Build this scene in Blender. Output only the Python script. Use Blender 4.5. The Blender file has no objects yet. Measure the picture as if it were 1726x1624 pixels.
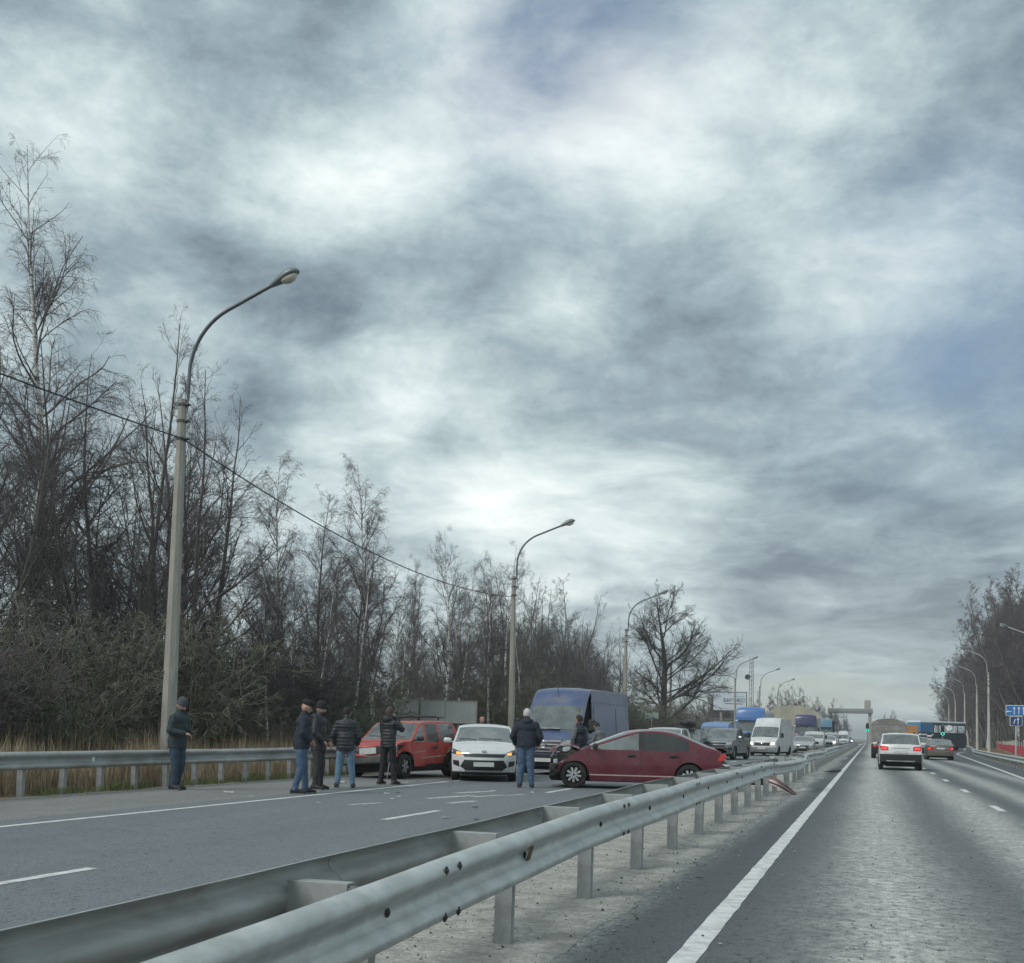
import bpy, bmesh, math, random
import numpy as np
from mathutils import Vector, Matrix, noise

SC = bpy.context.scene
COL = SC.collection
rnd = random.Random(7)
rng = np.random.default_rng(7)
R = math.radians
PI = math.pi

# ------------------------------------------------------------------ camera
CAM_H = 1.33
cam_d = bpy.data.cameras.new('camera')
cam = bpy.data.objects.new('camera', cam_d)
COL.objects.link(cam)
SC.camera = cam
yaw, pitch, roll = 0.3241, R(3), R(1.45)
fw = Vector((-math.sin(yaw) * math.cos(pitch), math.cos(yaw) * math.cos(pitch), math.sin(pitch)))
rt = Vector((math.cos(yaw), math.sin(yaw), 0))
up = rt.cross(fw)
rt2 = rt * math.cos(roll) + up * math.sin(roll)
up2 = up * math.cos(roll) - rt * math.sin(roll)
cam.matrix_world = Matrix(((rt2.x, up2.x, -fw.x, 0), (rt2.y, up2.y, -fw.y, 0), (rt2.z, up2.z, -fw.z, CAM_H), (0, 0, 0, 1)))
cam_d.sensor_width = 36
cam_d.lens = 1800 / 1726 * 36
cam_d.shift_y = (1136.4 - 812) / 1726
cam_d.clip_start = 0.1
cam_d.clip_end = 6000

# ------------------------------------------------------------------ sun, sky, exposure
SUN_EL, SUN_AZ = R(42), R(215)            # azimuth clockwise from +Y
sun_d = bpy.data.lights.new('sun', 'SUN')
sun_d.energy = 1.5
sun_d.angle = R(25)
sun_d.color = (1.0, 0.97, 0.93)
sun = bpy.data.objects.new('sun', sun_d)
COL.objects.link(sun)
sdir = Vector((math.sin(SUN_AZ) * math.cos(SUN_EL), math.cos(SUN_AZ) * math.cos(SUN_EL), math.sin(SUN_EL)))
sun.rotation_euler = sdir.to_track_quat('Z', 'Y').to_euler()
sun.location = (0, 0, 60)

world = bpy.data.worlds.new('World')
SC.world = world
world.use_nodes = True
world.cycles.sampling_method = 'NONE'


class NT:
    """short-hand for building node trees"""

    def __init__(s, nt):
        s.nt = nt
        nt.nodes.clear()

    def n(s, t, **kw):
        nd = s.nt.nodes.new(t)
        for k, v in kw.items():
            setattr(nd, k, v)
        return nd

    def put(s, sock, v):
        if hasattr(v, 'links'):
            s.nt.links.new(v, sock)
        else:
            sock.default_value = v

    def m(s, op, a, b=None, c=None, clamp=False):
        nd = s.n('ShaderNodeMath', operation=op, use_clamp=clamp)
        for i, v in enumerate((a, b, c)):
            if v is not None:
                s.put(nd.inputs[i], v)
        return nd.outputs[0]

    def vm(s, op, a, b=None):
        nd = s.n('ShaderNodeVectorMath', operation=op)
        s.put(nd.inputs[0], a)
        if b is not None:
            s.put(nd.inputs[1], b)
        return nd.outputs['Value'] if op in ('DOT_PRODUCT', 'LENGTH', 'DISTANCE') else nd.outputs['Vector']

    def mix(s, f, a, b, bt='MIX'):
        nd = s.n('ShaderNodeMix', data_type='RGBA', blend_type=bt)
        nd.clamp_factor = True
        s.put(nd.inputs[0], f)
        s.put(nd.inputs[6], a)
        s.put(nd.inputs[7], b)
        return nd.outputs[2]

    def noise(s, vec, scale, detail=4, rough=0.55, dist=0.0, dim='3D'):
        nd = s.n('ShaderNodeTexNoise', noise_dimensions=dim)
        if vec is not None:
            s.put(nd.inputs['Vector'], vec)
        s.put(nd.inputs['Scale'], scale)
        s.put(nd.inputs['Detail'], detail)
        s.put(nd.inputs['Roughness'], rough)
        s.put(nd.inputs['Distortion'], dist)
        return nd.outputs['Fac']

    def ramp(s, f, stops, interp='LINEAR'):
        nd = s.n('ShaderNodeValToRGB')
        cr = nd.color_ramp
        cr.interpolation = interp
        while len(cr.elements) < len(stops):
            cr.elements.new(0.5)
        for e, (p, c) in zip(cr.elements, stops):
            e.position = p
            e.color = c if len(c) == 4 else (*c, 1)
        s.put(nd.inputs[0], f)
        return nd.outputs[0]

    def mrange(s, v, a, b, c=0.0, d=1.0, smooth=False):
        nd = s.n('ShaderNodeMapRange', interpolation_type='SMOOTHSTEP' if smooth else 'LINEAR')
        for i, q in enumerate((v, a, b, c, d)):
            s.put(nd.inputs[i], q)
        return nd.outputs[0]


def lin(r, g, b):
    f = lambda c: c / 12.92 if c <= 0.04045 else ((c + 0.055) / 1.055) ** 2.4
    return (f(r / 255), f(g / 255), f(b / 255), 1)


def build_world():
    w = NT(world.node_tree)
    out = w.n('ShaderNodeOutputWorld')
    sky = w.n('ShaderNodeTexSky', sky_type='NISHITA')
    sky.sun_disc = False
    sky.sun_elevation = SUN_EL
    sky.sun_rotation = SUN_AZ
    sky.air_density = 1.2
    sky.dust_density = 0.6
    skyc = w.vm('SCALE', sky.outputs[0])
    skyc.node.inputs['Scale'].default_value = 0.085
    d = w.vm('NORMALIZE', w.n('ShaderNodeTexCoord').outputs['Generated'])
    sep = w.n('ShaderNodeSeparateXYZ')
    w.put(sep.inputs[0], d)
    zc = w.m('MAXIMUM', sep.outputs[2], 0.0)
    den = w.m('ADD', zc, 0.13)
    cv = w.n('ShaderNodeCombineXYZ')
    w.put(cv.inputs[0], w.m('DIVIDE', sep.outputs[0], den))
    w.put(cv.inputs[1], w.m('DIVIDE', sep.outputs[1], den))
    w.put(cv.inputs[2], 0.37)
    pl = cv.outputs[0]
    wn = w.n('ShaderNodeTexNoise')
    w.put(wn.inputs['Vector'], pl)
    wn.inputs['Scale'].default_value = 1.1
    wn.inputs['Detail'].default_value = 3
    woff = w.vm('SCALE', w.vm('SUBTRACT', wn.outputs['Color'], (0.5, 0.5, 0.5)))
    woff.node.inputs['Scale'].default_value = 0.55
    plw = w.vm('ADD', pl, woff)
    dn0 = w.vm('ADD', d, w.vm('SCALE', w.vm('SUBTRACT', wn.outputs['Color'], (0.5, 0.5, 0.5))))
    dn0.node.inputs[1].links[0].from_node.inputs['Scale'].default_value = 0.10
    n1 = w.noise(plw, 0.95, 4, 0.5)
    n2 = w.noise(plw, 2.6, 6, 0.58)
    n3 = w.noise(w.vm('ADD', pl, (7.3, 2.2, 0)), 0.5, 3, 0.5)
    n4 = w.noise(w.vm('MULTIPLY', dn0, (1.0, 1.0, 1.7)), 8.0, 8, 0.66)
    base = w.m('ADD', w.m('ADD', w.m('MULTIPLY', n1, 0.26), w.m('MULTIPLY', n2, 0.38)), w.m('MULTIPLY', n4, 0.36))
    base = w.m('ADD', w.m('MULTIPLY', w.m('SUBTRACT', base, 0.5), 1.45), 0.49)
    # broad bright and dark cloud masses of this sky, as soft cones of direction
    dn = w.vm('ADD', d, w.vm('SCALE', w.vm('SUBTRACT', wn.outputs['Color'], (0.5, 0.5, 0.5))))
    dn.node.inputs[1].links[0].from_node.inputs['Scale'].default_value = 0.16
    dn = w.vm('NORMALIZE', dn)
    acc = base
    for (x, y, z), wid, amp in CLOUDS:
        dt = w.vm('DOT_PRODUCT', dn, Vector((x, y, z)).normalized())
        g = w.m('EXPONENT', w.m('MULTIPLY', w.m('SUBTRACT', dt, 1.0), 2.0 / (wid * wid)))
        acc = w.m('ADD', acc, w.m('MULTIPLY', g, amp))
    col = w.ramp(acc, [(0.16, lin(78, 92, 104)), (0.30, lin(104, 119, 130)), (0.44, lin(141, 157, 164)),
                       (0.56, lin(174, 189, 192)), (0.68, lin(204, 215, 215)), (0.82, lin(231, 237, 234))])
    # thin gaps that let the blue through
    gap = w.mrange(n3, 0.53, 0.66, 0.0, 0.55, True)
    for (x, y, z), wid, amp in BLUES:
        dt = w.vm('DOT_PRODUCT', dn, Vector((x, y, z)).normalized())
        g = w.m('EXPONENT', w.m('MULTIPLY', w.m('SUBTRACT', dt, 1.0), 2.0 / (wid * wid)))
        gap = w.m('ADD', gap, w.m('MULTIPLY', g, amp), clamp=True)
    gap = w.m('MULTIPLY', gap, w.mrange(n2, 0.35, 0.62, 1.0, 0.45))
    col = w.mix(w.m('MULTIPLY', gap, 0.9), col, skyc)
    # paler, slightly warm air towards the horizon
    hz = w.m('EXPONENT', w.m('MULTIPLY', zc, -11.0))
    col = w.mix(w.m('MULTIPLY', hz, 0.6), col, lin(184, 192, 188))
    bg = w.n('ShaderNodeBackground')
    w.put(bg.inputs[0], col)
    bg.inputs[1].default_value = 1.0
    w.nt.links.new(bg.outputs[0], out.inputs[0])


def pixdir(px, py):
    a = rt2 * ((px - 863) / 1800) - up2 * ((py - 1136.4) / 1800) + fw
    return a.normalized()


CLOUDS = [(pixdir(650, 280), 0.07, 0.26), (pixdir(870, 130), 0.07, 0.22), (pixdir(1065, 170), 0.065, 0.28),
          (pixdir(60, 170), 0.11, 0.20), (pixdir(330, 250), 0.13, 0.09), (pixdir(470, 320), 0.06, 0.10), (pixdir(900, 830), 0.075, 0.24), (pixdir(1150, 850), 0.10, 0.12),
          (pixdir(700, 690), 0.045, 0.24), (pixdir(580, 690), 0.04, 0.16), (pixdir(960, 530), 0.05, 0.16), (pixdir(1380, 220), 0.16, 0.10), (pixdir(1430, 450), 0.09, 0.10), (pixdir(1500, 640), 0.08, 0.10),
          (pixdir(560, 570), 0.085, -0.14), (pixdir(900, 680), 0.07, -0.14), (pixdir(1080, 600), 0.07, -0.10), (pixdir(1240, 480), 0.08, -0.10), (pixdir(180, 20), 0.16, -0.18),
          (pixdir(580, 90), 0.08, -0.12), (pixdir(800, 420), 0.08, -0.05), (pixdir(250, 420), 0.10, -0.05), (pixdir(1690, 60), 0.12, -0.20), (pixdir(1600, 740), 0.16, -0.12), (pixdir(1300, 1000), 0.10, -0.12)]
BLUES = [(pixdir(960, 20), 0.10, 1.0), (pixdir(1640, 560), 0.11, 0.75), (pixdir(1220, 60), 0.10, 0.3), (pixdir(900, 260), 0.07, 0.3), (pixdir(1700, 350), 0.08, 0.3)]
build_world()

SC.view_settings.view_transform = 'Standard'
SC.view_settings.look = 'None'
SC.view_settings.exposure = 0.45
SC.view_settings.gamma = 1.0
SC.view_settings.use_curve_mapping = False
SC.render.engine = 'CYCLES'
SC.cycles.max_bounces = 5
SC.cycles.diffuse_bounces = 3
SC.cycles.transparent_max_bounces = 12
SC.cycles.use_denoising = True

# ------------------------------------------------------------------ materials
MATS = {}


def mat(name, col, rough=0.6, metal=0.0, vary=0.12, scale=3.0, bump=0.0, bscale=60.0, spec=0.5, coat=0.0, dirt=None, dscale=2.0, stretch=None, emit=None):
    """principled surface whose colour wanders with noise; dirt = (colour, amount)"""
    if name in MATS:
        return MATS[name]
    m = bpy.data.materials.new(name)
    m.use_nodes = True
    t = NT(m.node_tree)
    o = t.n('ShaderNodeOutputMaterial')
    p = t.n('ShaderNodeBsdfPrincipled')
    tc = t.n('ShaderNodeTexCoord').outputs['Object']
    if stretch:
        tc = t.vm('MULTIPLY', tc, stretch)
    c = (*col[:3], 1)
    f = t.noise(tc, scale, 5, 0.6)
    lo = tuple(v * (1 - vary) for v in c[:3]) + (1,)
    hi = tuple(min(1, v * (1 + vary)) for v in c[:3]) + (1,)
    cc = t.mix(t.mrange(f, 0.3, 0.7), lo, hi)
    if dirt:
        f2 = t.noise(tc, dscale, 6, 0.65, 0.4)
        cc = t.mix(t.m('MULTIPLY', t.mrange(f2, 0.42, 0.68), dirt[1]), cc, (*dirt[0][:3], 1))
    t.put(p.inputs['Base Color'], cc)
    t.put(p.inputs['Roughness'], t.mrange(f, 0.3, 0.7, max(0.02, rough - 0.08), min(1, rough + 0.08)))
    p.inputs['Metallic'].default_value = metal
    p.inputs['Specular IOR Level'].default_value = spec
    p.inputs['Coat Weight'].default_value = coat
    p.inputs['Coat Roughness'].default_value = 0.08
    if bump:
        b = t.n('ShaderNodeBump')
        b.inputs['Strength'].default_value = bump
        b.inputs['Distance'].default_value = 0.02
        t.put(b.inputs['Height'], t.noise(tc, bscale, 5, 0.6))
        t.nt.links.new(b.outputs[0], p.inputs['Normal'])
    if emit:
        p.inputs['Emission Color'].default_value = (*emit[0][:3], 1)
        p.inputs['Emission Strength'].default_value = emit[1]
    t.nt.links.new(p.outputs[0], o.inputs[0])
    MATS[name] = m
    return m


def glass_mat(name, tint, body=0.0, bodycol=(0.02, 0.025, 0.025)):
    """window glass: clear tinted layer under a fresnel reflection; body = share of dull film (tint, or sky reflection painted in as a pale colour)"""
    if name in MATS:
        return MATS[name]
    m = bpy.data.materials.new(name)
    m.use_nodes = True
    t = NT(m.node_tree)
    o = t.n('ShaderNodeOutputMaterial')
    tr = t.n('ShaderNodeBsdfTransparent')
    tr.inputs[0].default_value = (*tint, 1)
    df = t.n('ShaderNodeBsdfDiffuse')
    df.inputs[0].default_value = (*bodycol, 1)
    gl = t.n('ShaderNodeBsdfGlossy')
    gl.inputs['Roughness'].default_value = 0.04
    m1 = t.n('ShaderNodeMixShader')
    tc = t.n('ShaderNodeTexCoord').outputs['Object']
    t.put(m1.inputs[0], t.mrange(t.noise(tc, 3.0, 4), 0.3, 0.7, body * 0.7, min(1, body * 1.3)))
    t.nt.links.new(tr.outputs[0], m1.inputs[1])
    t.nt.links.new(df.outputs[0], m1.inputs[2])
    fr = t.n('ShaderNodeFresnel')
    fr.inputs[0].default_value = 1.6
    m2 = t.n('ShaderNodeMixShader')
    t.put(m2.inputs[0], t.m('MULTIPLY', fr.outputs[0], 1.5, clamp=True))
    t.nt.links.new(m1.outputs[0], m2.inputs[1])
    t.nt.links.new(gl.outputs[0], m2.inputs[2])
    t.nt.links.new(m2.outputs[0], o.inputs[0])
    MATS[name] = m
    return m


# ------------------------------------------------------------------ mesh building
def rotz(a):
    c, s = math.cos(a), math.sin(a)
    return np.array([[c, -s, 0], [s, c, 0], [0, 0, 1.0]])


class MB:
    """collects shapes into one mesh"""

    def __init__(s):
        s.V, s.F, s.nv = [], {3: [], 4: []}, 0
        s.ng = []

    def add(s, V, quads=None, tris=None, ngons=None):
        V = np.asarray(V, float).reshape(-1, 3)
        if quads is not None and len(quads):
            s.F[4].append(np.asarray(quads, int) + s.nv)
        if tris is not None and len(tris):
            s.F[3].append(np.asarray(tris, int) + s.nv)
        if ngons:
            s.ng += [tuple(i + s.nv for i in g) for g in ngons]
        s.V.append(V)
        s.nv += len(V)
        return s

    def grid(s, P, closed=False, mask=None):
        """P (n, m, 3); closed joins the last column to the first"""
        n, m = P.shape[:2]
        I = np.arange(n * m).reshape(n, m)
        if closed:
            I = np.concatenate([I, I[:, :1]], 1)
        Q = np.stack([I[:-1, :-1], I[:-1, 1:], I[1:, 1:], I[1:, :-1]], -1)
        Q = Q[mask] if mask is not None else Q.reshape(-1, 4)
        return s.add(P, Q)

    def box(s, c, d, rot=None, ch=0.0):
        """box of size d at c, edges chamfered by ch"""
        hx, hy, hz = (v / 2 for v in d)
        ch = min(ch, hx * 0.9, hy * 0.9, hz * 0.9)
        V, Q, T = [], [], []
        if ch <= 0:
            V = [(a * hx, b * hy, e * hz) for a in (-1, 1) for b in (-1, 1) for e in (-1, 1)]
            Q = [(0, 1, 3, 2), (4, 6, 7, 5), (0, 4, 5, 1), (2, 3, 7, 6), (0, 2, 6, 4), (1, 5, 7, 3)]
        else:
            idx = {}
            for a in (-1, 1):
                for b in (-1, 1):
                    for e in (-1, 1):
                        for k in range(3):
                            p = [a * hx, b * hy, e * hz]
                            for j, sg in enumerate((a, b, e)):
                                if j != k:
                                    p[j] -= sg * ch
                            idx[(a, b, e, k)] = len(V)
                            V.append(p)
            g = lambda *q: tuple(idx[i] for i in q)
            for a in (-1, 1):
                Q.append(g((a, -1, -1, 0), (a, 1, -1, 0), (a, 1, 1, 0), (a, -1, 1, 0)))
                Q.append(g((-1, a, -1, 1), (1, a, -1, 1), (1, a, 1, 1), (-1, a, 1, 1)))
                Q.append(g((-1, -1, a, 2), (1, -1, a, 2), (1, 1, a, 2), (-1, 1, a, 2)))
                for b in (-1, 1):
                    Q.append(g((a, b, -1, 0), (a, b, -1, 1), (a, b, 1, 1), (a, b, 1, 0)))
                    Q.append(g((a, -1, b, 0), (a, -1, b, 2), (a, 1, b, 2), (a, 1, b, 0)))
                    Q.append(g((-1, a, b, 1), (-1, a, b, 2), (1, a, b, 2), (1, a, b, 1)))
                    for e in (-1, 1):
                        T.append(g((a, b, e, 0), (a, b, e, 1), (a, b, e, 2)))
        V = np.array(V, float)
        if rot is not None:
            V = V @ np.asarray(rot).T
        return s.add(V + np.asarray(c, float), Q, T)

    def tube(s, pts, r, n=8, caps=True):
        pts = np.asarray(pts, float)
        K = len(pts)
        r = np.broadcast_to(np.asarray(r, float), (K,))
        t = np.gradient(pts, axis=0)
        t /= np.linalg.norm(t, axis=1, keepdims=True) + 1e-12
        ref = np.array([0, 0, 1.0]) if abs(t[:, 2]).mean() < 0.8 else np.array([1.0, 0, 0])
        a = np.cross(t, ref)
        a /= np.linalg.norm(a, axis=1, keepdims=True) + 1e-12
        b = np.cross(t, a)
        th = np.linspace(0, 2 * PI, n, endpoint=False)
        P = pts[:, None] + r[:, None, None] * (a[:, None] * np.cos(th)[None, :, None] + b[:, None] * np.sin(th)[None, :, None])
        s.grid(P, True)
        if caps:
            base = s.nv - K * n
            s.ng.append(tuple(base + i for i in range(n)))
            s.ng.append(tuple(base + (K - 1) * n + i for i in range(n)[::-1]))
        return s

    def lathe(s, prof, n=20, rot=None, c=(0, 0, 0), sq=(1, 1)):
        """prof: (radius, height) list turned about z"""
        prof = np.asarray(prof, float)
        th = np.linspace(0, 2 * PI, n, endpoint=False)
        P = np.stack([prof[:, :1] * np.cos(th) * sq[0], prof[:, :1] * np.sin(th) * sq[1], np.repeat(prof[:, 1:], n, 1)], -1)
        if rot is not None:
            P = P @ np.asarray(rot).T
        return s.grid(P + np.asarray(c, float), True)

    def prism(s, poly, d0, d1, frame=None, c=(0, 0, 0)):
        """polygon (a, b) pushed from d0 to d1; frame rows are the a, b and push directions"""
        fr = np.eye(3) if frame is None else np.asarray(frame, float)
        poly = np.asarray(poly, float)
        n = len(poly)
        V = np.concatenate([np.c_[poly, np.full(n, d0)], np.c_[poly, np.full(n, d1)]]) @ fr + np.asarray(c, float)
        Q = [(i, (i + 1) % n, n + (i + 1) % n, n + i) for i in range(n)]
        return s.add(V, Q, None, [tuple(range(n))[::-1], tuple(range(n, 2 * n))])

    def build(s, name, m, parent=None, smooth=35, loc=None):
        me = bpy.data.meshes.new(name)
        V = np.concatenate(s.V) if s.V else np.zeros((0, 3))
        T = np.concatenate(s.F[3]) if s.F[3] else np.zeros((0, 3), int)
        Q = np.concatenate(s.F[4]) if s.F[4] else np.zeros((0, 4), int)
        ng = [np.array(g) for g in s.ng]
        me.vertices.add(len(V))
        me.vertices.foreach_set('co', V.ravel())
        loops = np.concatenate([T.ravel(), Q.ravel()] + ng) if len(T) + len(Q) + len(ng) else np.zeros(0, int)
        tot = np.concatenate([np.full(len(T), 3), np.full(len(Q), 4), np.array([len(g) for g in ng], int)]).astype(int)
        st = np.concatenate([[0], np.cumsum(tot)[:-1]]).astype(int) if len(tot) else tot
        me.loops.add(len(loops))
        me.loops.foreach_set('vertex_index', loops.astype(np.int32))
        me.polygons.add(len(tot))
        me.polygons.foreach_set('loop_start', st.astype(np.int32))
        me.polygons.foreach_set('loop_total', tot.astype(np.int32))
        me.update(calc_edges=True)
        me.validate()
        if smooth:
            me.polygons.foreach_set('use_smooth', np.ones(len(me.polygons), bool))
            if smooth < 180:
                me.set_sharp_from_angle(angle=R(smooth))
        else:
            me.polygons.foreach_set('use_smooth', np.zeros(len(me.polygons), bool))
        if m is not None:
            me.materials.append(m)
        return put(name, me, parent, loc)


def put(name, me, parent=None, loc=None, rz=0.0):
    o = bpy.data.objects.new(name, me)
    COL.objects.link(o)
    if parent is not None:
        o.parent = parent
    if loc is not None:
        o.location = loc
    if rz:
        o.rotation_euler.z = rz
    return o


def tag(o, label=None, cat=None, group=None, kind=None):
    for k, v in (('label', label), ('category', cat), ('group', group), ('kind', kind)):
        if v:
            o[k] = v
    return o


def thing(name, label, cat, loc=(0, 0, 0), rz=0.0, group=None):
    o = put(name, None, None, loc, rz)
    o.empty_display_size = 0.2
    return tag(o, label, cat, group)


def copy_tree(o, parent=None):
    c = o.copy()
    COL.objects.link(c)
    c.parent = parent
    for ch in list(o.children):
        copy_tree(ch, c)
    return c

# ================================================================== the ground, roads and markings
def asphalt(name, base, dusty, band=None, coarse=1.0):
    m = bpy.data.materials.new(name)
    m.use_nodes = True
    t = NT(m.node_tree)
    o = t.n('ShaderNodeOutputMaterial')
    p = t.n('ShaderNodeBsdfPrincipled')
    tc = t.n('ShaderNodeTexCoord').outputs['Object']
    long = t.vm('MULTIPLY', tc, (1.0, 0.12, 1.0))
    big = t.noise(long, 0.8, 5, 0.6, 0.3)
    mid = t.noise(tc, 2.3, 6, 0.65)
    fine = t.noise(tc, 55 * coarse, 3, 0.7)
    patch = t.noise(tc, 9 * coarse, 6, 0.75)
    f = t.m('ADD', t.m('MULTIPLY', big, 0.5), t.m('MULTIPLY', mid, 0.5))
    c = t.mix(t.mrange(f, 0.36, 0.66), base, tuple(v * 1.45 for v in base[:3]) + (1,))
    if band:
        sep = t.n('ShaderNodeSeparateXYZ')
        t.put(sep.inputs[0], tc)
        wob = t.m('MULTIPLY', t.m('SUBTRACT', t.noise(long, 0.5, 3), 0.5), 0.9)
        x = t.m('ADD', sep.outputs[0], wob)
        acc = None
        for x0, wd, amp in band:
            q = t.m('DIVIDE', t.m('SUBTRACT', x, x0), wd)
            g = t.m('MULTIPLY', t.m('EXPONENT', t.m('MULTIPLY', t.m('MULTIPLY', q, q), -1.0)), amp)
            acc = g if acc is None else t.m('ADD', acc, g)
        acc = t.m('MULTIPLY', acc, t.m('MULTIPLY', t.mrange(patch, 0.36, 0.60, 0.3, 1.1), t.mrange(mid, 0.3, 0.7, 0.6, 1.15)), clamp=True)
        c = t.mix(acc, c, dusty)
    else:
        c = t.mix(t.m('MULTIPLY', t.mrange(patch, 0.5, 0.75), 0.45), c, dusty)
    c = t.mix(t.m('MULTIPLY', t.mrange(fine, 0.52, 0.66), 0.65), c, tuple(v * 2.3 for v in base[:3]) + (1,))
    c = t.mix(t.m('MULTIPLY', t.mrange(fine, 0.47, 0.34), 0.75), c, tuple(v * 0.3 for v in base[:3]) + (1,))
    grit = t.noise(t.vm('MULTIPLY', tc, (1, 0.45, 1)), 24 * coarse, 5, 0.8)
    c = t.mix(t.m('MULTIPLY', t.mrange(grit, 0.60, 0.70), 0.6), c, tuple(min(.6, v * 2.6) for v in base[:3]) + (1,))
    c = t.mix(t.m('MULTIPLY', t.mrange(grit, 0.42, 0.33), 0.7), c, tuple(v * 0.4 for v in base[:3]) + (1,))
    spots = t.noise(t.vm('MULTIPLY', tc, (1, 0.6, 1)), 17 * coarse, 4, 0.7)
    c = t.mix(t.m('MULTIPLY', t.mrange(spots, 0.58, 0.64), 0.8), c, tuple(v * 0.4 for v in base[:3]) + (1,))
    t.put(p.inputs['Base Color'], c)
    t.put(p.inputs['Roughness'], t.mrange(mid, 0.3, 0.7, 0.62, 0.85))
    p.inputs['Specular IOR Level'].default_value = 0.5
    b = t.n('ShaderNodeBump')
    b.inputs['Strength'].default_value = 0.55
    b.inputs['Distance'].default_value = 0.012
    t.put(b.inputs['Height'], t.m('ADD', fine, t.m('MULTIPLY', patch, 0.9)))
    t.nt.links.new(b.outputs[0], p.inputs['Normal'])
    t.nt.links.new(p.outputs[0], o.inputs[0])
    return m


def strip(name, left, right, z, m, parent=None):
    """ground sheet between two polylines of (x, y) with the same number of points"""
    L, Rr = np.array(left, float), np.array(right, float)
    P = np.stack([np.c_[L, np.full(len(L), z)], np.c_[Rr, np.full(len(Rr), z)]], 1)
    return MB().grid(P).build(name, m, parent, 0)


def kerb_like(v0, v1, n):
    return np.linspace(v0, v1, n)


M_soil = mat('verge_soil', (0.075, 0.066, 0.045), 0.95, vary=0.4, scale=0.7, bump=0.8, bscale=14, dirt=((0.045, 0.06, 0.022), 0.7), dscale=0.35)
M_asph_l = asphalt('asphalt_blue_grey', (0.122, 0.136, 0.145, 1), (0.25, 0.268, 0.275, 1))
M_asph_r = asphalt('asphalt_worn', (0.060, 0.068, 0.072, 1), (0.62, 0.62, 0.58, 1),
                   band=[(0.15, 0.60, 1.0), (1.85, 0.50, 0.95), (3.5, 0.45, 0.8), (5.0, 0.45, 0.7), (-1.72, 0.22, 1.0)])
M_shoulder = asphalt('asphalt_shoulder', (0.165, 0.165, 0.16, 1), (0.26, 0.255, 0.24, 1))
M_median = mat('median_sand', (0.43, 0.425, 0.395), 0.95, vary=0.35, scale=22, bump=1.0, bscale=38, dirt=((0.22, 0.22, 0.20), 0.85), dscale=4.1)
M_paint = mat('road_paint', (0.66, 0.67, 0.66), 0.75, vary=0.08, scale=14, dirt=((0.30, 0.30, 0.29), 0.75), dscale=7.0, bump=0.3)
M_paint_old = mat('road_paint_worn', (0.52, 0.52, 0.50), 0.8, vary=0.15, scale=10, dirt=((0.24, 0.24, 0.23), 0.9), dscale=9.0, bump=0.3)

g = MB().grid(np.array([[(-2500, -300, -0.03), (2500, -300, -0.03)], [(-2500, 4500, -0.03), (2500, 4500, -0.03)]], float))
tag(g.build('ground', M_soil, None, 0), kind='structure')

M_straw = mat('straw_verge', (0.26, 0.20, 0.115), 0.95, vary=0.45, scale=5, bump=1.0, bscale=25, dirt=((0.09, 0.085, 0.045), 0.8), dscale=1.6)
vy = np.arange(-10, 200, 2.0)
tag(strip('verge', np.c_[np.full(len(vy), -18.0) + np.sin(vy) * .4, vy], np.c_[np.full(len(vy), -13.1), vy], -0.012, M_straw), kind='structure')
ys = np.r_[-20, np.arange(0, 300, 10), 600, 1500]
road_l = tag(strip('road_left', np.c_[np.full(len(ys), -10.6), ys], np.c_[np.full(len(ys), -2.9), ys], 0.0, M_asph_l), kind='structure')
edge = np.array([(-13.45 + 0.07 * math.sin(y * 1.9) + 0.05 * math.sin(y * 5.1 + 1), y) for y in np.r_[np.arange(-20, 80, 0.5), np.arange(80, 300, 10), 1500]])
tag(strip('hard_shoulder', edge, np.c_[np.full(len(edge), -10.6), edge[:, 1]], 0.0, M_shoulder), kind='structure')
rx = lambda y: np.interp(y, [-20, 30, 56, 108, 200, 300, 1500], [7.0, 7.2, 7.6, 10.2, 19.5, 22, 22])
road_r = tag(strip('road_right', np.c_[np.full(len(ys), -2.9), ys], np.c_[rx(ys), ys], 0.0, M_asph_r), kind='structure')
# sandy median strip with a ragged edge on the carriageway side
my = np.r_[np.arange(-3, 26, 0.05), np.arange(26, 60, 0.2), np.arange(60, 300, 3)]
mr = np.array([-1.70 + 0.07 * noise.noise((y * 0.35, 1.7, 0)) + 0.05 * noise.noise((y * 1.7, 4.7, 0)) + 0.035 * noise.noise((y * 5.0, 9, 0)) + 0.03 * noise.noise((y * 13.0, 2, 0)) for y in my])
ml = np.array([-3.02 + 0.06 * noise.noise((y * 0.9, 21.7, 0)) for y in my])
tag(strip('median_strip', np.c_[ml, my], np.c_[mr, my], 0.003, M_median), kind='structure')


def line(name, x0, w, y0, y1, parent, m=None, jag=0.0, z=0.004):
    yy = np.linspace(y0, y1, max(2, int((y1 - y0) / (0.25 if jag else 8)) + 2))
    j1 = np.array([jag * noise.noise((y * 2.3, x0, 3)) for y in yy])
    j2 = np.array([jag * noise.noise((y * 2.9, x0, 8)) for y in yy])
    return strip(name, np.c_[x0 - w / 2 + j1, yy], np.c_[x0 + w / 2 + j2, yy], z, m or M_paint, parent)


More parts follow.
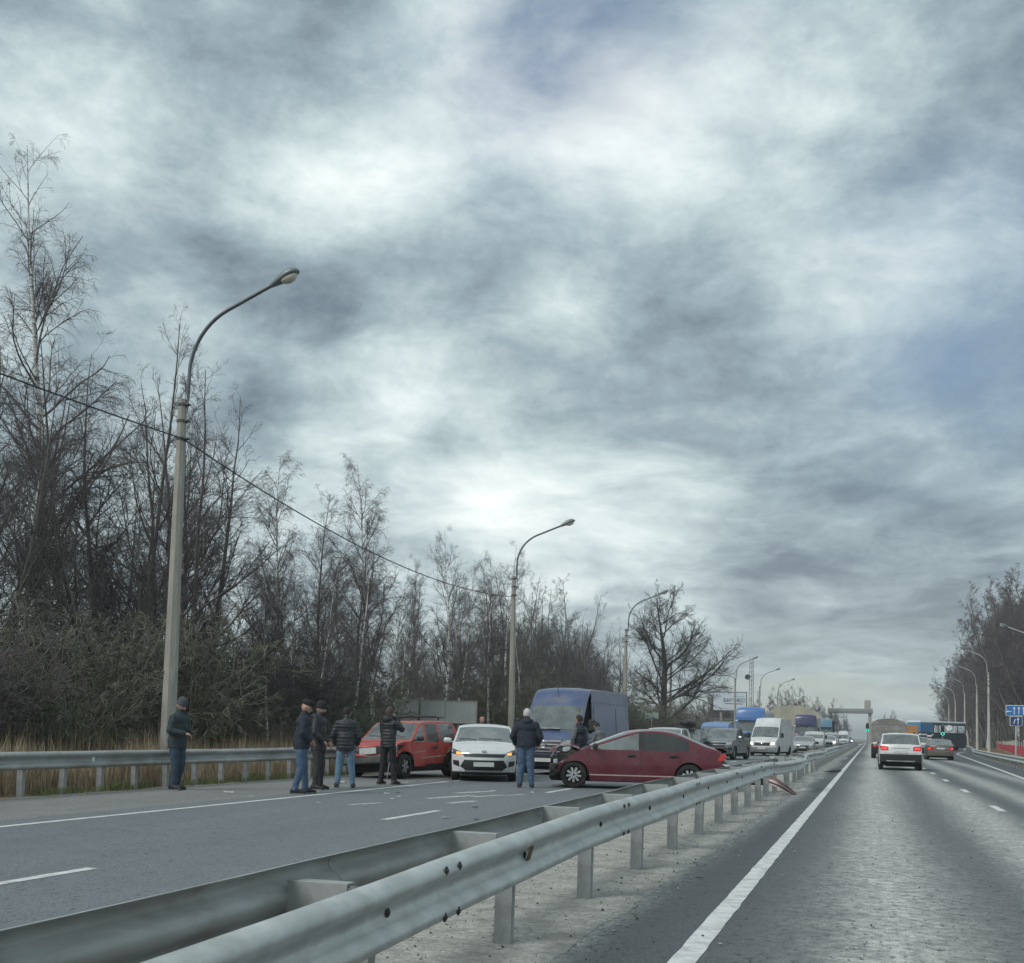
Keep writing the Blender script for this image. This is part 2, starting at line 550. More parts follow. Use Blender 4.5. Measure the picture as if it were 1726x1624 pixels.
line('edge_line', -1.03, 0.155, -6, 90, road_r, jag=0.012)
line('edge_line', -1.03, 0.155, 90, 800, road_r)
line('edge_line', -9.98, 0.13, -6, 24.9, road_l, jag=0.01)
line('edge_line', -9.98, 0.13, 25.3, 400, road_l)
line('edge_line', -3.3, 0.13, -6, 400, road_l)
for k in range(-1, 45):
    y0 = 5.9 + 8.1 * k
    line('lane_dash', -6.58, 0.125, y0, y0 + 2.05, road_l, jag=0.012 if k < 6 else 0)
for k in range(-2, 60):
    y0 = 22.6 + 7.7 * k
    line('lane_dash', 2.44, 0.15, y0, y0 + 1.9, road_r, jag=0.012 if k < 6 else 0)
gore = np.array([(5.05, 20), (5.2, 36), (5.45, 44), (5.95, 56), (6.95, 81), (8.2, 112), (8.6, 120)])
def poly_line(name, pts, w, parent):
    pts = np.array(pts, float)
    t = np.gradient(pts, axis=0)
    t /= np.linalg.norm(t, axis=1, keepdims=True)
    nrm = np.c_[-t[:, 1], t[:, 0]] * w / 2
    return strip(name, pts + nrm, pts - nrm, 0.004, M_paint, parent)
poly_line('edge_line', gore, 0.16, road_r)
poly_line('edge_line', [(8.52, 119.5), (9.5, 130), (11.8, 151), (13.5, 160)], 0.16, road_r)
# worn patches of old paint on the left carriageway, near the crash
for i, (x, y, w, l, a) in enumerate([(-7.7, 19.4, 0.12, 1.5, .25), (-7.2, 20.2, 0.1, 1.1, .3), (-7.0, 18.2, 0.1, .9, .2), (-6.9, 20.9, .1, .7, .3), (-8.2, 16.7, .08, .8, .3), (-7.9, 21.2, .12, 1.2, .3)]):
    yy = np.linspace(-l / 2, l / 2, 14)
    wd = w * (0.5 + 0.5 * np.array([abs(noise.noise((q * 5, i * 3.3, 0))) * 2 for q in yy]))
    cx, sx = math.cos(a), math.sin(a)
    L = np.c_[x - wd * cx + yy * sx, y + wd * sx + yy * cx]
    Q = np.c_[x + wd * cx + yy * sx, y - wd * sx + yy * cx]
    strip('worn_marking', L, Q, 0.003, M_paint_old, road_l)

# loose grit on the median and along its edge
gg = np.random.default_rng(3)
NG = 4400
gy = 3 + 32 * gg.random(NG) ** 1.6
gx = np.where(gg.random(NG) < .8, gg.uniform(-3.0, -1.55, NG), gg.uniform(-1.6, 2.2, NG))
gs_ = np.clip(gg.lognormal(-5.3, .5, NG), .0022, .014)
oc = np.array([(1, 0, 0), (0, 1, 0), (-1, 0, 0), (0, -1, 0), (0, 0, .7), (0, 0, -.7)], float)
ga = gg.uniform(0, 6.28, NG)
ca_, sa_ = np.cos(ga)[:, None], np.sin(ga)[:, None]
sc_ = gs_[:, None, None] * gg.uniform(.6, 1.3, (NG, 1, 3))
V = oc[None] * sc_
V = np.stack([V[..., 0] * ca_ - V[..., 1] * sa_, V[..., 0] * sa_ + V[..., 1] * ca_, V[..., 2]], -1) + np.stack([gx, gy, .004 + gs_ * .4], -1)[:, None]
T = np.array([(0, 1, 4), (1, 2, 4), (2, 3, 4), (3, 0, 4), (1, 0, 5), (2, 1, 5), (3, 2, 5), (0, 3, 5)])
half_ = NG // 2
for nm, sl, mm in (('dark grit on the sandy median', slice(0, half_), mat('dark_grit', (.07, .068, .062), .9, vary=.4, scale=20)), ('pale grit on the sandy median', slice(half_, NG), mat('pale_grit', (.40, .39, .36), .9, vary=.4, scale=20))):
    vv_ = V[sl]
    n_ = len(vv_)
    tag(MB().add(vv_.reshape(-1, 3), None, (T[None] + np.arange(n_)[:, None, None] * 6).reshape(-1, 3)).build('gravel', mm, None, 0), nm, 'gravel', kind='stuff')

# ================================================================== guard rails
M_galv = mat('galvanised_steel', (0.50, 0.525, 0.515), 0.42, metal=0.45, vary=0.2, scale=5, bump=0.06, bscale=120, dirt=((0.30, 0.305, 0.285), 0.5), dscale=6.0, stretch=(1, 0.8, 1))
M_galv_old = mat('weathered_steel', (0.37, 0.39, 0.39), 0.55, metal=0.25, vary=0.2, scale=4, bump=0.08, bscale=90, dirt=((0.2, 0.19, 0.165), 0.75), dscale=3.2, stretch=(1, 0.4, 1))
M_post = mat('steel_post', (0.33, 0.35, 0.355), 0.6, metal=0.4, vary=0.18, scale=6, dirt=((0.13, 0.12, 0.1), 0.6), dscale=5)
M_bolt = mat('dark_bolt', (0.05, 0.05, 0.05), 0.6, metal=0.4)
M_rust = mat('rusty_plate', (0.13, 0.075, 0.06), 0.85, vary=0.4, scale=20)
M_reflector = mat('reflector_white', (0.75, 0.75, 0.72), 0.3)
WPROF = np.array([(0.004, -.155), (.03, -.150), (.072, -.124), (.083, -.100), (.076, -.076), (.03, -.045), (.004, -.020), (.0, 0), (.004, .020), (.03, .045),
                  (.076, .076), (.083, .100), (.072, .124), (.03, .150), (0.004, .155)])
WBACK = WPROF[::-1] + np.array([-0.007, 0])
WLOOP = np.concatenate([WPROF, WBACK])


def rail_panel(path, side, parent, m, name='rail', zc=0.58, shift=0.0):
    """W-beam along path rows (x, y, dz, twist); side +1 bulges towards +x"""
    path = np.asarray(path, float)
    t = np.gradient(path[:, :2], axis=0)
    t /= np.linalg.norm(t, axis=1, keepdims=True)
    nrm = np.c_[t[:, 1], -t[:, 0]] * side
    ca, sa = np.cos(path[:, 3]), np.sin(path[:, 3])
    d = WLOOP[None, :, 0] * ca[:, None] - WLOOP[None, :, 1] * sa[:, None] + shift
    z = WLOOP[None, :, 0] * sa[:, None] + WLOOP[None, :, 1] * ca[:, None]
    P = np.stack([path[:, None, 0] + nrm[:, None, 0] * d, path[:, None, 1] + nrm[:, None, 1] * d, zc + path[:, None, 2] + z], -1)
    mb = MB().grid(P, True)
    n = len(WLOOP)
    k = len(WPROF)
    for base in (mb.nv - len(path) * n, mb.nv - n):
        mb.add(np.zeros((0, 3)), [])
        for i in range(k - 1):
            mb.F[4].append(np.array([[base + i, base + i + 1, base + n - 2 - i, base + n - 1 - i]]))
    return mb.build(name, m, parent, 50)


def cpost(h, w=0.11, d=0.075, th=0.008):
    """C-section post, open towards -y"""
    poly = [(-w / 2, -d / 2), (-w / 2, d / 2), (w / 2, d / 2), (w / 2, -d / 2), (w / 2 - th, -d / 2), (w / 2 - th, d / 2 - th), (-w / 2 + th, d / 2 - th), (-w / 2 + th, -d / 2)]
    return MB().prism(poly, -0.02, h)


def bolt_mesh():
    mb = MB().lathe([(0.0, 0.012), (0.011, 0.012), (0.013, 0.006), (0.024, 0.004), (0.024, 0)], 8)
    o = mb.build('bolt', M_bolt, None, 40)
    me = o.data
    bpy.data.objects.remove(o)
    return me


BOLT = bolt_mesh()

# --- median barrier: two rails on one row of posts, bent by the crash 25 to 45 m ahead
med = thing('median_barrier', 'double sided galvanised steel crash barrier with dented rail along the sandy median', 'crash barrier', (-2.2, 5, 0))
def dent(y, a):
    x = 0.46 * math.exp(-((y - 27.8) / 1.0) ** 2) - 0.10 * math.exp(-((y - 25.4) / 1.2) ** 2) + 0.22 * math.exp(-((y - 33.5) / 2.2) ** 2) + 0.35 * math.exp(-((y - 44) / 2.5) ** 2) - 0.1 * math.exp(-((y - 39) / 2) ** 2)
    z = 0.13 * math.exp(-((y - 28.8) / 1.3) ** 2) - 0.05 * math.exp(-((y - 26) / 1.2) ** 2) + 0.09 * math.exp(-((y - 45) / 3) ** 2) - 0.06 * math.exp(-((y - 37) / 2.5) ** 2)
    tw = -0.35 * math.exp(-((y - 27.6) / 1.5) ** 2) - 0.3 * math.exp(-((y - 44) / 2.5) ** 2)
    sm = 0.008 * noise.noise((y * 0.7, a * 5, 0))
    return (x * a + sm, z * a + 0.01 * noise.noise((y * 0.4, 3 + a, 0)), tw * a)
RISE = lambda y, side: float(np.interp(y, [1, 2.5, 3.5, 4.75, 8, 14.5], [-.15, -.125, -.10, -.065, .01, .045])) if side > 0 else float(np.interp(y, [2, 4.5, 6.7, 13], [-.05, -.025, -.02, .03]))
M_locs = []
for side, x0, a in ((1, -2.045, 1.0), (-1, -2.50, 0.55)):
    y = -3.0
    k = 0
    while y < 240:
        ln = 4.0 if y < 70 else 12.0
        yy = np.linspace(y - 0.16, y + ln + 0.16, 34 if y < 70 else 6)
        pth = []
        for q in yy:
            dx, dz, tw = dent(q, a) if q < 70 else (0, 0, 0)
            pth.append((x0 + dx, q - 5, dz - (0.012 if side < 0 else 0) + RISE(q, side), tw))
        pth = np.array(pth)
        pth[:, 0] += 2.2
        rail_panel(pth, side, med, M_galv if side > 0 else M_galv_old, shift=0.0035 * (k % 2))
        if 0 < y < 62:
            for dy in (-0.09, 0.09):
                for dz in (-0.115, 0.115):
                    if side > 0:
                        dx, ddz, tw = dent(y + dy, a)
                        b = put('bolt', BOLT, med, (x0 + dx + 2.2 + 0.081, y + dy - 5, 0.58 + dz * 0.98 + ddz + RISE(y + dy, 1)))
                        b.rotation_euler = (0, PI / 2, 0)
        y += ln
        k += 1
pm = cpost(0.69)
post_o = pm.build('post', M_post, med, 0)
POST_ME = post_o.data
bpy.data.objects.remove(post_o)
sp = MB()
sp.box((-0.155, 0, 0), (0.30, 0.008, 0.24), ch=0.001)
sp.box((-0.155, 0.04, 0.116), (0.30, 0.072, 0.008), ch=0.001)
sp.box((-0.155, 0.04, -0.116), (0.30, 0.072, 0.008), ch=0.001)
sp.box((0.0, 0.03, 0), (0.012, 0.05, 0.2), ch=0.001)
so = sp.build('spacer', M_galv_old, None, 0)
SP_ME = so.data
bpy.data.objects.remove(so)
for k in range(-2, 110):
    y = 0.38 + 2 * k
    dx, dz, tw = dent(y, 0.7) if y < 70 else (0, 0, 0)
    p_ = put('post', POST_ME, med, (0.045 + dx * 0.6, y - 5, min(0, RISE(y, 1))))
    p_.rotation_euler = (rnd.gauss(0, .01), tw * -0.35 + rnd.gauss(0, .01), PI + rnd.gauss(0, .03))
    if y < 90:
        s_ = put('spacer', SP_ME, med, (dx * 0.6, y - 5 - 0.047, 0.585 + dz + RISE(y, 1)))
        s_.rotation_euler = (0, rnd.gauss(0, .012), rnd.gauss(0, .05))
        if y < 50:
            b = put('bolt', BOLT, med, (-0.06, y - 5 - 0.053, 0.60 + dz + RISE(y, 1)))
            b.rotation_euler = (PI / 2, 0, 0)
            b = put('bolt', BOLT, med, (2.2 - 2.045 + dx + 0.005, y - 5 + 0.02, 0.58 + dz + RISE(y, 1)))
            b.rotation_euler = (0, PI / 2, 0)
# rust coloured tongue plate hanging in the near rail's valley
MB().box((0, 0, 0), (0.006, 0.075, 0.15), rot=np.array(Matrix.Rotation(0.25, 3, 'Y')), ch=0.002).build('rusty_plate', M_rust, med, 0, (0.195, 6.42 - 5, 0.575))

# --- roadside rail on the far side of the left carriageway
lg = thing('roadside_guard_rail', 'long galvanised guard rail in front of dry grass and bare trees', 'guard rail', (-13.6, 15, 0))
y = 2.0
k = 0
while y < 230:
    ln = 4.0 if y < 60 else 12.0
    yy = np.linspace(y - 0.12, y + ln + 0.12, 9)
    lx = lambda q: -13.52 - (0 if q < 40 else (q - 40) * 0.012)
    pth = np.array([(lx(q) + 13.6 + 0.006 * noise.noise((q, 1, 1)), q - 15, 0.012 * noise.noise((q * 0.5, 2, 1)), 0) for q in yy])
    rail_panel(pth, 1, lg, M_galv_old, zc=0.60, shift=0.0035 * (k % 2))
    y += ln
    k += 1
for k in range(0, 110):
    y = 2.78 + 0.98 * k if k < 60 else 60 + 3 * (k - 60)
    p_ = put('post', POST_ME, lg, ((lx(y) + 13.6) - 0.06, y - 15, 0.0))
    p_.rotation_euler = (rnd.gauss(0, .015), rnd.gauss(0, .015), PI + rnd.gauss(0, .05))
for k in range(3):
    q = 16.2 + 12 * k
    MB().box((0, 0, 0), (0.012, 0.07, 0.10), ch=0.004).build('reflector', M_reflector, lg, 0, (0.1, q - 15, 0.60))

# --- guard rail on the outer side of the right carriageway
rgx = lambda y: np.interp(y, [20, 40, 56, 80, 108, 150, 200, 260], [6.6, 6.7, 7.0, 7.9, 9.2, 12.5, 16.2, 19.5])
rg = thing('exit_guard_rail', 'bright curved guard rail in front of the red mesh fence', 'guard rail', (7, 56, 0))
y = 30.0
k = 0
while y < 250:
    ln = 6.0
    yy = np.linspace(y - 0.1, y + ln + 0.1, 7)
    pth = np.c_[rgx(yy) - 7, yy - 56, np.zeros(7), np.zeros(7)]
    rail_panel(pth, -1, rg, M_galv, zc=0.48, shift=0.0035 * (k % 2))
    y += ln
    k += 1
for k in range(100):
    y = 31 + 2 * k
    put('post', POST_ME, rg, (rgx(y) - 7 + 0.07, y - 56, -0.08), PI)

# ================================================================== street lamps and cables
M_conc = mat('concrete_pole', (0.36, 0.35, 0.31), 0.9, vary=0.18, scale=2.2, bump=0.3, bscale=30, dirt=((0.2, 0.19, 0.165), 0.7), dscale=1.5, stretch=(2, 2, 0.4))
M_conc_w = mat('concrete_pole_pale', (0.52, 0.5, 0.46), 0.9, vary=0.15, scale=2.2, dirt=((0.3, 0.29, 0.26), 0.6), dscale=1.5, stretch=(2, 2, 0.4))
M_arm = mat('grey_steel_arm', (0.13, 0.15, 0.165), 0.5, metal=0.5, vary=0.2, scale=4)
M_arm_w = mat('pale_steel_arm', (0.55, 0.56, 0.56), 0.45, metal=0.4)
M_head = mat('lamp_housing', (0.17, 0.20, 0.21), 0.45, metal=0.2, vary=0.1)
M_lens = mat('lamp_lens', (0.62, 0.58, 0.50), 0.25, vary=0.06)
M_clamp = mat('pole_clamp', (0.09, 0.09, 0.09), 0.6, metal=0.5)


def lamp_meshes(conc, armm):
    root = put('proto', None)
    H = 8.55
    mb = MB()
    prof = []
    n = 8
    th = np.linspace(0, 2 * PI, n, endpoint=False) + PI / 8
    zz = np.linspace(-0.1, H, 12)
    P = np.stack([np.stack([(0.165 - 0.075 * z / H) * np.cos(th) * 1.08, (0.165 - 0.075 * z / H) * np.sin(th) * 1.08, np.full(n, z)], -1) for z in zz])
    mb.grid(P, True)
    mb.ng.append(tuple(mb.nv - n + i for i in range(n)))
    mb.build('pole', conc, root, 30)
    t = np.linspace(0, 1, 9)
    pts = [(0.135, 0, 7.55), (0.135, 0, 8.2), (0.135, 0, 8.7), (0.14, 0, 9.1)]
    for q in np.linspace(0.12, 1, 10):
        a = q * R(68)
        pts.append((0.14 + 1.5 * (1 - math.cos(a)), 0, 9.1 + 1.5 * math.sin(a)))
    e = pts[-1]
    dr = np.array([math.sin(R(68)), 0, math.cos(R(68))])
    for s in (0.4, 0.8, 1.15):
        pts.append(tuple(np.array(e) + dr * s))
    MB().tube(pts, 0.042, 10).build('arm', armm, root, 60)
    cl = MB()
    for z in (7.65, 8.05, 8.42):
        rr = 0.165 - 0.075 * z / H
        cl.lathe([(rr * 1.08 + 0.004, z - 0.03), (rr * 1.08 + 0.016, z - 0.028), (rr * 1.08 + 0.016, z + 0.028), (rr * 1.08 + 0.004, z + 0.03)], 8)
        cl.box((0.135, 0, z), (0.11, 0.12, 0.035), ch=0.005)
    cl.build('clamp', M_clamp, root, 30)
    # cobra head along the arm's end direction
    tip = np.array(pts[-1])
    ang = R(22)
    ax = np.array([math.cos(ang), 0, math.sin(ang)])
    uz = np.array([-math.sin(ang), 0, math.cos(ang)])
    fr = np.stack([ax, np.array([0, 1, 0]), uz])
    st = np.array([(0, .045, .05, .045), (.12, .075, .085, .06), (.28, .12, .13, .07), (.45, .15, .15, .065), (.60, .14, .13, .055), (.70, .09, .07, .045), (.74, .03, .02, .03)])
    nn = 16
    a = np.linspace(0, 2 * PI, nn, endpoint=False)
    P = []
    for s, wy, hu, hd in st:
        zc = np.where(np.sin(a) > 0, hu * np.sin(a), hd * np.sin(a))
        P.append(np.stack([np.full(nn, s), wy * np.cos(a), zc], -1) @ fr + tip)
    h = MB().grid(np.array(P), True)
    h.ng.append(tuple(h.nv - nn + i for i in range(nn)))
    hd = h.build('lamp_head', M_head, root, 50)
    P = []
    for s, w_, dpt in [(.26, .02, .0), (.30, .085, .05), (.42, .12, .10), (.55, .11, .10), (.63, .08, .06), (.67, .02, .0)]:
        bb = np.linspace(PI, 2 * PI, 9)
        P.append(np.stack([np.full(9, s), w_ * np.cos(bb), -0.052 + dpt * np.sin(bb)], -1) @ fr + tip)
    MB().grid(np.array(P)).build('lens', M_lens, hd, 60)
    return root


protoL = lamp_meshes(M_conc, M_arm)
protoR = lamp_meshes(M_conc_w, M_arm_w)
GL = 'street lamps behind the roadside guard rail'
LP = [(-14.7, 20.0, 0, 'tall street lamp on the thick concrete pole behind the man with grey beanie', 0.3, 0.0),
      (-15.85, 47.3, 0.03, 'street lamp whose concrete pole rises between the white hatchback and the blue van', -0.8, 0.2),
      (-16.1, 72.5, 0, 'street lamp rising straight out above the blue van roof', 0.4, 0.1),
      (-18.4, 103, 0.05, 'street lamp whose pole stands in front of the oak trunk', 0.9, -0.1),
      (-16.0, 136, 0, 'street lamp standing in front of the billboard', -1.2, 0.0),
      (-15.2, 158, 0.05, 'small far street lamp between the billboard and the arched roof', 0.5, 0.0),
      (-14.9, 186, 0, 'farthest small street lamp beside the arched roof building', 0.3, 0.1)]
LAMPTOP = []
for i, (x, y, rz, lab, lean, az) in enumerate(LP):
    o = protoL if i == 0 else copy_tree(protoL)
    o.name = 'street_lamp'
    o.location = (x, y, 0)
    o.rotation_euler = (0, R(lean * 0.55), rz + az)
    tag(o, lab, 'street lamp', GL)
    LAMPTOP.append((x, y))
GR = 'pale street lamps along the right carriageway'
for i, (x, y, lab) in enumerate([(13.1, 97, 'pale lamp arm reaching in above the blue lane sign'), (11.75, 121, 'pale concrete street lamp beside the blue lane sign'), (12.9, 147, 'pale concrete street lamp, second along from the blue lane sign'),
                                 (13.5, 173, 'pale concrete street lamp, third along from the blue lane sign'), (14.1, 200, 'pale concrete street lamp, fourth along from the blue lane sign'), (14.9, 228, 'pale concrete street lamp beside the blue bus')]):
    o = protoR if i == 0 else copy_tree(protoR)
    o.name = 'street_lamp'
    o.location = (x, y, 0)
    o.rotation_euler = (0, R(0.5), PI + rnd.gauss(0, 0.08))
    tag(o, lab, 'street lamp', GR)

M_cable = mat('black_cable', (0.025, 0.027, 0.03), 0.6)
def cable(p, q, sag, r=0.016, n=26):
    p, q = np.array(p, float), np.array(q, float)
    t = np.linspace(0, 1, n)[:, None]
    P = p + (q - p) * t
    P[:, 2] -= (4 * sag * t * (1 - t))[:, 0]
    c = p.copy()
    return MB().tube(P - c, r, 6).build('overhead_cable', M_cable, None, 60, tuple(c))
top = [(-14.55, 19.9, 7.62), (-15.72, 47.2, 7.55), (-15.98, 72.4, 7.6), (-18.3, 102.9, 7.6)]
tag(cable((-13.6, -7, 7.4), top[0], 0.45), 'black overhead cable crossing the bare trees to the thick lamp pole', 'cable', 'overhead cables between the lamps')
tag(cable(top[0], top[1], 0.8), 'black overhead cable sagging in front of the birch tops', 'cable', 'overhead cables between the lamps')
tag(cable(top[1], top[2], 0.7, 0.012), 'black overhead cable above the blue van', 'cable', 'overhead cables between the lamps')
tag(cable(top[2], top[3], 0.7, 0.012), 'black overhead cable running to the oak tree', 'cable', 'overhead cables between the lamps')

# ================================================================== vehicles
M_tyre = mat('tyre_rubber', (0.018, 0.018, 0.019), 0.85, vary=0.3, scale=8, dirt=((0.07, 0.068, 0.06), 0.5), dscale=5)
M_rim = mat('alloy_rim', (0.50, 0.51, 0.52), 0.35, metal=0.6, vary=0.1)
M_hubdark = mat('wheel_dark', (0.02, 0.02, 0.021), 0.8)
M_black = mat('black_plastic', (0.018, 0.019, 0.02), 0.55, vary=0.2)
M_under = mat('underbody', (0.014, 0.014, 0.014), 0.9)
M_seam = mat('panel_gap', (0.010, 0.009, 0.009), 0.8)
M_seat = mat('seat_cloth', (0.05, 0.05, 0.052), 0.9)
M_chrome = mat('chrome', (0.62, 0.63, 0.64), 0.2, metal=0.9)
M_plate = mat('number_plate', (0.60, 0.61, 0.61), 0.5, vary=0.18, scale=22, dirt=((0.35, 0.36, 0.37), 0.8), dscale=18)
M_lampglass = mat('headlamp_glass', (0.46, 0.49, 0.50), 0.12, vary=0.25, scale=9, coat=0.6)
M_lampdark = mat('headlamp_inner', (0.10, 0.105, 0.11), 0.2, vary=0.4, scale=14, coat=0.5)
M_lit = mat('lit_headlamp', (0.9, 0.9, 0.85), 0.2, emit=((1.0, 0.93, 0.78), 4.0))
M_amber = mat('lit_indicator', (0.9, 0.35, 0.08), 0.25, emit=((1.0, 0.30, 0.06), 1.1))
M_red_l = mat('tail_lamp_red', (0.50, 0.02, 0.025), 0.18, vary=0.15, coat=0.5)
M_red_on = mat('lit_tail_lamp', (0.6, 0.03, 0.03), 0.2, emit=((1.0, 0.10, 0.10), 0.45))
G_clear = glass_mat('car_glass', (0.66, 0.74, 0.72), 0.34, (0.40, 0.45, 0.44))  # pale film colour paints in the sky seen on and through the panes
G_screen = glass_mat('car_windscreen', (0.50, 0.57, 0.56), 0.42, (0.30, 0.345, 0.345))  # grey-green film colour stands in for sky reflected on the screens
G_dark = glass_mat('tinted_glass', (0.10, 0.12, 0.12), 0.45, (0.035, 0.04, 0.042))
M_interior = mat('car_interior', (0.12, 0.125, 0.125), 0.9, vary=0.3)


def paint(name, col, rough=0.32, dirt=0.45, metal=0.15):
    d = (0.17, 0.165, 0.15)
    return mat(name, col, rough, metal=metal, vary=0.10, scale=2.2, coat=0.35, dirt=(d, dirt), dscale=2.4, bump=0.015, bscale=9)


def wheel_meshes(r, w, spokes, tag_):
    key = (r, w, spokes, tag_)
    if key in WHEELS:
        return WHEELS[key]
    rr = r * 0.66
    ty = MB().lathe([(rr, -w * .46), (r * .90, -w * .5), (r * .985, -w * .38), (r, -w * .2), (r, w * .2), (r * .985, w * .38), (r * .90, w * .5), (rr, w * .46), (rr * .96, w * .30)], 32, rot=[[1, 0, 0], [0, 0, 1], [0, -1, 0]])
    o1 = ty.build('wheel', M_tyre, None, 50)
    rm = MB()
    rot = np.array([[1, 0, 0], [0, 0, 1], [0, -1, 0]], float)
    if tag_ == 'steel':
        rm.lathe([(0.0, w * .30), (rr * .3, w * .32), (rr * .45, w * .22), (rr * .8, w * .26), (rr * .97, w * .40), (rr * .99, w * .2)], 28, rot=rot)
    else:
        rm.lathe([(rr * .82, w * .36), (rr * .9, w * .40), (rr * .985, w * .42), (rr, w * .2)], 32, rot=rot)
        rm.lathe([(0.0, w * .38), (rr * .16, w * .37), (rr * .2, w * .2)], 16, rot=rot)
        for k in range(spokes):
            a = 2 * PI * k / spokes + 0.2
            wd = rr * 2.1 / spokes * 1.0
            M_ = np.array([[math.cos(a), 0, math.sin(a)], [0, 1, 0], [-math.sin(a), 0, math.cos(a)]])
            p = np.array([(rr * .12, wd * .32), (rr * .86, wd * .62), (rr * .86, -wd * .62), (rr * .12, -wd * .32)])
            V = []
            for yy in (-w * .33, -w * .26):
                V += [(q[0], yy - 0.06 * w * (1 - q[0] / rr), q[1]) for q in p]
            rm.add(np.array(V) @ M_.T, [(0, 1, 2, 3), (4, 5, 6, 7), (0, 1, 5, 4), (1, 2, 6, 5), (2, 3, 7, 6), (3, 0, 4, 7)])
    o2 = rm.build('rim', M_rim if tag_ != 'dark' else M_post, None, 30)
    bk = MB().lathe([(0.0, w * .12), (rr * .97, w * .12)], 24, rot=rot).build('brake_disc', M_hubdark, None, 0)
    res = (o1.data, o2.data, bk.data)
    for o in (o1, o2, bk):
        bpy.data.objects.remove(o)
    WHEELS[key] = res
    return res


WHEELS = {}


def add_wheel(root, x, y, r, w=0.2, spokes=7, kind='alloy', steer=0.0, z=None, tilt=0.0):
    a, b, c = wheel_meshes(r, w, spokes, kind)
    o = put('wheel', a, root, (x, y, r if z is None else z))
    o.rotation_euler = (tilt, 0, steer + (0 if y < 0 else PI))
    # outer face of the meshes looks along -y
    put('rim', b, o)
    put('brake_disc', c, o)
    return o


def catmull(C, n_of):
    C = np.asarray(C, float)
    out, u = [], []
    for i in range(len(C) - 1):
        p0, p1, p2, p3 = C[max(0, i - 1)], C[i], C[i + 1], C[min(len(C) - 1, i + 2)]
        # soften overshoot at sharp turns by limiting tangents to the chord
        d = np.linalg.norm((p2 - p1)[:2])
        m1, m2 = (p2 - p0) * 0.5, (p3 - p1) * 0.5
        for m_ in (m1, m2):
            l = np.linalg.norm(m_[:2])
            if l > d:
                m_ *= d / l
        n = n_of(d)
        for k in range(n):
            t = k / n
            h = ((1 + 2 * t) * (1 - t) ** 2, t * (1 - t) ** 2, t * t * (3 - 2 * t), t * t * (t - 1))
            out.append(h[0] * p1 + h[1] * m1 + h[2] * p2 + h[3] * m2)
            u.append(i + t)
    out.append(C[-1])
    u.append(len(C) - 1.0)
    return np.array(out), np.array(u)


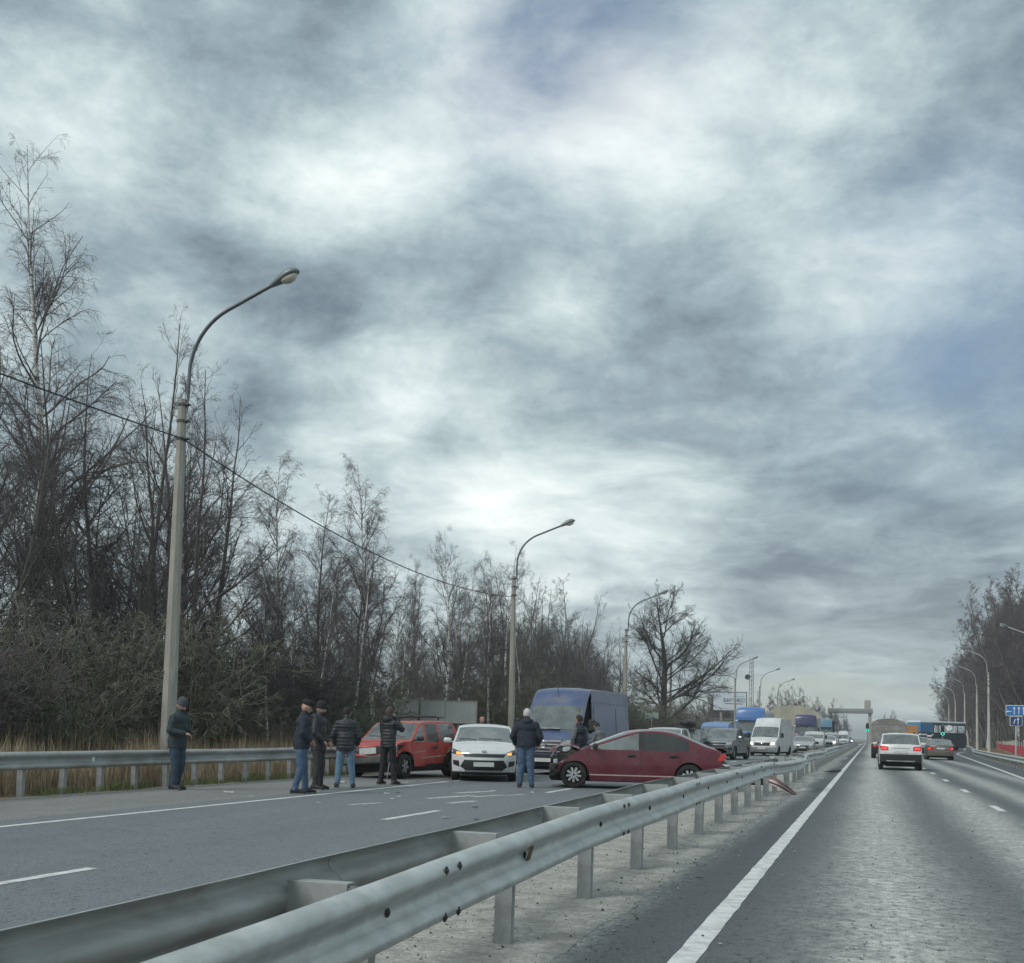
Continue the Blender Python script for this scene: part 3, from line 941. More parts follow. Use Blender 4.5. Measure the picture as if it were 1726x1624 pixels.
class Car:
    """body lofted from a side profile: +x forward, +y left, z up, origin on the ground"""

    def __init__(s, root, prof, w, belt, axles, r, paintm, ws, bl, swin, sill=0.22, taper=(0.12, 0.09), tumble=0.30, rail=0.055,
                 step=0.05, deform=None, archr=None, vlim=0.92, wide=0.55, drop=None, glass=None, sideglass=None, drop_top=None, rearglass=None, bodyname='body', archgap=0.045):
        s.root, s.w, s.belt, s.sill, s.taper, s.tumble, s.wide = root, w, belt, sill, taper, tumble, wide
        s.deform = deform or (lambda P: P)
        D, U = catmull(prof, lambda d: max(2, int(round(d / step))))
        s.cx, s.cz, s.bow, s.crn = D[:, 0], D[:, 1], D[:, 2], D[:, 3]
        s.U = U
        s.x0, s.x1 = s.cx.max(), s.cx.min()
        ex = s.cx - s.bow
        for i in range(1, len(ex)):
            ex[i] = min(ex[i], ex[i - 1] - 1e-4)
        s.ex, s.ez = ex, s.cz - s.crn
        s.axles, s.r = axles, r
        ar = archr or (r + archgap)
        # lower edge: sill with wheel arches
        zb = np.full(len(ex), sill)
        for a in axles:
            q = ar ** 2 - (ex - a) ** 2
            zb = np.where(q > 0, np.maximum(zb, r + np.sqrt(np.maximum(q, 0))), zb)
        # taper the lower edge up to the bumper ends
        zb = np.minimum(zb, s.ez)
        s.zb = zb
        nv = np.array([-1, -.985, -.94, -.86, -.7, -.5, -.25, 0, .25, .5, .7, .86, .94, .985, 1.0])
        ye = s.Yof(ex, s.ez)
        av = np.abs(nv)
        P = np.stack([s.cx[:, None] - (s.cx - ex)[:, None] * av ** 2.4, nv[None] * ye[:, None], s.cz[:, None] - s.crn[:, None] * av ** 2.6], -1)
        um = (U[:-1] + U[1:]) / 2
        vm = (nv[:-1] + nv[1:]) / 2
        body = MB()
        sheet = np.ones((len(U) - 1, len(nv) - 1), bool)
        def cut(rng_, lim):
            return ((um > rng_[0]) & (um < rng_[1]))[:, None] & (np.abs(vm) < lim)[None]
        mws = cut(ws, vlim) if ws else np.zeros_like(sheet)
        mbl = cut(bl, vlim) if bl else np.zeros_like(sheet)
        sheet &= ~mws & ~mbl
        if drop or drop_top:
            xm = (s.cx[:-1] + s.cx[1:]) / 2
            zm = (s.cz[:-1] + s.cz[1:]) / 2
            sheet &= ~np.array([(drop_top or drop)(a, b) for a, b in zip(xm, zm)])[:, None]
        body.grid(s.deform(P), mask=sheet)
        if mws.any():
            MB().grid(s.deform(P), mask=mws).build('windscreen', glass or G_screen, root, 60)
        if mbl.any():
            MB().grid(s.deform(P), mask=mbl).build('rear_window', rearglass or glass or G_screen, root, 60)
        # sides
        bz = np.minimum(s.belt, s.ez - 0.02)
        bz = np.maximum(bz, zb)
        fr_low = np.array([0.1, .25, .42, .6, .78, .92, 1.0])
        rows = [s.ez]
        gh = s.ez - bz
        for f_ in (None, .35, .7, 1.0):
            rows.append(s.ez - np.minimum(rail, gh * 0.3) if f_ is None else (s.ez - np.minimum(rail, gh * 0.3)) * (1 - f_) + bz * f_)
        for f_ in fr_low:
            rows.append(bz * (1 - f_) + zb * f_)
        Z = np.stack(rows, 1)
        xm = (ex[:-1] + ex[1:]) / 2
        ghm = (gh[:-1] + gh[1:]) / 2
        base_mask = np.ones((len(ex) - 1, Z.shape[1] - 1), bool)
        if drop:
            base_mask &= ~np.array([[drop(xm[i], (Z[i, j] + Z[i, j + 1]) / 2) for j in range(Z.shape[1] - 1)] for i in range(len(xm))])
        for sd in (1, -1):
            X = np.repeat(ex[:, None], Z.shape[1], 1)
            Pz = np.stack([X, sd * s.Yof(X, Z), Z], -1)
            Pd = s.deform(Pz)
            msk = base_mask.copy()
            for k, win in enumerate(swin):
                xa, xb = win[:2]
                if len(win) > 3 and win[3] * sd < 0:
                    continue
                wm = ((xm < xa) & (xm > xb) & (ghm > 0.075))[:, None] & (np.arange(Z.shape[1] - 1)[None] >= 1) & (np.arange(Z.shape[1] - 1)[None] <= 3)
                msk &= ~wm
                if win[2] is not None and wm.any():
                    MB().grid(Pd, mask=wm).build('side_window', win[2], root, 60)
            body.grid(Pd, mask=msk)
        s.body = body.build(bodyname, paintm, root, 42)

    def W(s, x):
        x = np.asarray(x, float)
        L = (s.x0 - s.x1) / 2
        c = (s.x0 + s.x1) / 2
        q = (x - c) / L
        f_ = np.clip((q - 0.45) / 0.55, 0, 1)
        b_ = np.clip((-q - 0.45) / 0.55, 0, 1)
        return s.w * (1 - s.taper[0] * f_ ** 2.2 - s.taper[1] * b_ ** 2.2)

    def Yof(s, x, z):
        z = np.asarray(z, float)
        lo = np.clip((s.wide - z) / s.wide, 0, 1)
        mid = np.clip((z - s.wide) / max(0.05, s.belt - s.wide), 0, 1)
        hi = np.clip(z - s.belt, 0, 5)
        return s.W(x) * (1 - 0.07 * lo ** 2 - 0.035 * mid ** 1.6) - s.tumble * hi

    def side(s, name, quad, m, sd=1, off=0.006, n=(8, 3), parent=None, smooth=40):
        """patch on the flank; quad = four (x, z) corners in order"""
        q = np.array(quad, float)
        a = np.linspace(0, 1, n[0] + 1)[:, None, None]
        b = np.linspace(0, 1, n[1] + 1)[None, :, None]
        G = (q[0] * (1 - a) + q[1] * a) * (1 - b) + (q[3] * (1 - a) + q[2] * a) * b
        P = np.stack([G[..., 0], sd * (s.Yof(G[..., 0], G[..., 1]) + off), G[..., 1]], -1)
        return s.skin(P, np.array([0, -sd, 0]) * (off + 0.004)).build(name, m, parent or s.root, smooth)

    def skin(s, P, back):
        """sheet with a rim going back into the body, so it has thickness"""
        n, m = P.shape[:2]
        rim = np.concatenate([P[0, :-1], P[:-1, -1], P[-1, :0:-1], P[:0:-1, 0]])
        rr = np.stack([rim, rim + back])
        mb = MB().grid(s.deform(P))
        mb.grid(s.deform(rr), True)
        return mb

    def xnose(s, y, z, rear=False):
        z = np.asarray(z, float)
        half = len(s.cx) // 2
        if rear:
            i = np.arange(len(s.cx))[half:][::-1]
        else:
            i = np.arange(half)
        zz = s.cz[i]
        k = np.argmax(zz > (s.belt * 0.97 if not rear else s.belt * 1.2)) or len(zz)
        i = i[:max(3, k)]
        zz = np.maximum.accumulate(s.cz[i]) + np.arange(len(i)) * 1e-6
        cx = np.interp(z, zz, s.cx[i])
        bw = np.interp(z, zz, (s.cx - s.ex)[i])
        ye = s.Yof(cx - bw, z)
        return cx - bw * np.clip(np.abs(y) / ye, 0, 1.0) ** 2.4

    def face(s, name, quad, m, rear=False, off=0.006, n=(10, 4), parent=None, smooth=40):
        """patch on the nose or tail; quad = four (y, z) corners"""
        q = np.array(quad, float)
        a = np.linspace(0, 1, n[0] + 1)[:, None, None]
        b = np.linspace(0, 1, n[1] + 1)[None, :, None]
        G = (q[0] * (1 - a) + q[1] * a) * (1 - b) + (q[3] * (1 - a) + q[2] * a) * b
        sg = -1 if rear else 1
        P = np.stack([s.xnose(G[..., 0], G[..., 1], rear) + sg * off, G[..., 0], G[..., 1]], -1)
        return s.skin(P, np.array([-sg, 0, 0]) * (off + 0.02)).build(name, m, parent or s.root, smooth)

    def pair(s, name, quad, m, **k):
        s.face(name, quad, m, **k)
        s.face(name, [(-y, z) for y, z in quad], m, **k)

    def seams(s, xs, z0, z1, sd=(1, -1), m=None):
        for sgn in sd:
            for x in xs:
                s.side('door_seam', [(x + .005, z0), (x - .005, z0), (x - .005, z1), (x + .005, z1)], m or M_seam, sgn, 0.0025, (1, 8))

    def mirror(s, x, z, m, sides=(1, -1), size=(0.13, 0.2, 0.14)):
        for sd in sides:
            y = float(s.Yof(x, z))
            mb = MB()
            P = []
            for t, sc in ((0, .55), (.25, .9), (.6, 1.0), (.9, .9), (1.0, .6)):
                th = np.linspace(0, 2 * PI, 14, endpoint=False)
                P.append(np.stack([size[0] * 0.5 * sc * np.cos(th) - 0.0, np.full(14, sd * (y + 0.05 + t * size[1])), z + 0.03 + size[2] * 0.5 * sc * np.sign(np.sin(th)) * np.abs(np.sin(th)) ** .7 + size[2] * .3], -1) + np.array([x, 0, 0]))
            mb.grid(np.array(P), True)
            mb.ng.append(tuple(mb.nv - 14 + i for i in range(14)))
            mb.ng.append(tuple(mb.nv - 70 + i for i in range(14)[::-1]))
            mb.box((x, sd * (y + 0.03), z + 0.03), (0.05, 0.12, 0.03), ch=0.008)
            P2 = [s.deform(v) for v in mb.V]
            mb.V = P2
            mb.build('mirror', m, s.root, 50)

    def handle(s, x, z, sides=(1, -1), m=None):
        for sd in sides:
            y = float(s.Yof(x, z))
            MB().box((x, sd * (y + 0.018), z), (0.2, 0.03, 0.035), ch=0.01).box((x + 0.01, sd * (y + 0.006), z - 0.012), (0.13, 0.012, 0.075), ch=0.004).build('door_handle', m or M_black, s.root, 40)

    def guts(s, xf, xr, rows=((0.15, 2), (-0.75, 2)), zseat=0.30, hseat=0.75, floor=True):
        """dark floor pan, seats and dashboard"""
        mb = MB()
        L0, L1 = s.x0 - 0.28, s.x1 + 0.28
        mb.box(((L0 + L1) / 2, 0, 0.29), (L0 - L1, 2 * s.w - 0.52, 0.26), ch=0.05)
        ax = sorted(s.axles, reverse=True)
        mb.box(((ax[0] + ax[-1]) / 2, 0, 0.27), (ax[0] - ax[-1] - 2 * s.r - 0.12, 2 * s.w - 0.14, 0.18), ch=0.03)
        for a in ax:
            mb.box((a, 0, s.r + 0.17), (2 * s.r + 0.1, 2 * s.w - 0.56, 0.36), ch=0.03)
        mb.build('underbody', M_under, s.root, 30)
        st = MB()
        for x, n in rows:
            for k in range(n):
                y = (k - (n - 1) / 2) * (1.3 / max(1, n)) if n > 1 else 0.36
                st.box((x, y, zseat + 0.14), (0.5, 0.48, 0.16), ch=0.05)
                st.box((x - 0.26, y, zseat + 0.14 + hseat * 0.42), (0.13, 0.46, hseat * 0.8), np.array(Matrix.Rotation(-0.2, 3, 'Y')), ch=0.05)
                st.box((x - 0.35, y, zseat + hseat + 0.1), (0.09, 0.24, 0.17), ch=0.04)
        st.build('seats', M_seat, s.root, 40)
        MB().box((xf, 0, s.belt - 0.17), (0.42, 2 * s.w - 0.36, 0.26), ch=0.07).build('dashboard', M_interior, s.root, 40)

    def wheels(s, spokes=7, kind='alloy', w=0.2, inset=0.015, steer=0.0, skip=()):
        for i, a in enumerate(s.axles):
            for sd in (1, -1):
                if (i, sd) in skip:
                    continue
                y = sd * (float(s.W(a)) - inset - w / 2)
                add_wheel(s.root, a, y, s.r, w, spokes, kind, steer if i == 0 else 0.0)


def plate(root, x, z, y=0.0, size=(0.52, 0.112), tilt=0.0, m=None, text=True, rx=0.0):
    o = MB().box((0, 0, 0), (0.012, size[0], size[1]), ch=0.003).build('number_plate', m or M_plate, root, 0, (x, y, z))
    o.rotation_euler = (rx, tilt, 0)
    return o


def wiper(root, x0, y0, z0, y1, dx, dz):
    MB().tube([(x0, y0, z0), (x0 + dx * .5, (y0 + y1) / 2, z0 + dz * .5 + .01), (x0 + dx, y1, z0 + dz)], 0.012, 6).build('wiper', M_black, root, 40)


def spin(root, loc, heading):
    """heading: direction the vehicle's front points to, radians from +x"""
    root.location = loc
    root.rotation_euler = (0, 0, heading)


# ---------------------------------------------------------------- maroon saloon, broadside after the crash
P_maroon = paint('maroon_paint', (0.112, 0.015, 0.028), 0.22, 0.16)
P_maroon.node_tree  # same paint for its torn-off pieces
civ = thing('saloon_car', 'dark red saloon with crushed front standing broadside across the road', 'car')
def civ_def(P):
    P = np.array(P, float)
    x, y, z = P[..., 0], P[..., 1], P[..., 2]
    f_ = np.clip((x - 1.55) / 0.65, 0, 1)
    nz = np.sin(x * 9 + y * 5) * 0.5 + np.sin(y * 8 + z * 11 + 1.3) * 0.5
    P[..., 0] = x - 0.34 * f_ ** 1.3 + 0.03 * f_ * nz
    # the wing sags towards the front
    sag = np.clip((z - 0.58) / 0.25, 0, 1) * np.clip((x - 1.08) / 0.7, 0, 1) ** 1.2
    P[..., 2] = z - 0.24 * sag + 0.02 * f_ * nz
    P[..., 1] = y + 0.035 * f_ * nz - 0.03 * f_ * np.sign(y)
    # rear corner pushed in and torn
    g_ = np.clip((-x - 1.95) / 0.3, 0, 1)
    P[..., 0] = P[..., 0] + 0.05 * g_ * nz
    P[..., 2] = P[..., 2] + 0.03 * g_ * nz * (z > 0.5)
    return P
cprof = [(2.15, .24, .25, 0), (2.22, .42, .26, 0), (2.20, .60, .26, 0), (2.08, .73, .26, .02), (1.80, .85, .12, .07), (1.42, .945, .03, .06), (1.24, .98, .08, .04),
         (.22, 1.35, .12, .05), (-.20, 1.425, .02, .055), (-.70, 1.43, -.02, .055), (-1.12, 1.36, -.06, .05), (-1.80, 1.08, -.08, .04), (-2.10, 1.00, -.10, .04),
         (-2.20, .94, -.16, .03), (-2.24, .75, -.18, 0), (-2.27, .55, -.18, 0), (-2.24, .32, -.18, 0)]
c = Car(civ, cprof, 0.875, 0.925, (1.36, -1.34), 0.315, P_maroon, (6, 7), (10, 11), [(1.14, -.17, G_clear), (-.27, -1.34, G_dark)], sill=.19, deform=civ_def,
        drop=lambda x, z: x > 1.86 or (x > 1.62 and z < 0.42) or (x < -1.80 and z < 0.50), drop_top=lambda x, z: x > 1.34 or (x < -1.80 and z < .5), tumble=0.33, rail=0.05)
c.guts(0.85, 0)
c.wheels(9, 'alloy', 0.2, 0.02, steer=0.10)
c.seams((1.02, -0.22, -1.10), .30, .90)
for sd in (1, -1):
    c.side('side_moulding', [(.98, .315), (-.98, .315), (-.98, .345), (.98, .345)], mat('side_moulding', (0.42, 0.30, 0.31), 0.4), sd, 0.008, (16, 1))
    c.side('window_trim', [(-0.16, .935), (-.28, .935), (-.28, 1.36), (-0.16, 1.35)], M_black, sd, 0.004, (2, 5))
c.handle(0.0, .80)
c.handle(-.98, .81)
c.mirror(.86, .93, M_black)
# bonnet torn loose and folded
sv, vv = np.meshgrid(np.linspace(0, 1, 14), np.linspace(-1, 1, 17), indexing='ij')
bx_ = 1.24 + .70 * sv + .05 * np.sin(vv * 6) * sv
by_ = vv * (.79 - .08 * sv) + .03 * np.sin(sv * 9) * sv
bz_ = .975 + .085 * np.sin(np.clip(sv * 1.1, 0, 1) * PI) - (.05 + .07 * sv) * np.abs(vv) ** 3 + .05 * np.abs(np.sin(vv * 3.1 + sv * 3)) * sv - .16 * np.clip(sv - .66, 0, 1) * 2.2 + .03 * np.sin(sv * 14 + vv * 4) * sv
Pb = np.stack([bx_, by_, bz_], -1)
bn = MB().grid(Pb).grid(Pb - np.array([.0, 0, .022]))
bn.build('bonnet', P_maroon, civ, 28)
# bare engine bay
eb = MB()
eb.box((1.66, .0, .62), (.20, 1.35, .06), rot=np.array(Matrix.Rotation(.1, 3, 'Z')), ch=.01)
eb.box((1.70, .05, .35), (.10, 1.30, .07), rot=np.array(Matrix.Rotation(-.12, 3, 'Z')), ch=.01)
eb.box((1.58, 0, .48), (.08, 1.1, .34), ch=.02)
eb.box((1.80, .2, .30), (.3, .9, .05), rot=np.array(Matrix.Rotation(.2, 3, 'Y')), ch=.01)
eb.box((1.84, .5, .46), (.12, .35, .2), rot=np.array(Matrix.Rotation(.5, 3, 'Z')), ch=.03)
eb.box((1.30, .1, .58), (.55, 1.25, .52), ch=.08)
eb.box((1.58, 0, .68), (.34, 1.40, .30), ch=.04)
eb.box((1.35, 0, .80), (.3, 1.45, .22), ch=.04)
for k in range(7):
    eb.box((1.66 + rnd.uniform(-.08, .1), rnd.uniform(-.62, .72), rnd.uniform(.28, .66)), (rnd.uniform(.06, .2), rnd.uniform(.06, .22), rnd.uniform(.06, .2)), np.array(Matrix.Rotation(rnd.uniform(0, 3), 3, Vector((rnd.random(), rnd.random(), rnd.random())))), ch=.01)
eb.build('engine_bay', mat('engine_bay', (0.035, 0.034, 0.033), .7, metal=.3, vary=.6, scale=14, dirt=((.16, .15, .13), .6), dscale=9), civ, 30)
M_hose = mat('loose_hose', (0.05, 0.05, 0.052), .6)
M_pale = mat('torn_pale_plastic', (0.33, 0.33, 0.32), .6, vary=.3, scale=8)
for k in range(9):
    a = np.array([1.70 + rnd.uniform(-.05, .1), rnd.uniform(-.1, .75), rnd.uniform(.42, .66)])
    b_ = a + np.array([rnd.uniform(.02, .18), rnd.uniform(-.1, .1), rnd.uniform(-.38, -.15)])
    mid = (a + b_) / 2 + np.array([rnd.uniform(.03, .12), rnd.uniform(-.08, .08), rnd.uniform(-.1, .1)])
    t_ = np.linspace(0, 1, 7)[:, None]
    MB().tube(a * (1 - t_) ** 2 + 2 * mid * t_ * (1 - t_) + b_ * t_ ** 2, rnd.uniform(.008, .016), 6).build('loose_hose', M_hose if k % 3 else M_pale, civ, 60)
th = np.linspace(R(15), R(170), 12)
for rad, ww, mm in ((.365, .16, M_pale), (.335, .24, M_black)):
    P = np.stack([np.stack([1.36 + rad * np.cos(th) * (1.1 if mm is M_pale else 1), np.full(12, q), .33 + rad * np.sin(th)], -1) for q in (.845 - ww, .80, .852)], 1)
    if mm is M_pale:
        P = P[1:7]
    MB().grid(P).build('wheel_arch_liner', mm, civ, 60)
MB().box((1.76, .42, .60), (.12, .30, .13), np.array(Matrix.Rotation(.5, 3, 'Z')), ch=.03).build('headlight', M_lampglass, civ, 40)
MB().box((1.74, -.40, .57), (.12, .30, .13), np.array(Matrix.Rotation(-.2, 3, 'Z')), ch=.03).build('headlight', M_lampdark, civ, 40)
# broken tail: hanging bumper shell, lamp shards
c.side('taillight', [(-1.98, .74), (-2.12, .74), (-2.16, .90), (-2.06, .90)], M_red_l, 1, .006, (3, 3))
c.side('taillight', [(-1.98, .74), (-2.12, .74), (-2.16, .90), (-2.06, .90)], M_red_l, -1, .006, (3, 3))
MB().box((-2.18, .42, .66), (.10, .46, .09), np.array(Matrix.Rotation(.3, 3, 'X')), ch=.03).build('bumper_beam', M_pale, civ, 30)
MB().box((-2.10, .1, .55), (.18, 1.2, .28), ch=.05).build('boot_floor', M_under, civ, 30)
P = np.array([[(-2.02 - .28 * math.sin(v * 1.5), .80 - .75 * v, .56 - .30 * u - .06 * v) for u in (0, .4, .8, 1)] for v in np.linspace(0, 1, 9)])
MB().grid(P).grid(P + np.array([.012, 0, 0])).build('torn_bumper', P_maroon, civ, 50)
MB().box((-2.24, .66, .50), (.05, .05, .26), np.array(Matrix.Rotation(.35, 3, 'Y')), ch=.01).box((-2.2, .74, .62), (.2, .03, .05), np.array(Matrix.Rotation(-.3, 3, 'Y')), ch=.01).build('lamp_shard', mat('white_shard', (.66, .64, .63), .3), civ, 30)
P = np.array([[(-1.97 - .3 * u, .60 - 1.2 * v, 1.015 + .03 * math.sin(v * 7) + .05 * math.sin(u * 3) - .10 * u) for u in np.linspace(0, 1, 5)] for v in np.linspace(0, 1, 8)])
MB().grid(P).build('boot_lid', M_black, civ, 50)
spin(civ, (-5.48, 25.55, 0), PI + R(13))

# ---------------------------------------------------------------- white hatchback facing the camera
P_white = paint('white_paint', (0.62, 0.64, 0.64), 0.32, 0.22, 0.0)
kia = thing('hatchback_car', 'clean white hatchback with amber indicators lit, facing along the road', 'car')
kprof = [(1.98, .20, .28, 0), (2.08, .34, .30, 0), (2.10, .50, .30, 0), (2.06, .66, .30, .01), (1.93, .80, .27, .03), (1.5, .945, .10, .06), (1.15, 1.02, .05, .05),
         (.30, 1.40, .10, .05), (-.1, 1.47, .02, .06), (-.9, 1.47, -.02, .06), (-1.55, 1.38, -.06, .05), (-1.93, 1.05, -.08, .04), (-2.02, .85, -.14, 0), (-2.06, .55, -.16, 0), (-2.02, .28, -.16, 0)]
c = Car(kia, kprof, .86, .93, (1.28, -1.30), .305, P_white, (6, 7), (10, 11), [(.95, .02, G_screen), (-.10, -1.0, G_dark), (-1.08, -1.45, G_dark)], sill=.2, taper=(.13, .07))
c.guts(.95, 0)
c.wheels(8, 'alloy', .19)
c.seams((.98, -.04, -1.0), .3, .92)
c.handle(.15, .82); c.handle(-.85, .83)
c.mirror(.82, .95, P_white)
c.face('grille', [(-.50, .625), (.50, .625), (.56, .705), (-.56, .705)], M_black, off=.010)
c.face('chrome_trim', [(-.57, .705), (.57, .705), (.60, .720), (-.60, .720)], M_chrome, off=.012)
c.face('lower_grille', [(-.46, .285), (.46, .285), (.60, .38), (-.60, .38)], M_black, off=.010)
c.face('lower_grille', [(-.60, .38), (.60, .38), (.50, .545), (-.50, .545)], M_black, off=.010)
c.face('lower_trim', [(-.48, .265), (.48, .265), (.50, .285), (-.50, .285)], M_chrome, off=.012)
c.pair('headlight', [(.60, .66), (.835, .70), (.80, .83), (.56, .735)], M_lampdark, off=.010)
c.pair('indicator', [(.60, .672), (.71, .68), (.70, .755), (.585, .725)], M_amber, off=.022)
c.pair('fog_lamp_recess', [(.62, .37), (.78, .42), (.79, .53), (.64, .52)], M_black, off=.010)
c.face('chin_spoiler', [(-.80, .20), (.80, .20), (.80, .245), (-.80, .245)], M_black, off=.008)
plate(kia, 2.135, .44)
bd = MB().lathe([(0, .012), (.055, .010), (.065, 0)], 20, rot=[[0, 0, 1], [0, 1, 0], [-1, 0, 0]], sq=(.55, 1)).build('badge', M_chrome, kia, 40, (2.02, 0, .765))
wiper(kia, 1.13, .45, 1.06, -.15, -.03, .02)
wiper(kia, 1.13, -.2, 1.06, -.66, -.06, .0)
spin(kia, (-9.95, 27.4, 0), -PI / 2 + R(20))

# ---------------------------------------------------------------- red three-door wagon with a dented flank
P_red = paint('faded_red_paint', (0.46, 0.055, 0.045), 0.38, 0.30, 0.0)
red = thing('red_hatchback', 'battered red hatchback with roof bars and scraped dented side', 'car')
def red_def(P):
    P = np.array(P, float)
    x, y, z = P[..., 0], P[..., 1], P[..., 2]
    nz = np.sin(x * 7 + z * 6) * .5 + np.sin(x * 15 - z * 9 + 2) * .5
    sd = np.clip(y / .5, 0, 1) * np.clip((.95 - z) / .25, 0, 1)
    P[..., 1] = y - sd * (.10 * np.exp(-((x + .45) / .75) ** 2) + .022 * nz + .12 * np.exp(-((x - 1.45) / .3) ** 2))
    cr = np.clip((x - 1.2) / .6, 0, 1) * np.clip(y / .4, 0, 1)
    P[..., 0] = P[..., 0] - .16 * cr + .03 * cr * nz
    P[..., 2] = P[..., 2] + .04 * cr * np.clip((z - .6) / .2, 0, 1)
    return P
rprof = [(1.92, .32, .10, 0), (1.97, .45, .10, 0), (1.95, .62, .10, 0), (1.90, .80, .10, .01), (1.80, .88, .08, .02), (1.3, .97, .03, .03), (.98, 1.01, .05, .03),
         (.45, 1.44, .07, .03), (.1, 1.50, .01, .035), (-.9, 1.52, -.01, .035), (-1.50, 1.49, -.03, .035), (-1.85, 1.06, -.04, .03), (-1.90, .9, -.07, 0), (-1.92, .55, -.07, 0), (-1.88, .34, -.07, 0)]
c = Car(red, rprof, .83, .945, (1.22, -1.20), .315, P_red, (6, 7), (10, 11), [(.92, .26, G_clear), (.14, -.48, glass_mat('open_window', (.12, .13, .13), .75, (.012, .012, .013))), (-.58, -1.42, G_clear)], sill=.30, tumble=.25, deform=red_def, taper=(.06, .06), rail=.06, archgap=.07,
        drop=lambda x, z: x > 1.70 and z < .58)
c.guts(.85, 0, rows=((.05, 2), (-.85, 2)))
c.wheels(6, 'dark', .20, steer=.05)
c.seams((.93, -.48), .38, .93)
c.handle(-.28, .80)
c.mirror(.75, .96, M_black, size=(.10, .19, .13))
c.face('grille', [(-.52, .64), (.52, .64), (.52, .80), (-.52, .80)], M_black, off=.012)
c.face('headlight', [(.54, .64), (.80, .64), (.80, .80), (.54, .80)], M_lampdark, off=.014)
c.face('headlight', [(-.54, .64), (-.80, .64), (-.80, .80), (-.54, .80)], M_lampglass, off=.014)
bm_ = MB()
bm_.box((1.86, -.05, .47), (.16, 1.55, .22), np.array(Matrix.Rotation(.06, 3, 'X')), ch=.04)
bm_.build('front_bumper', mat('bumper_plastic', (.055, .057, .06), .6, vary=.3, dirt=((.2, .19, .17), .5)), red, 40)
plate(red, 1.95, .70, .10, size=(.50, .16), rx=.08)
for sd in (1, -1):
    MB().box((.35, sd * .62, 1.565), (.035, .05, .09), ch=.01).box((-.75, sd * .62, 1.575), (.035, .05, .09), ch=.01).build('rack_foot', M_black, red, 30)
for x in (.35, -.75):
    MB().tube([(x, -.78, 1.61), (x, .78, 1.61)], .018, 8).build('roof_bar', M_black, red, 50)
for y in (-.45, .45):
    MB().tube([(.65, y, 1.63), (-1.0, y, 1.64)], .014, 8).build('roof_bar', M_black, red, 50)
wiper(red, .99, .35, 1.06, -.45, .02, .03)
wiper(red, .99, .62, 1.06, .05, .0, .08)
# scraped bare patches and a loose strip
M_scrape = mat('scraped_primer', (.42, .36, .34), .8, vary=.4, scale=25)
c.side('gap_shade_patch', [(1.76, .62), (1.32, .80), (1.28, .85), (1.72, .83)], M_black, 1, .012, (6, 3))  # black patch laid on the wing, painted shade of a torn opening
c.side('scrape', [(.55, .50), (-.95, .55), (-1.0, .585), (.5, .53)], M_scrape, 1, .004, (10, 2))
c.side('scrape', [(-.98, .62), (-1.30, .74), (-1.34, .82), (-1.10, .80)], M_scrape, 1, .004, (6, 3))
c.side('scrape', [(.78, .66), (.2, .70), (.2, .715), (.78, .685)], M_scrape, 1, .004, (8, 1))
c.side('door_moulding', [(.85, .60), (-.9, .60), (-.9, .635), (.85, .635)], M_black, -1, .006, (10, 1))
t_ = np.linspace(0, 1, 9)[:, None]
MB().tube(np.array([1.76, .72, .66]) * (1 - t_) ** 2 + 2 * np.array([2.05, .80, .45]) * t_ * (1 - t_) + np.array([1.90, .66, .02]) * t_ ** 2, .012, 6).build('loose_strip', M_pale, red, 60)
spin(red, (-11.95, 26.6, 0), -PI / 2 - R(7))
red.rotation_euler.x = R(1.0)

# ---------------------------------------------------------------- blue high-roof van
P_blue = paint('blue_van_paint', (0.058, 0.088, 0.19), 0.36, 0.35, 0.0)
van = thing('blue_van', 'dusty blue high roof panel van with round badge stopped behind the wreck', 'van')
vprof = [(2.86, .28, .16, 0), (2.93, .45, .17, 0), (2.93, .75, .16, 0), (2.88, 1.0, .14, .01), (2.78, 1.10, .12, .03), (2.42, 1.32, .08, .05), (2.36, 1.36, .08, .04),
         (1.86, 2.12, .10, .05), (1.80, 2.20, .10, .05), (1.50, 2.58, .10, .06), (1.10, 2.70, .02, .07), (-2.6, 2.71, .0, .07), (-2.88, 2.62, -.04, .06), (-2.94, 1.4, -.05, .02), (-2.95, .5, -.05, 0), (-2.9, .34, -.05, 0)]
c = Car(van, vprof, .99, 1.28, (1.98, -1.70), .35, P_blue, (6, 7), None, [(2.2, 1.22, None, 1), (2.2, 1.22, G_screen, -1)], sill=.30, taper=(.06, .01), tumble=.055, rail=.09, step=.07, wide=.7)
# the driver's window: partly lowered
c.guts(2.1, 0, rows=((1.15, 3),), zseat=.75)
MB().box((-0.9, 0, 1.4), (3.6, 1.55, 1.8), ch=.05).build('load_bay', M_interior, van, 30)
c.wheels(6, 'steel', .22)
c.seams((2.28, 1.12, -.45), .42, 2.05)
for sd in (1, -1):
    c.side('side_moulding', [(1.5, .60), (-1.2, .60), (-1.2, .72), (1.5, .72)], M_black, sd, .012, (14, 1))
    c.side('pressed_panel', [(.98, 1.24), (-1.15, 1.24), (-1.15, 2.12), (.98, 2.12)], P_blue, sd, .012, (12, 5))
    c.side('pressed_panel', [(-1.35, 1.24), (-2.75, 1.24), (-2.75, 2.12), (-1.35, 2.12)], P_blue, sd, .012, (10, 5))
    c.side('gutter_rib', [(1.30, 2.26), (-2.8, 2.26), (-2.8, 2.30), (1.30, 2.30)], P_blue, sd, .022, (18, 1))
c.handle(1.3, 1.12)
for sd in (1, -1):
    MB().box((2.05, sd * 1.22, 1.52), (.12, .24, .38), ch=.05).box((2.05, sd * 1.05, 1.38), (.06, .16, .05), ch=.01).build('mirror', M_black, van, 40)
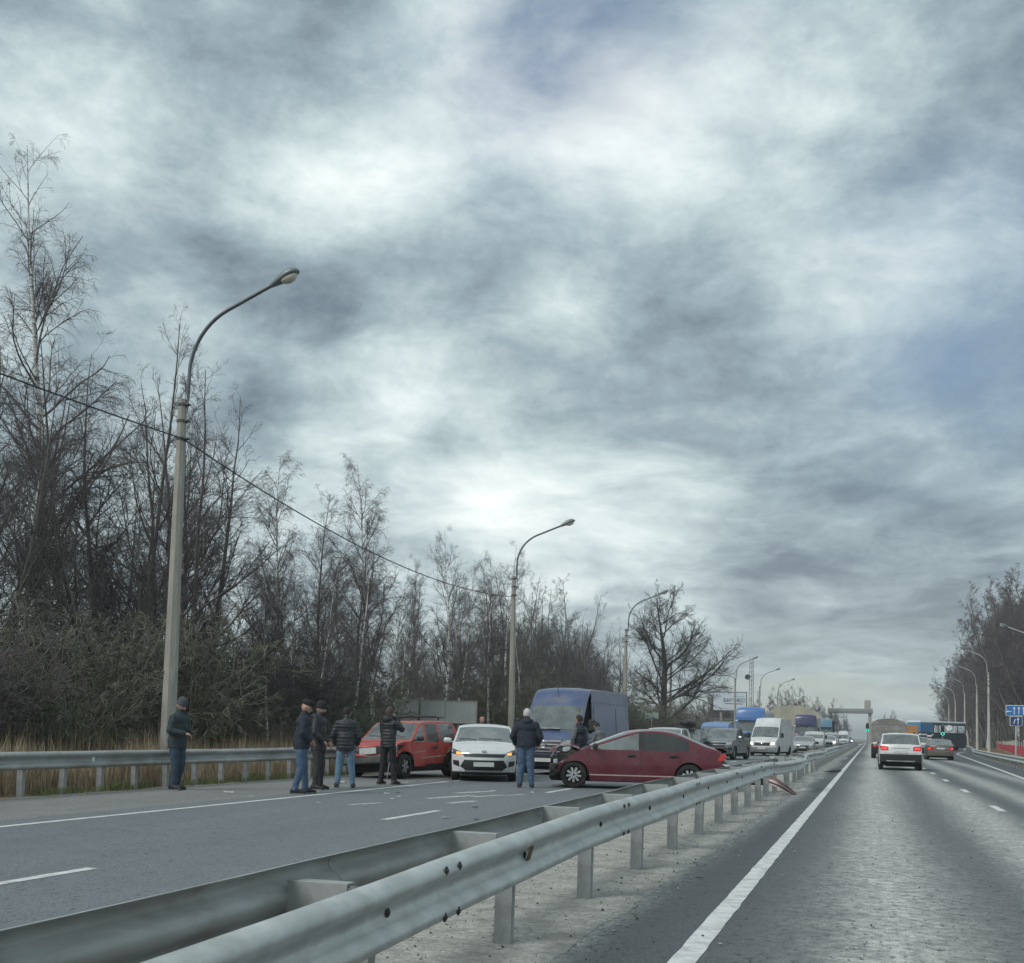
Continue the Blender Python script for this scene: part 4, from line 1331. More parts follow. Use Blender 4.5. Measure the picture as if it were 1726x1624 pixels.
for k in range(4):
    z = .70 + .105 * k
    c.face('grille_bar', [(-.52 + .0 * k, z), (.52, z), (.53, z + .035), (-.53, z + .035)], mat('grille_bar', (.28, .29, .31), .4, metal=.3), off=.026)
c.face('grille', [(-.54, .665), (.54, .665), (.56, 1.06), (-.56, 1.06)], M_black, off=.010)
c.pair('headlight', [(.60, .72), (.92, .78), (.88, 1.08), (.60, 1.04)], M_lampglass, off=.012)
c.face('front_bumper', [(-.95, .30), (.95, .30), (.95, .62), (-.95, .62)], M_black, off=.016, n=(14, 4))
plate(van, 2.985, .46)
th = np.linspace(0, 2 * PI, 25)
rb = np.stack([np.full(25, 0), .095 * np.cos(th), .095 * np.sin(th)], -1)
bg_ = MB().tube(rb, .012, 6, False)
for a, b_ in (((-.05, .075), (0, .012)), ((0, .012), (.05, .075)), ((-.078, .04), (-.035, -.075)), ((-.035, -.075), (0, -.012)), ((0, -.012), (.035, -.075)), ((.035, -.075), (.078, .04))):
    bg_.tube([(0, a[0], a[1]), (0, b_[0], b_[1])], .010, 5)
bg_.build('badge', M_chrome, van, 40, (2.935, 0, .93))
wiper(van, 2.44, .7, 1.37, -.05, -.02, .03)
wiper(van, 2.44, -.1, 1.37, -.8, -.02, .03)
MB().tube([(1.66, .0, 2.36), (1.80, 0, 2.72)], .008, 5).build('aerial', M_black, van, 40)
MB().box((2.30, -.2, 1.41), (.22, 1.0, .02), ch=.004).build('papers', mat('white_papers', (.55, .56, .56), .8, vary=.3, scale=9), van, 0)
spin(van, (-9.05, 33.6, 0), -PI / 2 - R(4))

# ---------------------------------------------------------------- other traffic, built from a few kinds
P_grey = paint('graphite_paint', (0.17, 0.185, 0.195), 0.32, 0.35)
P_dgrey = paint('dark_grey_paint', (0.055, 0.06, 0.065), 0.32, 0.35)
P_silver = paint('silver_paint', (0.36, 0.375, 0.38), 0.34, 0.35)
P_offw = paint('off_white_paint', (0.50, 0.52, 0.52), 0.38, 0.45, 0.0)
P_bronze = paint('brown_grey_paint', (0.115, 0.10, 0.085), 0.32, 0.35)
P_navy = paint('navy_paint', (0.03, 0.035, 0.12), 0.4, 0.3, 0.0)
P_truckblue = paint('truck_blue_paint', (0.055, 0.17, 0.42), 0.4, 0.35, 0.0)
P_crimson = paint('crimson_paint', (0.24, 0.03, 0.05), 0.35, 0.35)

SED = [(2.28, .24, .26, 0), (2.36, .42, .28, 0), (2.34, .62, .28, .01), (2.22, .76, .25, .02), (1.7, .90, .10, .06), (1.15, .98, .04, .05), (.95, 1.01, .06, .04),
       (.10, 1.40, .10, .05), (-.3, 1.46, .0, .055), (-.9, 1.44, -.02, .055), (-1.25, 1.36, -.08, .05), (-1.78, 1.08, -.08, .04), (-2.25, 1.05, -.14, .05),
       (-2.36, .98, -.20, .03), (-2.38, .70, -.22, 0), (-2.40, .52, -.22, 0), (-2.36, .30, -.22, 0)]
SUV = [(2.08, .28, .22, 0), (2.17, .45, .24, 0), (2.16, .70, .24, .01), (2.08, .90, .22, .02), (1.98, .98, .18, .04), (1.35, 1.09, .05, .05), (1.08, 1.12, .05, .04),
       (.35, 1.56, .09, .05), (-.05, 1.62, .01, .055), (-1.1, 1.63, -.02, .055), (-1.72, 1.57, -.08, .05), (-2.05, 1.14, -.10, .03), (-2.12, 1.0, -.14, 0), (-2.17, .62, -.16, 0), (-2.14, .36, -.16, 0)]


def saloon(root, pm, kind='SED', lights=None, rear_on=False, w=.90, spokes=7, step=.08, box=False):
    if kind == 'SED':
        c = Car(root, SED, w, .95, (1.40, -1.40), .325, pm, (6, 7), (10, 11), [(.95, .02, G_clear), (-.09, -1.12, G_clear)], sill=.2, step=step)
        hz, gz, tz = (.60, .74), (.44, .66), (.68, .88)
    else:
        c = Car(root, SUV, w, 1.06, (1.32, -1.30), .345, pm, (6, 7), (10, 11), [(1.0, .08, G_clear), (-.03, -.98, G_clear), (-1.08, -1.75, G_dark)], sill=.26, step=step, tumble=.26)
        hz, gz, tz = (.74, .90), (.50, .82), (.86, 1.06)
    c.guts(.9, 0)
    c.wheels(spokes, 'alloy', .2)
    c.seams((.98, -.03, -1.02), .34, .93 if kind == 'SED' else 1.03)
    c.handle(.15, .84 if kind == 'SED' else .93)
    c.handle(-.88, .84 if kind == 'SED' else .93)
    c.mirror(.80, c.belt, pm)
    c.face('grille', [(-.45, gz[0]), (.45, gz[0]), (.52, gz[1]), (-.52, gz[1])], M_black, off=.010)
    c.face('chrome_trim', [(-.53, gz[1]), (.53, gz[1]), (.54, gz[1] + .02), (-.54, gz[1] + .02)], M_chrome, off=.014)
    c.pair('headlight', [(.56, hz[0]), (w - .05, hz[0] + .03), (w - .07, hz[1] + .03), (.55, hz[1])], lights or M_lampglass, off=.012)
    c.face('lower_grille', [(-.6, gz[0] - .18), (.6, gz[0] - .18), (.66, gz[0] - .05), (-.66, gz[0] - .05)], M_black, off=.010)
    c.pair('taillight', [(.50, tz[0]), (w - .10, tz[0]), (w - .07, tz[1]), (.52, tz[1] - .03)], M_red_on if rear_on else M_red_l, rear=True, off=.010)
    if kind != 'SED':
        for sd in (1, -1):
            c.side('side_moulding', [(.92, .30), (-.88, .30), (-.88, .42), (.92, .42)], M_black, sd, .010, (10, 2))
        c.face('rear_bumper', [(-w + .06, .36), (w - .06, .36), (w - .06, .70), (-w + .06, .70)], M_black, rear=True, off=.010, n=(12, 3))
        for sd in (1, -1):
            MB().tube([(.2, sd * .60, 1.63), (.1, sd * .61, 1.665), (-1.3, sd * .61, 1.665), (-1.4, sd * .60, 1.62)], .016, 6).build('roof_rail', M_black, root, 40)
    plate(root, float(c.xnose(0, .5)) + .02, .48)
    plate(root, float(c.xnose(0, .78, True)) - .02, .80)
    return c


def panel_van(root, pm, h=2.55, L=5.6, lights=None, glassrows=False, step=.10):
    e = L / 2
    pr = [(e - .10, .28, .16, 0), (e - .03, .45, .17, 0), (e - .04, .75, .16, 0), (e - .10, .98, .14, .01), (e - .22, 1.08, .12, .03), (e - .72, 1.26, .06, .05), (e - .78, 1.29, .06, .04),
          (e - 1.40, min(2.0, h - .3), .08, .05), (e - 1.48, min(2.06, h - .24), .08, .05), (e - 1.85, h - .10, .08, .06), (e - 2.2, h, .0, .07), (-e + .3, h, .0, .07), (-e + .07, h - .1, -.04, .06), (-e, 1.4, -.05, .02), (-e, .5, -.05, 0), (-e + .05, .34, -.05, 0)]
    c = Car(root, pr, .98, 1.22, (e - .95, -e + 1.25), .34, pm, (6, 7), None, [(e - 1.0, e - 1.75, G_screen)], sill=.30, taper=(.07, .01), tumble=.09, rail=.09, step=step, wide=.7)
    c.guts(e - .85, 0, rows=((e - 1.8, 3),), zseat=.7)
    c.wheels(6, 'steel', .21)
    c.seams((e - .72, e - 1.85, -.5), .42, 2.0 if h > 2.2 else 1.7)
    c.face('grille', [(-.5, .70), (.5, .70), (.52, .92), (-.52, .92)], M_black, off=.010)
    c.pair('headlight', [(.56, .72), (.90, .76), (.86, 1.0), (.58, .96)], M_lampglass, off=.012)
    if lights:
        c.pair('lit_bulb', [(.62, .78), (.80, .79), (.80, .93), (.63, .92)], lights, off=.03)
    c.face('front_bumper', [(-.93, .30), (.93, .30), (.93, .60), (-.93, .60)], M_post, off=.014, n=(12, 3))
    plate(root, e - .0 + .01, .52)
    for sd in (1, -1):
        MB().box((e - 1.05, sd * 1.14, 1.42), (.12, .2, .34), ch=.05).build('mirror', M_black, root, 40)
    ob = MB().lathe([(0, .014), (.06, .012), (.085, 0)], 18, rot=[[0, 0, 1], [0, 1, 0], [-1, 0, 0]], sq=(.55, 1)).build('badge', M_chrome, root, 40, (float(c.xnose(0, .84)) + .012, 0, .84))
    wiper(root, e - .74, .6, 1.32, -.05, -.02, .02)
    return c


def truck(root, cabm, visor, boxm, h=3.7, L=8.0, w=1.24):
    """cab-over lorry, front at +x"""
    e = L / 2
    pr = [(e - .06, .40, .10, 0), (e, .6, .12, 0), (e, 1.3, .12, .01), (e - .02, 1.62, .12, .02), (e - .06, 1.72, .12, .03), (e - .20, 2.62, .12, .05), (e - .26, 2.74, .12, .05), (e - .42, h - .25, .14, .08), (e - .75, h, .06, .10), (e - 1.75, h + .03, 0, .10), (e - 2.02, h - .1, -.03, .08), (e - 2.05, 2.0, -.02, 0), (e - 2.05, .7, -.02, 0)]
    c = Car(root, pr, w, 1.75, (e - 1.35, ), .50, cabm, (4, 5), None, [(e - .55, e - 1.45, G_screen)], sill=.55, taper=(.05, .0), tumble=.05, rail=.9 if h > 3.3 else .5, step=.14, wide=.9, bodyname='cab')
    for sd in (1, -1):
        add_wheel(root, e - 1.35, sd * (w - .17), .5, .3, 6, 'steel')
        for x in (-e + 1.0, -e + 2.3):
            add_wheel(root, x, sd * (w - .17), .5, .34, 6, 'steel')
    c.face('visor', [(-1.1, 2.66), (1.1, 2.66), (1.1, 2.86), (-1.1, 2.86)], visor, off=.10, n=(8, 2))
    c.face('grille', [(-.75, .95), (.75, .95), (.85, 1.5), (-.85, 1.5)], M_black, off=.012)
    c.face('front_bumper', [(-1.15, .42), (1.15, .42), (1.15, .85), (-1.15, .85)], mat('truck_bumper', (.30, .31, .32), .5), off=.016)
    c.pair('headlight', [(.78, .56), (1.08, .56), (1.08, .76), (.78, .76)], M_lampglass, off=.03)
    for sd in (1, -1):
        MB().box((e - .35, sd * (w + .18), 2.15), (.12, .16, .6), ch=.04).box((e - .35, sd * (w + .06), 2.42), (.05, .2, .04), ch=.01).build('mirror', M_black, root, 40)
    plate(root, e + .02, .62)
    MB().box((-.6, 0, .75), (L - 1.5, .9, .28), ch=.03).build('chassis', M_under, root, 20)
    MB().box((-1.15, 0, 1.0 + (h - 1.3) / 2 + .05), (L - 2.4, 2 * w, h - 1.25), ch=.05).build('cargo_box', boxm, root, 20)
    return c


QUEUE = 'cars queueing behind the crash'
def q_thing(name, label, cat, x, y, L, rz=0.0, group=None):
    o = thing(name, label, cat, (x, y + L / 2, 0), -PI / 2 + rz, group)
    return o

o = q_thing('white_minivan', 'white car with only its pale roof showing over the dark red saloon', 'car', -8.75, 46, 4.3)
saloon(o, P_offw, 'SUV', w=.92)
o = q_thing('roof_box_car', 'dark car carrying a black roof box among the queue', 'car', -9.35, 56, 4.3)
saloon(o, P_dgrey, 'SUV')
nb = 12
th = np.linspace(0, 2 * PI, 18, endpoint=False)
P = np.array([np.stack([np.full(18, -.9 + 1.9 * t) , .40 * s_ * np.cos(th), 1.94 + .20 * s_ * np.sign(np.sin(th)) * np.abs(np.sin(th)) ** .75], -1) for t, s_ in ((0, .3), (.04, .75), (.15, .95), (.5, 1), (.8, .9), (.95, .6), (1, .25))])
mbx = MB().grid(P, True)
mbx.ng += [tuple(range(17, -1, -1)), tuple(mbx.nv - 18 + i for i in range(18))]
mbx.build('roof_box', M_black, o, 50)
MB().box((.5, 0, 1.70), (.05, 1.2, .04), ch=.01).box((-.4, 0, 1.70), (.05, 1.2, .04), ch=.01).build('roof_bar', M_black, o, 30)
o = q_thing('blue_minibus', 'light blue and white minibus partly hidden behind the grey pickup', 'van', -9.75, 70, 5.2)
panel_van(o, paint('pale_blue_paint', (.12, .22, .46), .4, .4, 0), 2.2, 5.2)
o = q_thing('grey_pickup', 'graphite grey pickup beside the white panel van', 'pickup', -7.65, 58.5, 5.2, R(-7))
PK = [(2.35, .34, .20, 0), (2.50, .52, .22, 0), (2.50, .78, .22, .01), (2.42, .98, .20, .02), (2.25, 1.08, .16, .05), (1.7, 1.15, .05, .05), (1.45, 1.18, .05, .04),
      (.75, 1.66, .09, .05), (.35, 1.74, .01, .055), (-.35, 1.74, -.02, .055), (-.60, 1.68, -.06, .05), (-.85, 1.26, -.04, .03), (-.95, 1.20, -.02, .02), (-2.40, 1.22, -.06, .02), (-2.5, 1.15, -.08, 0), (-2.52, .75, -.10, 0), (-2.48, .50, -.1, 0)]
c = Car(o, PK, .90, 1.13, (1.60, -1.45), .37, P_grey, (6, 7), (10, 11), [(1.35, .38, G_clear), (.28, -.52, G_clear)], sill=.38, step=.08, tumble=.26)
c.guts(1.2, 0, rows=((.45, 2), (-.2, 2)), zseat=.42)
c.wheels(6, 'dark', .24)
c.seams((1.35, .33, -.62, -.95), .45, 1.10)
c.handle(.5, 1.0); c.handle(-.4, 1.0)
c.mirror(1.15, 1.14, M_chrome, size=(.13, .22, .18))
c.face('grille', [(-.5, .70), (.5, .70), (.55, .95), (-.55, .95)], M_black, off=.012)
c.face('chrome_trim', [(-.6, .95), (.6, .95), (.62, .985), (-.62, .985)], M_chrome, off=.016)
c.face('chrome_trim', [(-.55, .80), (.55, .80), (.56, .83), (-.56, .83)], M_chrome, off=.016)
c.pair('headlight', [(.56, .80), (.84, .84), (.82, .99), (.58, .95)], M_lampglass, off=.012)
c.face('lower_grille', [(-.6, .50), (.6, .50), (.62, .66), (-.62, .66)], M_black, off=.012)
c.pair('fog_lamp_recess', [(.66, .50), (.84, .55), (.84, .70), (.68, .68)], M_black, off=.012)
plate(o, 2.53, .60)
o = q_thing('white_panel_van', 'white high roof van with both headlights on beside the grey pickup', 'van', -6.5, 73.5, 5.6, R(-8))
panel_van(o, P_white, 2.62, 5.6, lights=M_lit, step=.08)
o = q_thing('blue_lorry', 'tall blue lorry cab waiting between the billboard and the white panel van', 'truck', -9.55, 91, 9)
truck(o, P_truckblue, P_truckblue, paint('pale_box_paint', (.5, .53, .55), .5, .4, 0), 3.75, 9)
o = q_thing('navy_lorry', 'lorry with navy blue visor behind the white panel van', 'truck', -6.75, 122, 9.5)
truck(o, P_navy, P_navy, paint('grey_box_paint', (.42, .44, .45), .5, .4, 0), 3.85, 9.5)
o = q_thing('grey_lorry', 'distant lorry with pale blue cab roof behind the navy topped lorry', 'truck', -6.2, 158, 9)
truck(o, paint('teal_blue_paint', (.10, .22, .33), .4, .3, 0), M_black, M_under, 4.0, 9)
o = q_thing('silver_car', 'silver saloon right behind the white panel van', 'car', -5.35, 93, 4.7)
saloon(o, P_silver, 'SED', step=.12)
o = q_thing('white_estate', 'white minivan behind the silver saloon', 'van', -5.2, 108, 4.9)
panel_van(o, P_offw, 1.95, 4.9)
o = q_thing('crimson_car', 'crimson car just in front of the lorry with navy visor', 'car', -7.6, 112, 4.3)
saloon(o, P_crimson, 'SUV', step=.14)
o = q_thing('white_hatchback', 'white car with headlights glowing, far down the queue', 'car', -4.7, 133, 4.3)
saloon(o, P_white, 'SUV', lights=M_lit, step=.14)
o = q_thing('white_box_van', 'white box van far down the queue beside the blue tractor', 'van', -6.3, 182, 5.6)
panel_van(o, P_white, 2.6, 5.6, step=.2)
o = q_thing('silver_minivan', 'silver minivan far down the queue behind the glowing headlights', 'van', -5.0, 152, 4.9)
panel_van(o, P_silver, 2.1, 4.9, step=.2)
o = q_thing('white_delivery_van', 'tall white delivery van with boxy front far down the queue', 'van', -4.6, 205, 5.6)
panel_van(o, P_white, 2.7, 5.6, step=.2)
o = q_thing('blue_far_car', 'small blue car at the far end of the queue near the green light', 'car', -2.9 - 1.4, 235, 4.6)
saloon(o, P_truckblue, 'SUV', lights=M_lit, step=.16)

# ---- traffic ahead on the right carriageway (seen from behind)
o = thing('white_suv', 'white crossover with red tail lamps driving ahead on the dusty lane', 'car', (1.28, 51.6, 0), PI / 2)
c = saloon(o, P_white, 'SUV', rear_on=False, step=.06, w=.92)
c.pair('tail_lamp_glow', [(.56, .90), (.80, .90), (.80, 1.0), (.58, 1.0)], M_red_on, rear=True, off=.018)
c.face('tailgate_seam', [(-.70, .735), (.70, .735), (.70, .745), (-.70, .745)], M_seam, rear=True, off=.004)
c.face('badge_strip', [(-.35, .955), (.35, .955), (.35, .975), (-.35, .975)], M_post, rear=True, off=.012)
c.face('silver_skid', [(-.55, .38), (.55, .38), (.6, .43), (-.6, .43)], M_chrome, rear=True, off=.016)
MB().tube([(-1.1, 0, 1.64), (-1.3, 0, 1.80)], .008, 5).build('aerial', M_black, o, 40)
o = thing('bronze_saloon', 'brown grey saloon with red tail lamps in the outer lane', 'car', (4.62, 81.3, 0), PI / 2)
c = saloon(o, P_bronze, 'SED', rear_on=False, step=.08)
c.pair('tail_lamp_glow', [(.62, .74), (.80, .74), (.80, .84), (.64, .84)], M_red_on, rear=True, off=.016)
c.face('tailgate_trim', [(-.5, .80), (.5, .80), (.5, .83), (-.5, .83)], M_chrome, rear=True, off=.012)
o = thing('silver_suv', 'silver crossover ahead between the white crossover and the brown grey saloon', 'car', (4.2, 104, 0), PI / 2)
saloon(o, P_silver, 'SUV', step=.12)
# tipper lorry under a grey tarpaulin
o = thing('tipper_lorry', 'tipper lorry with grey tarpaulin covered box ahead of the white crossover', 'truck', (1.25, 81.5, 0), PI / 2)
M_tarp = mat('grey_tarpaulin', (.20, .195, .18), .9, vary=.35, scale=1.6, bump=.5, bscale=5)
xx = np.linspace(-3.3, 3.0, 12)
th = np.linspace(0, PI, 9)
P = np.array([[(x, -1.15 * math.cos(a) , 2.35 + .42 * math.sin(a) * (1 + .15 * noise.noise((x, a * 2, 1)))) for a in th] for x in xx])
mb = MB().grid(P)
mb.ng += [tuple(mb.nv - 9 + i for i in range(9)), tuple(mb.nv - 108 + i for i in range(9))]
mb.build('tarpaulin', M_tarp, o, 50)
MB().box((-.15, 0, 1.72), (6.3, 2.3, 1.25), ch=.04).build('tipper_box', mat('dirty_grey_box', (.24, .24, .23), .8, vary=.2, dirt=((.15, .14, .12), .8)), o, 20)
MB().box((-.1, 0, .82), (6.9, .9, .3), ch=.03).box((-3.3, 0, .55), (.12, 2.2, .16), ch=.02).build('chassis', M_under, o, 20)
MB().box((3.9, 0, 1.75), (1.6, 2.3, 2.2), ch=.15).build('cab', P_offw, o, 30)
for x in (-2.4, -1.1, 3.4):
    for sd in (1, -1):
        add_wheel(o, x, sd * .98, .5, .32, 6, 'steel')
for sd in (1, -1):
    MB().box((-3.38, sd * .85, .85), (.06, .36, .14), ch=.02).build('taillight', M_red_l, o, 20)
    MB().box((-3.0, sd * .9, .6), (.04, .5, .55), ch=.01).build('mud_flap', M_black, o, 20)
MB().box((-3.40, .92, .86), (.05, .10, .10), ch=.02).build('lit_lamp', M_red_on, o, 20)
plate(o, -3.4, .68)
# orange box body further on
o = thing('orange_lorry', 'orange box lorry beyond the white crossover', 'truck', (4.25, 138, 0), PI / 2)
MB().box((-.6, 0, 2.0), (5, 2.4, 2.2), ch=.05).build('cargo_box', paint('orange_paint', (.42, .19, .05), .5, .4, 0), o, 20)
MB().box((2.8, 0, 1.7), (1.6, 2.2, 2.0), ch=.15).build('cab', P_offw, o, 30)
MB().box((-.1, 0, .75), (6, .9, .28), ch=.03).build('chassis', M_under, o, 20)
for x in (-2.0, 2.6):
    for sd in (1, -1):
        add_wheel(o, x, sd * .98, .46, .3, 6, 'steel')

# ================================================================== debris of the crash
o = tag(MB().build('bumper_fragment', None) if False else put('bumper_fragment', None), 'curved dark red and pink bumper fragment lying under the bent median rail', 'car part')
P = []
for s_ in np.linspace(0, 1, 14):
    x = -.62 + 1.05 * s_
    zt = .50 - .47 * s_ ** 2.0
    hb_ = .05 + .20 * (1 - s_) ** .6 * min(1, s_ * 5 + .3)
    P.append([(x - .06 * q, .10 * math.sin(q * PI) + .05 * s_, zt - hb_ * q) for q in np.linspace(0, 1, 5)])
P = np.array(P)
mb = MB().grid(P).grid(P + np.array([0, .012, 0]))
mb.build('bumper_skin', mat('pinkish_bumper', (.66, .50, .52), .35, vary=.12, dirt=((.36, .14, .17), .35), dscale=4), o, 60)
MB().tube(P[:, 3] - np.array([0, .04, 0]), .014, 6).build('rubber_strip', M_black, o, 60)
MB().box((-.55, .02, .24), (.35, .3, .12), ch=.04).build('absorber', M_black, o, 30)
o.location = (-2.02, 25.6, 0)
o.rotation_euler = (0, 0, R(-18))
def shard(x, y, s, m, lab, grp='shards scattered over the road', rz=0.0, z=.012):
    n = 5 + int(rnd.random() * 3)
    a = np.sort([rnd.uniform(0, 2 * PI) for _ in range(n)])
    poly = [(s * rnd.uniform(.5, 1) * math.cos(q), s * .6 * rnd.uniform(.5, 1) * math.sin(q)) for q in a]
    ob = MB().prism(poly, 0, s * .12).build('shard', m, None, 0, (x, y, z))
    ob.rotation_euler = (rnd.uniform(-.1, .1), rnd.uniform(-.1, .1), rz)
    return tag(ob, lab, 'debris', grp)
M_whiteshard = mat('white_shard2', (.6, .6, .58), .5)
LAND = [('the men in dark hats', -10.5, 18.8), ('the man in light jeans', -10.6, 20.7), ('the man lifting a telephone', -10.5, 22.5), ('the white hatchback', -9.3, 25.2), ('the grey haired man', -7.5, 23.6), ('the crushed saloon nose', -6.6, 24.6), ('the worn lane paint', -7.4, 19.6), ('the lane dash', -6.6, 15), ('the median rail', -4, 18), ('the shoulder line', -10, 15)]
for i in range(26):
    sx_, sy_ = rnd.uniform(-11.5, -5.2), rnd.uniform(13.5, 25.5)
    lm = min(LAND, key=lambda q: (q[1] - sx_) ** 2 + (q[2] - sy_) ** 2)[0]
    ss_ = rnd.uniform(.03, .10)
    shard(sx_, sy_, ss_, [M_whiteshard, M_black, M_pale][i % 3], ('tiny ' if ss_ < .06 else 'small ') + ['pale', 'black', 'grey'][i % 3] + ' plastic shard on the asphalt by ' + lm, 'shards near the crash')
for i in range(16):
    shard(rnd.uniform(-2.0, -1.3), rnd.uniform(8, 40), rnd.uniform(.02, .05), M_black, 'small black stone or shard on the sandy median', 'dark bits on the sandy median', z=.015)
shard(-1.55, 36, .28, M_whiteshard, 'white plate like shard on the sandy median beyond the bumper fragment', 'pale shards on the median')
shard(-1.35, 44, .40, M_black, 'dark bumper piece on the median beyond the bend', 'dark pieces beyond the bend')
shard(-11.55, 17.6, .16, M_whiteshard, 'white shard on the hard shoulder beside the man in dark jacket', 'white shards on the hard shoulder')
shard(-11.7, 22.4, .25, M_whiteshard, 'white strip on the hard shoulder beside the red hatchback', 'white strip by the red hatchback')

# ================================================================== signs, billboard, traffic lights, far buildings
M_signback = mat('sign_back_metal', (.36, .41, .41), .5, metal=.3, vary=.1, scale=1.5, dirt=((.25, .27, .26), .5), dscale=1.2)
M_signframe = mat('sign_frame', (.30, .30, .28), .7, metal=.2)
sb = thing('sign_panels', 'row of three big blank grey metal road sign backs on posts among the trees', 'road sign', (-17.6, 42, 0), R(-8))
for k, x in enumerate((-1.25, -.02, 1.35)):
    w_ = (1.05, 1.18, 1.50)[k]
    q = MB().box((0, 0, 0), (w_, .04, .92), ch=.006).build('sign_panel', M_signback, sb, 0, (x, 0, 2.05 + (.02, 0, -.03)[k]))
    f_ = MB()
    for sx in (-1, 1):
        f_.box((sx * w_ / 2, -.015, 0), (.035, .06, .95), ch=.004)
    f_.box((0, -.015, .46), (w_, .06, .035), ch=.004).box((0, -.015, -.46), (w_, .06, .035), ch=.004)
    f_.build('frame', M_signframe, q, 0)
for x in (-1.95, -.60, .55, 1.2):
    MB().tube([(x, .08, -.05), (x, .08, 2.62)], .055, 8).build('post', M_conc, sb, 40)

bb = thing('billboard', 'white roadside billboard with dark Cyrillic lettering', 'billboard', (-17.2, 140, 0), R(4))
MB().box((0, 0, 5.72), (4.35, .35, 2.5), ch=.03).build('frame', mat('billboard_frame', (.08, .085, .09), .6), bb, 0)
MB().box((0, -.19, 5.72), (4.15, .03, 2.30), ch=.004).build('poster', mat('billboard_poster', (.56, .62, .68), .6, vary=.04), bb, 0)
M_ink = mat('dark_ink', (.045, .06, .10), .7)
M_inkp = mat('pale_ink', (.30, .40, .48), .7)


def text(name, body, size, parent, loc, m, sx=1.0, rot=(PI / 2, 0, 0)):
    cu = bpy.data.curves.new(name, 'FONT')
    cu.body = body
    cu.size = size
    cu.align_x = 'CENTER'
    cu.extrude = .004
    cu.offset = .012
    ob = bpy.data.objects.new(name, cu)
    COL.objects.link(ob)
    dg = bpy.context.evaluated_depsgraph_get()
    me = bpy.data.meshes.new_from_object(ob.evaluated_get(dg))
    bpy.data.objects.remove(ob)
    me.materials.clear()
    me.materials.append(m)
    o_ = put(name, me, parent, loc)
    o_.rotation_euler = rot
    o_.scale = (sx, 1, 1)
    return o_


text('lettering', 'БИЗНЕС', .62, bb, (.55, -.212, 5.65), M_ink, 1.1)
MB().box((.55, -.210, 5.42), (2.3, .012, .09)).build('underline', M_ink, bb, 0)
MB().box((1.15, -.210, 6.35), (1.5, .012, .10)).build('small_print', M_inkp, bb, 0)
MB().lathe([(.13, 0), (.30, 0), (.30, .012), (.13, .012)], 20, rot=[[1, 0, 0], [0, 0, 1], [0, -1, 0]], sq=(1.2, .6)).build('emblem', M_inkp, bb, 0, (-1.45, -.207, 6.4))
MB().box((-1.45, -.210, 6.12), (.7, .012, .07)).build('small_print', M_inkp, bb, 0)
for x in (-1.1, 1.1):
    MB().box((x, .15, 2.2), (.3, .3, 4.6), ch=.03).build('leg', M_signframe, bb, 0)
M_kiosk = mat('grey_cladding', (.30, .34, .35), .6, vary=.15, scale=.7)
kz = thing('kiosk', 'low grey clad kiosk under the billboard', 'building', (-17.0, 146, 0))
MB().box((0, 0, 1.7), (6.5, 4, 3.4), ch=.04).build('wall', M_kiosk, kz, 0)
MB().box((0, 0, 3.46), (6.8, 4.3, .16), ch=.03).build('roof', mat('kiosk_roof', (.16, .18, .2), .7), kz, 0)
for k in range(3):
    MB().box((-1.9 + 1.9 * k, -2.02, 1.9), (1.2, .06, 1.3), ch=.01).build('window', G_dark, kz, 0)

gs = thing('green_sign', 'small pale green rectangular sign on a post beside the oak', 'road sign', (-17.6, 90, 0))
MB().box((0, 0, 2.85), (1.15, .04, .5), ch=.01).build('sign_plate', mat('pale_green_plate', (.30, .38, .36), .6, vary=.2, scale=5), gs, 0)
MB().tube([(0, .05, 0), (0, .05, 3.0)], .04, 8).build('post', M_conc, gs, 40)

# blue lane sign on the right
M_sblue = mat('sign_blue', (.035, .16, .42), .45)
M_swhite = mat('sign_white', (.75, .77, .78), .5)
ls = thing('lane_sign', 'blue lane direction sign with white arrows and a smaller plate below', 'road sign', (9.45, 80, 0), R(4))
MB().tube([(0, .05, -.05), (0, .05, 3.9)], .045, 8).build('post', M_arm_w, ls, 40)
pl_ = MB().box((0, 0, 3.52), (1.3, .03, .72), ch=.01).build('sign_plate', M_swhite, ls, 0)
MB().box((0, -.018, 3.52), (1.24, .012, .66), ch=.002).build('blue_field', M_sblue, pl_, 0)
def arrow(x, z, h, parent, bend=0):
    a = MB().box((x, -.028, z - .06), (.05, .010, h)).prism([(-.09, 0), (.09, 0), (0, .13)], 0, .010, frame=[(1, 0, 0), (0, 0, 1), (0, 1, 0)], c=(x, -.033, z + h / 2 - .07))
    return a.build('arrow', M_swhite, parent, 0)
for x in (-.12, .17, .46):
    arrow(x, 3.52, .40, pl_)
MB().box((-.42, -.028, 3.45), (.26, .010, .05)).prism([(0, -.09), (0, .09), (-.12, 0)], 0, .010, frame=[(1, 0, 0), (0, 0, 1), (0, 1, 0)], c=(-.50, -.033, 3.45)).build('arrow', M_swhite, pl_, 0)
p2_ = MB().box((0, 0, 2.80), (.78, .03, .66), ch=.01).build('sign_plate', M_swhite, ls, 0)
MB().box((0, -.018, 2.80), (.72, .012, .60), ch=.002).build('blue_field', mat('sign_navy', (.02, .05, .16), .45), p2_, 0)
arrow(.12, 2.8, .36, p2_)
MB().box((-.10, -.028, 2.78), (.05, .010, .34), np.array(Matrix.Rotation(.35, 3, 'Y'))).build('arrow', M_swhite, p2_, 0)

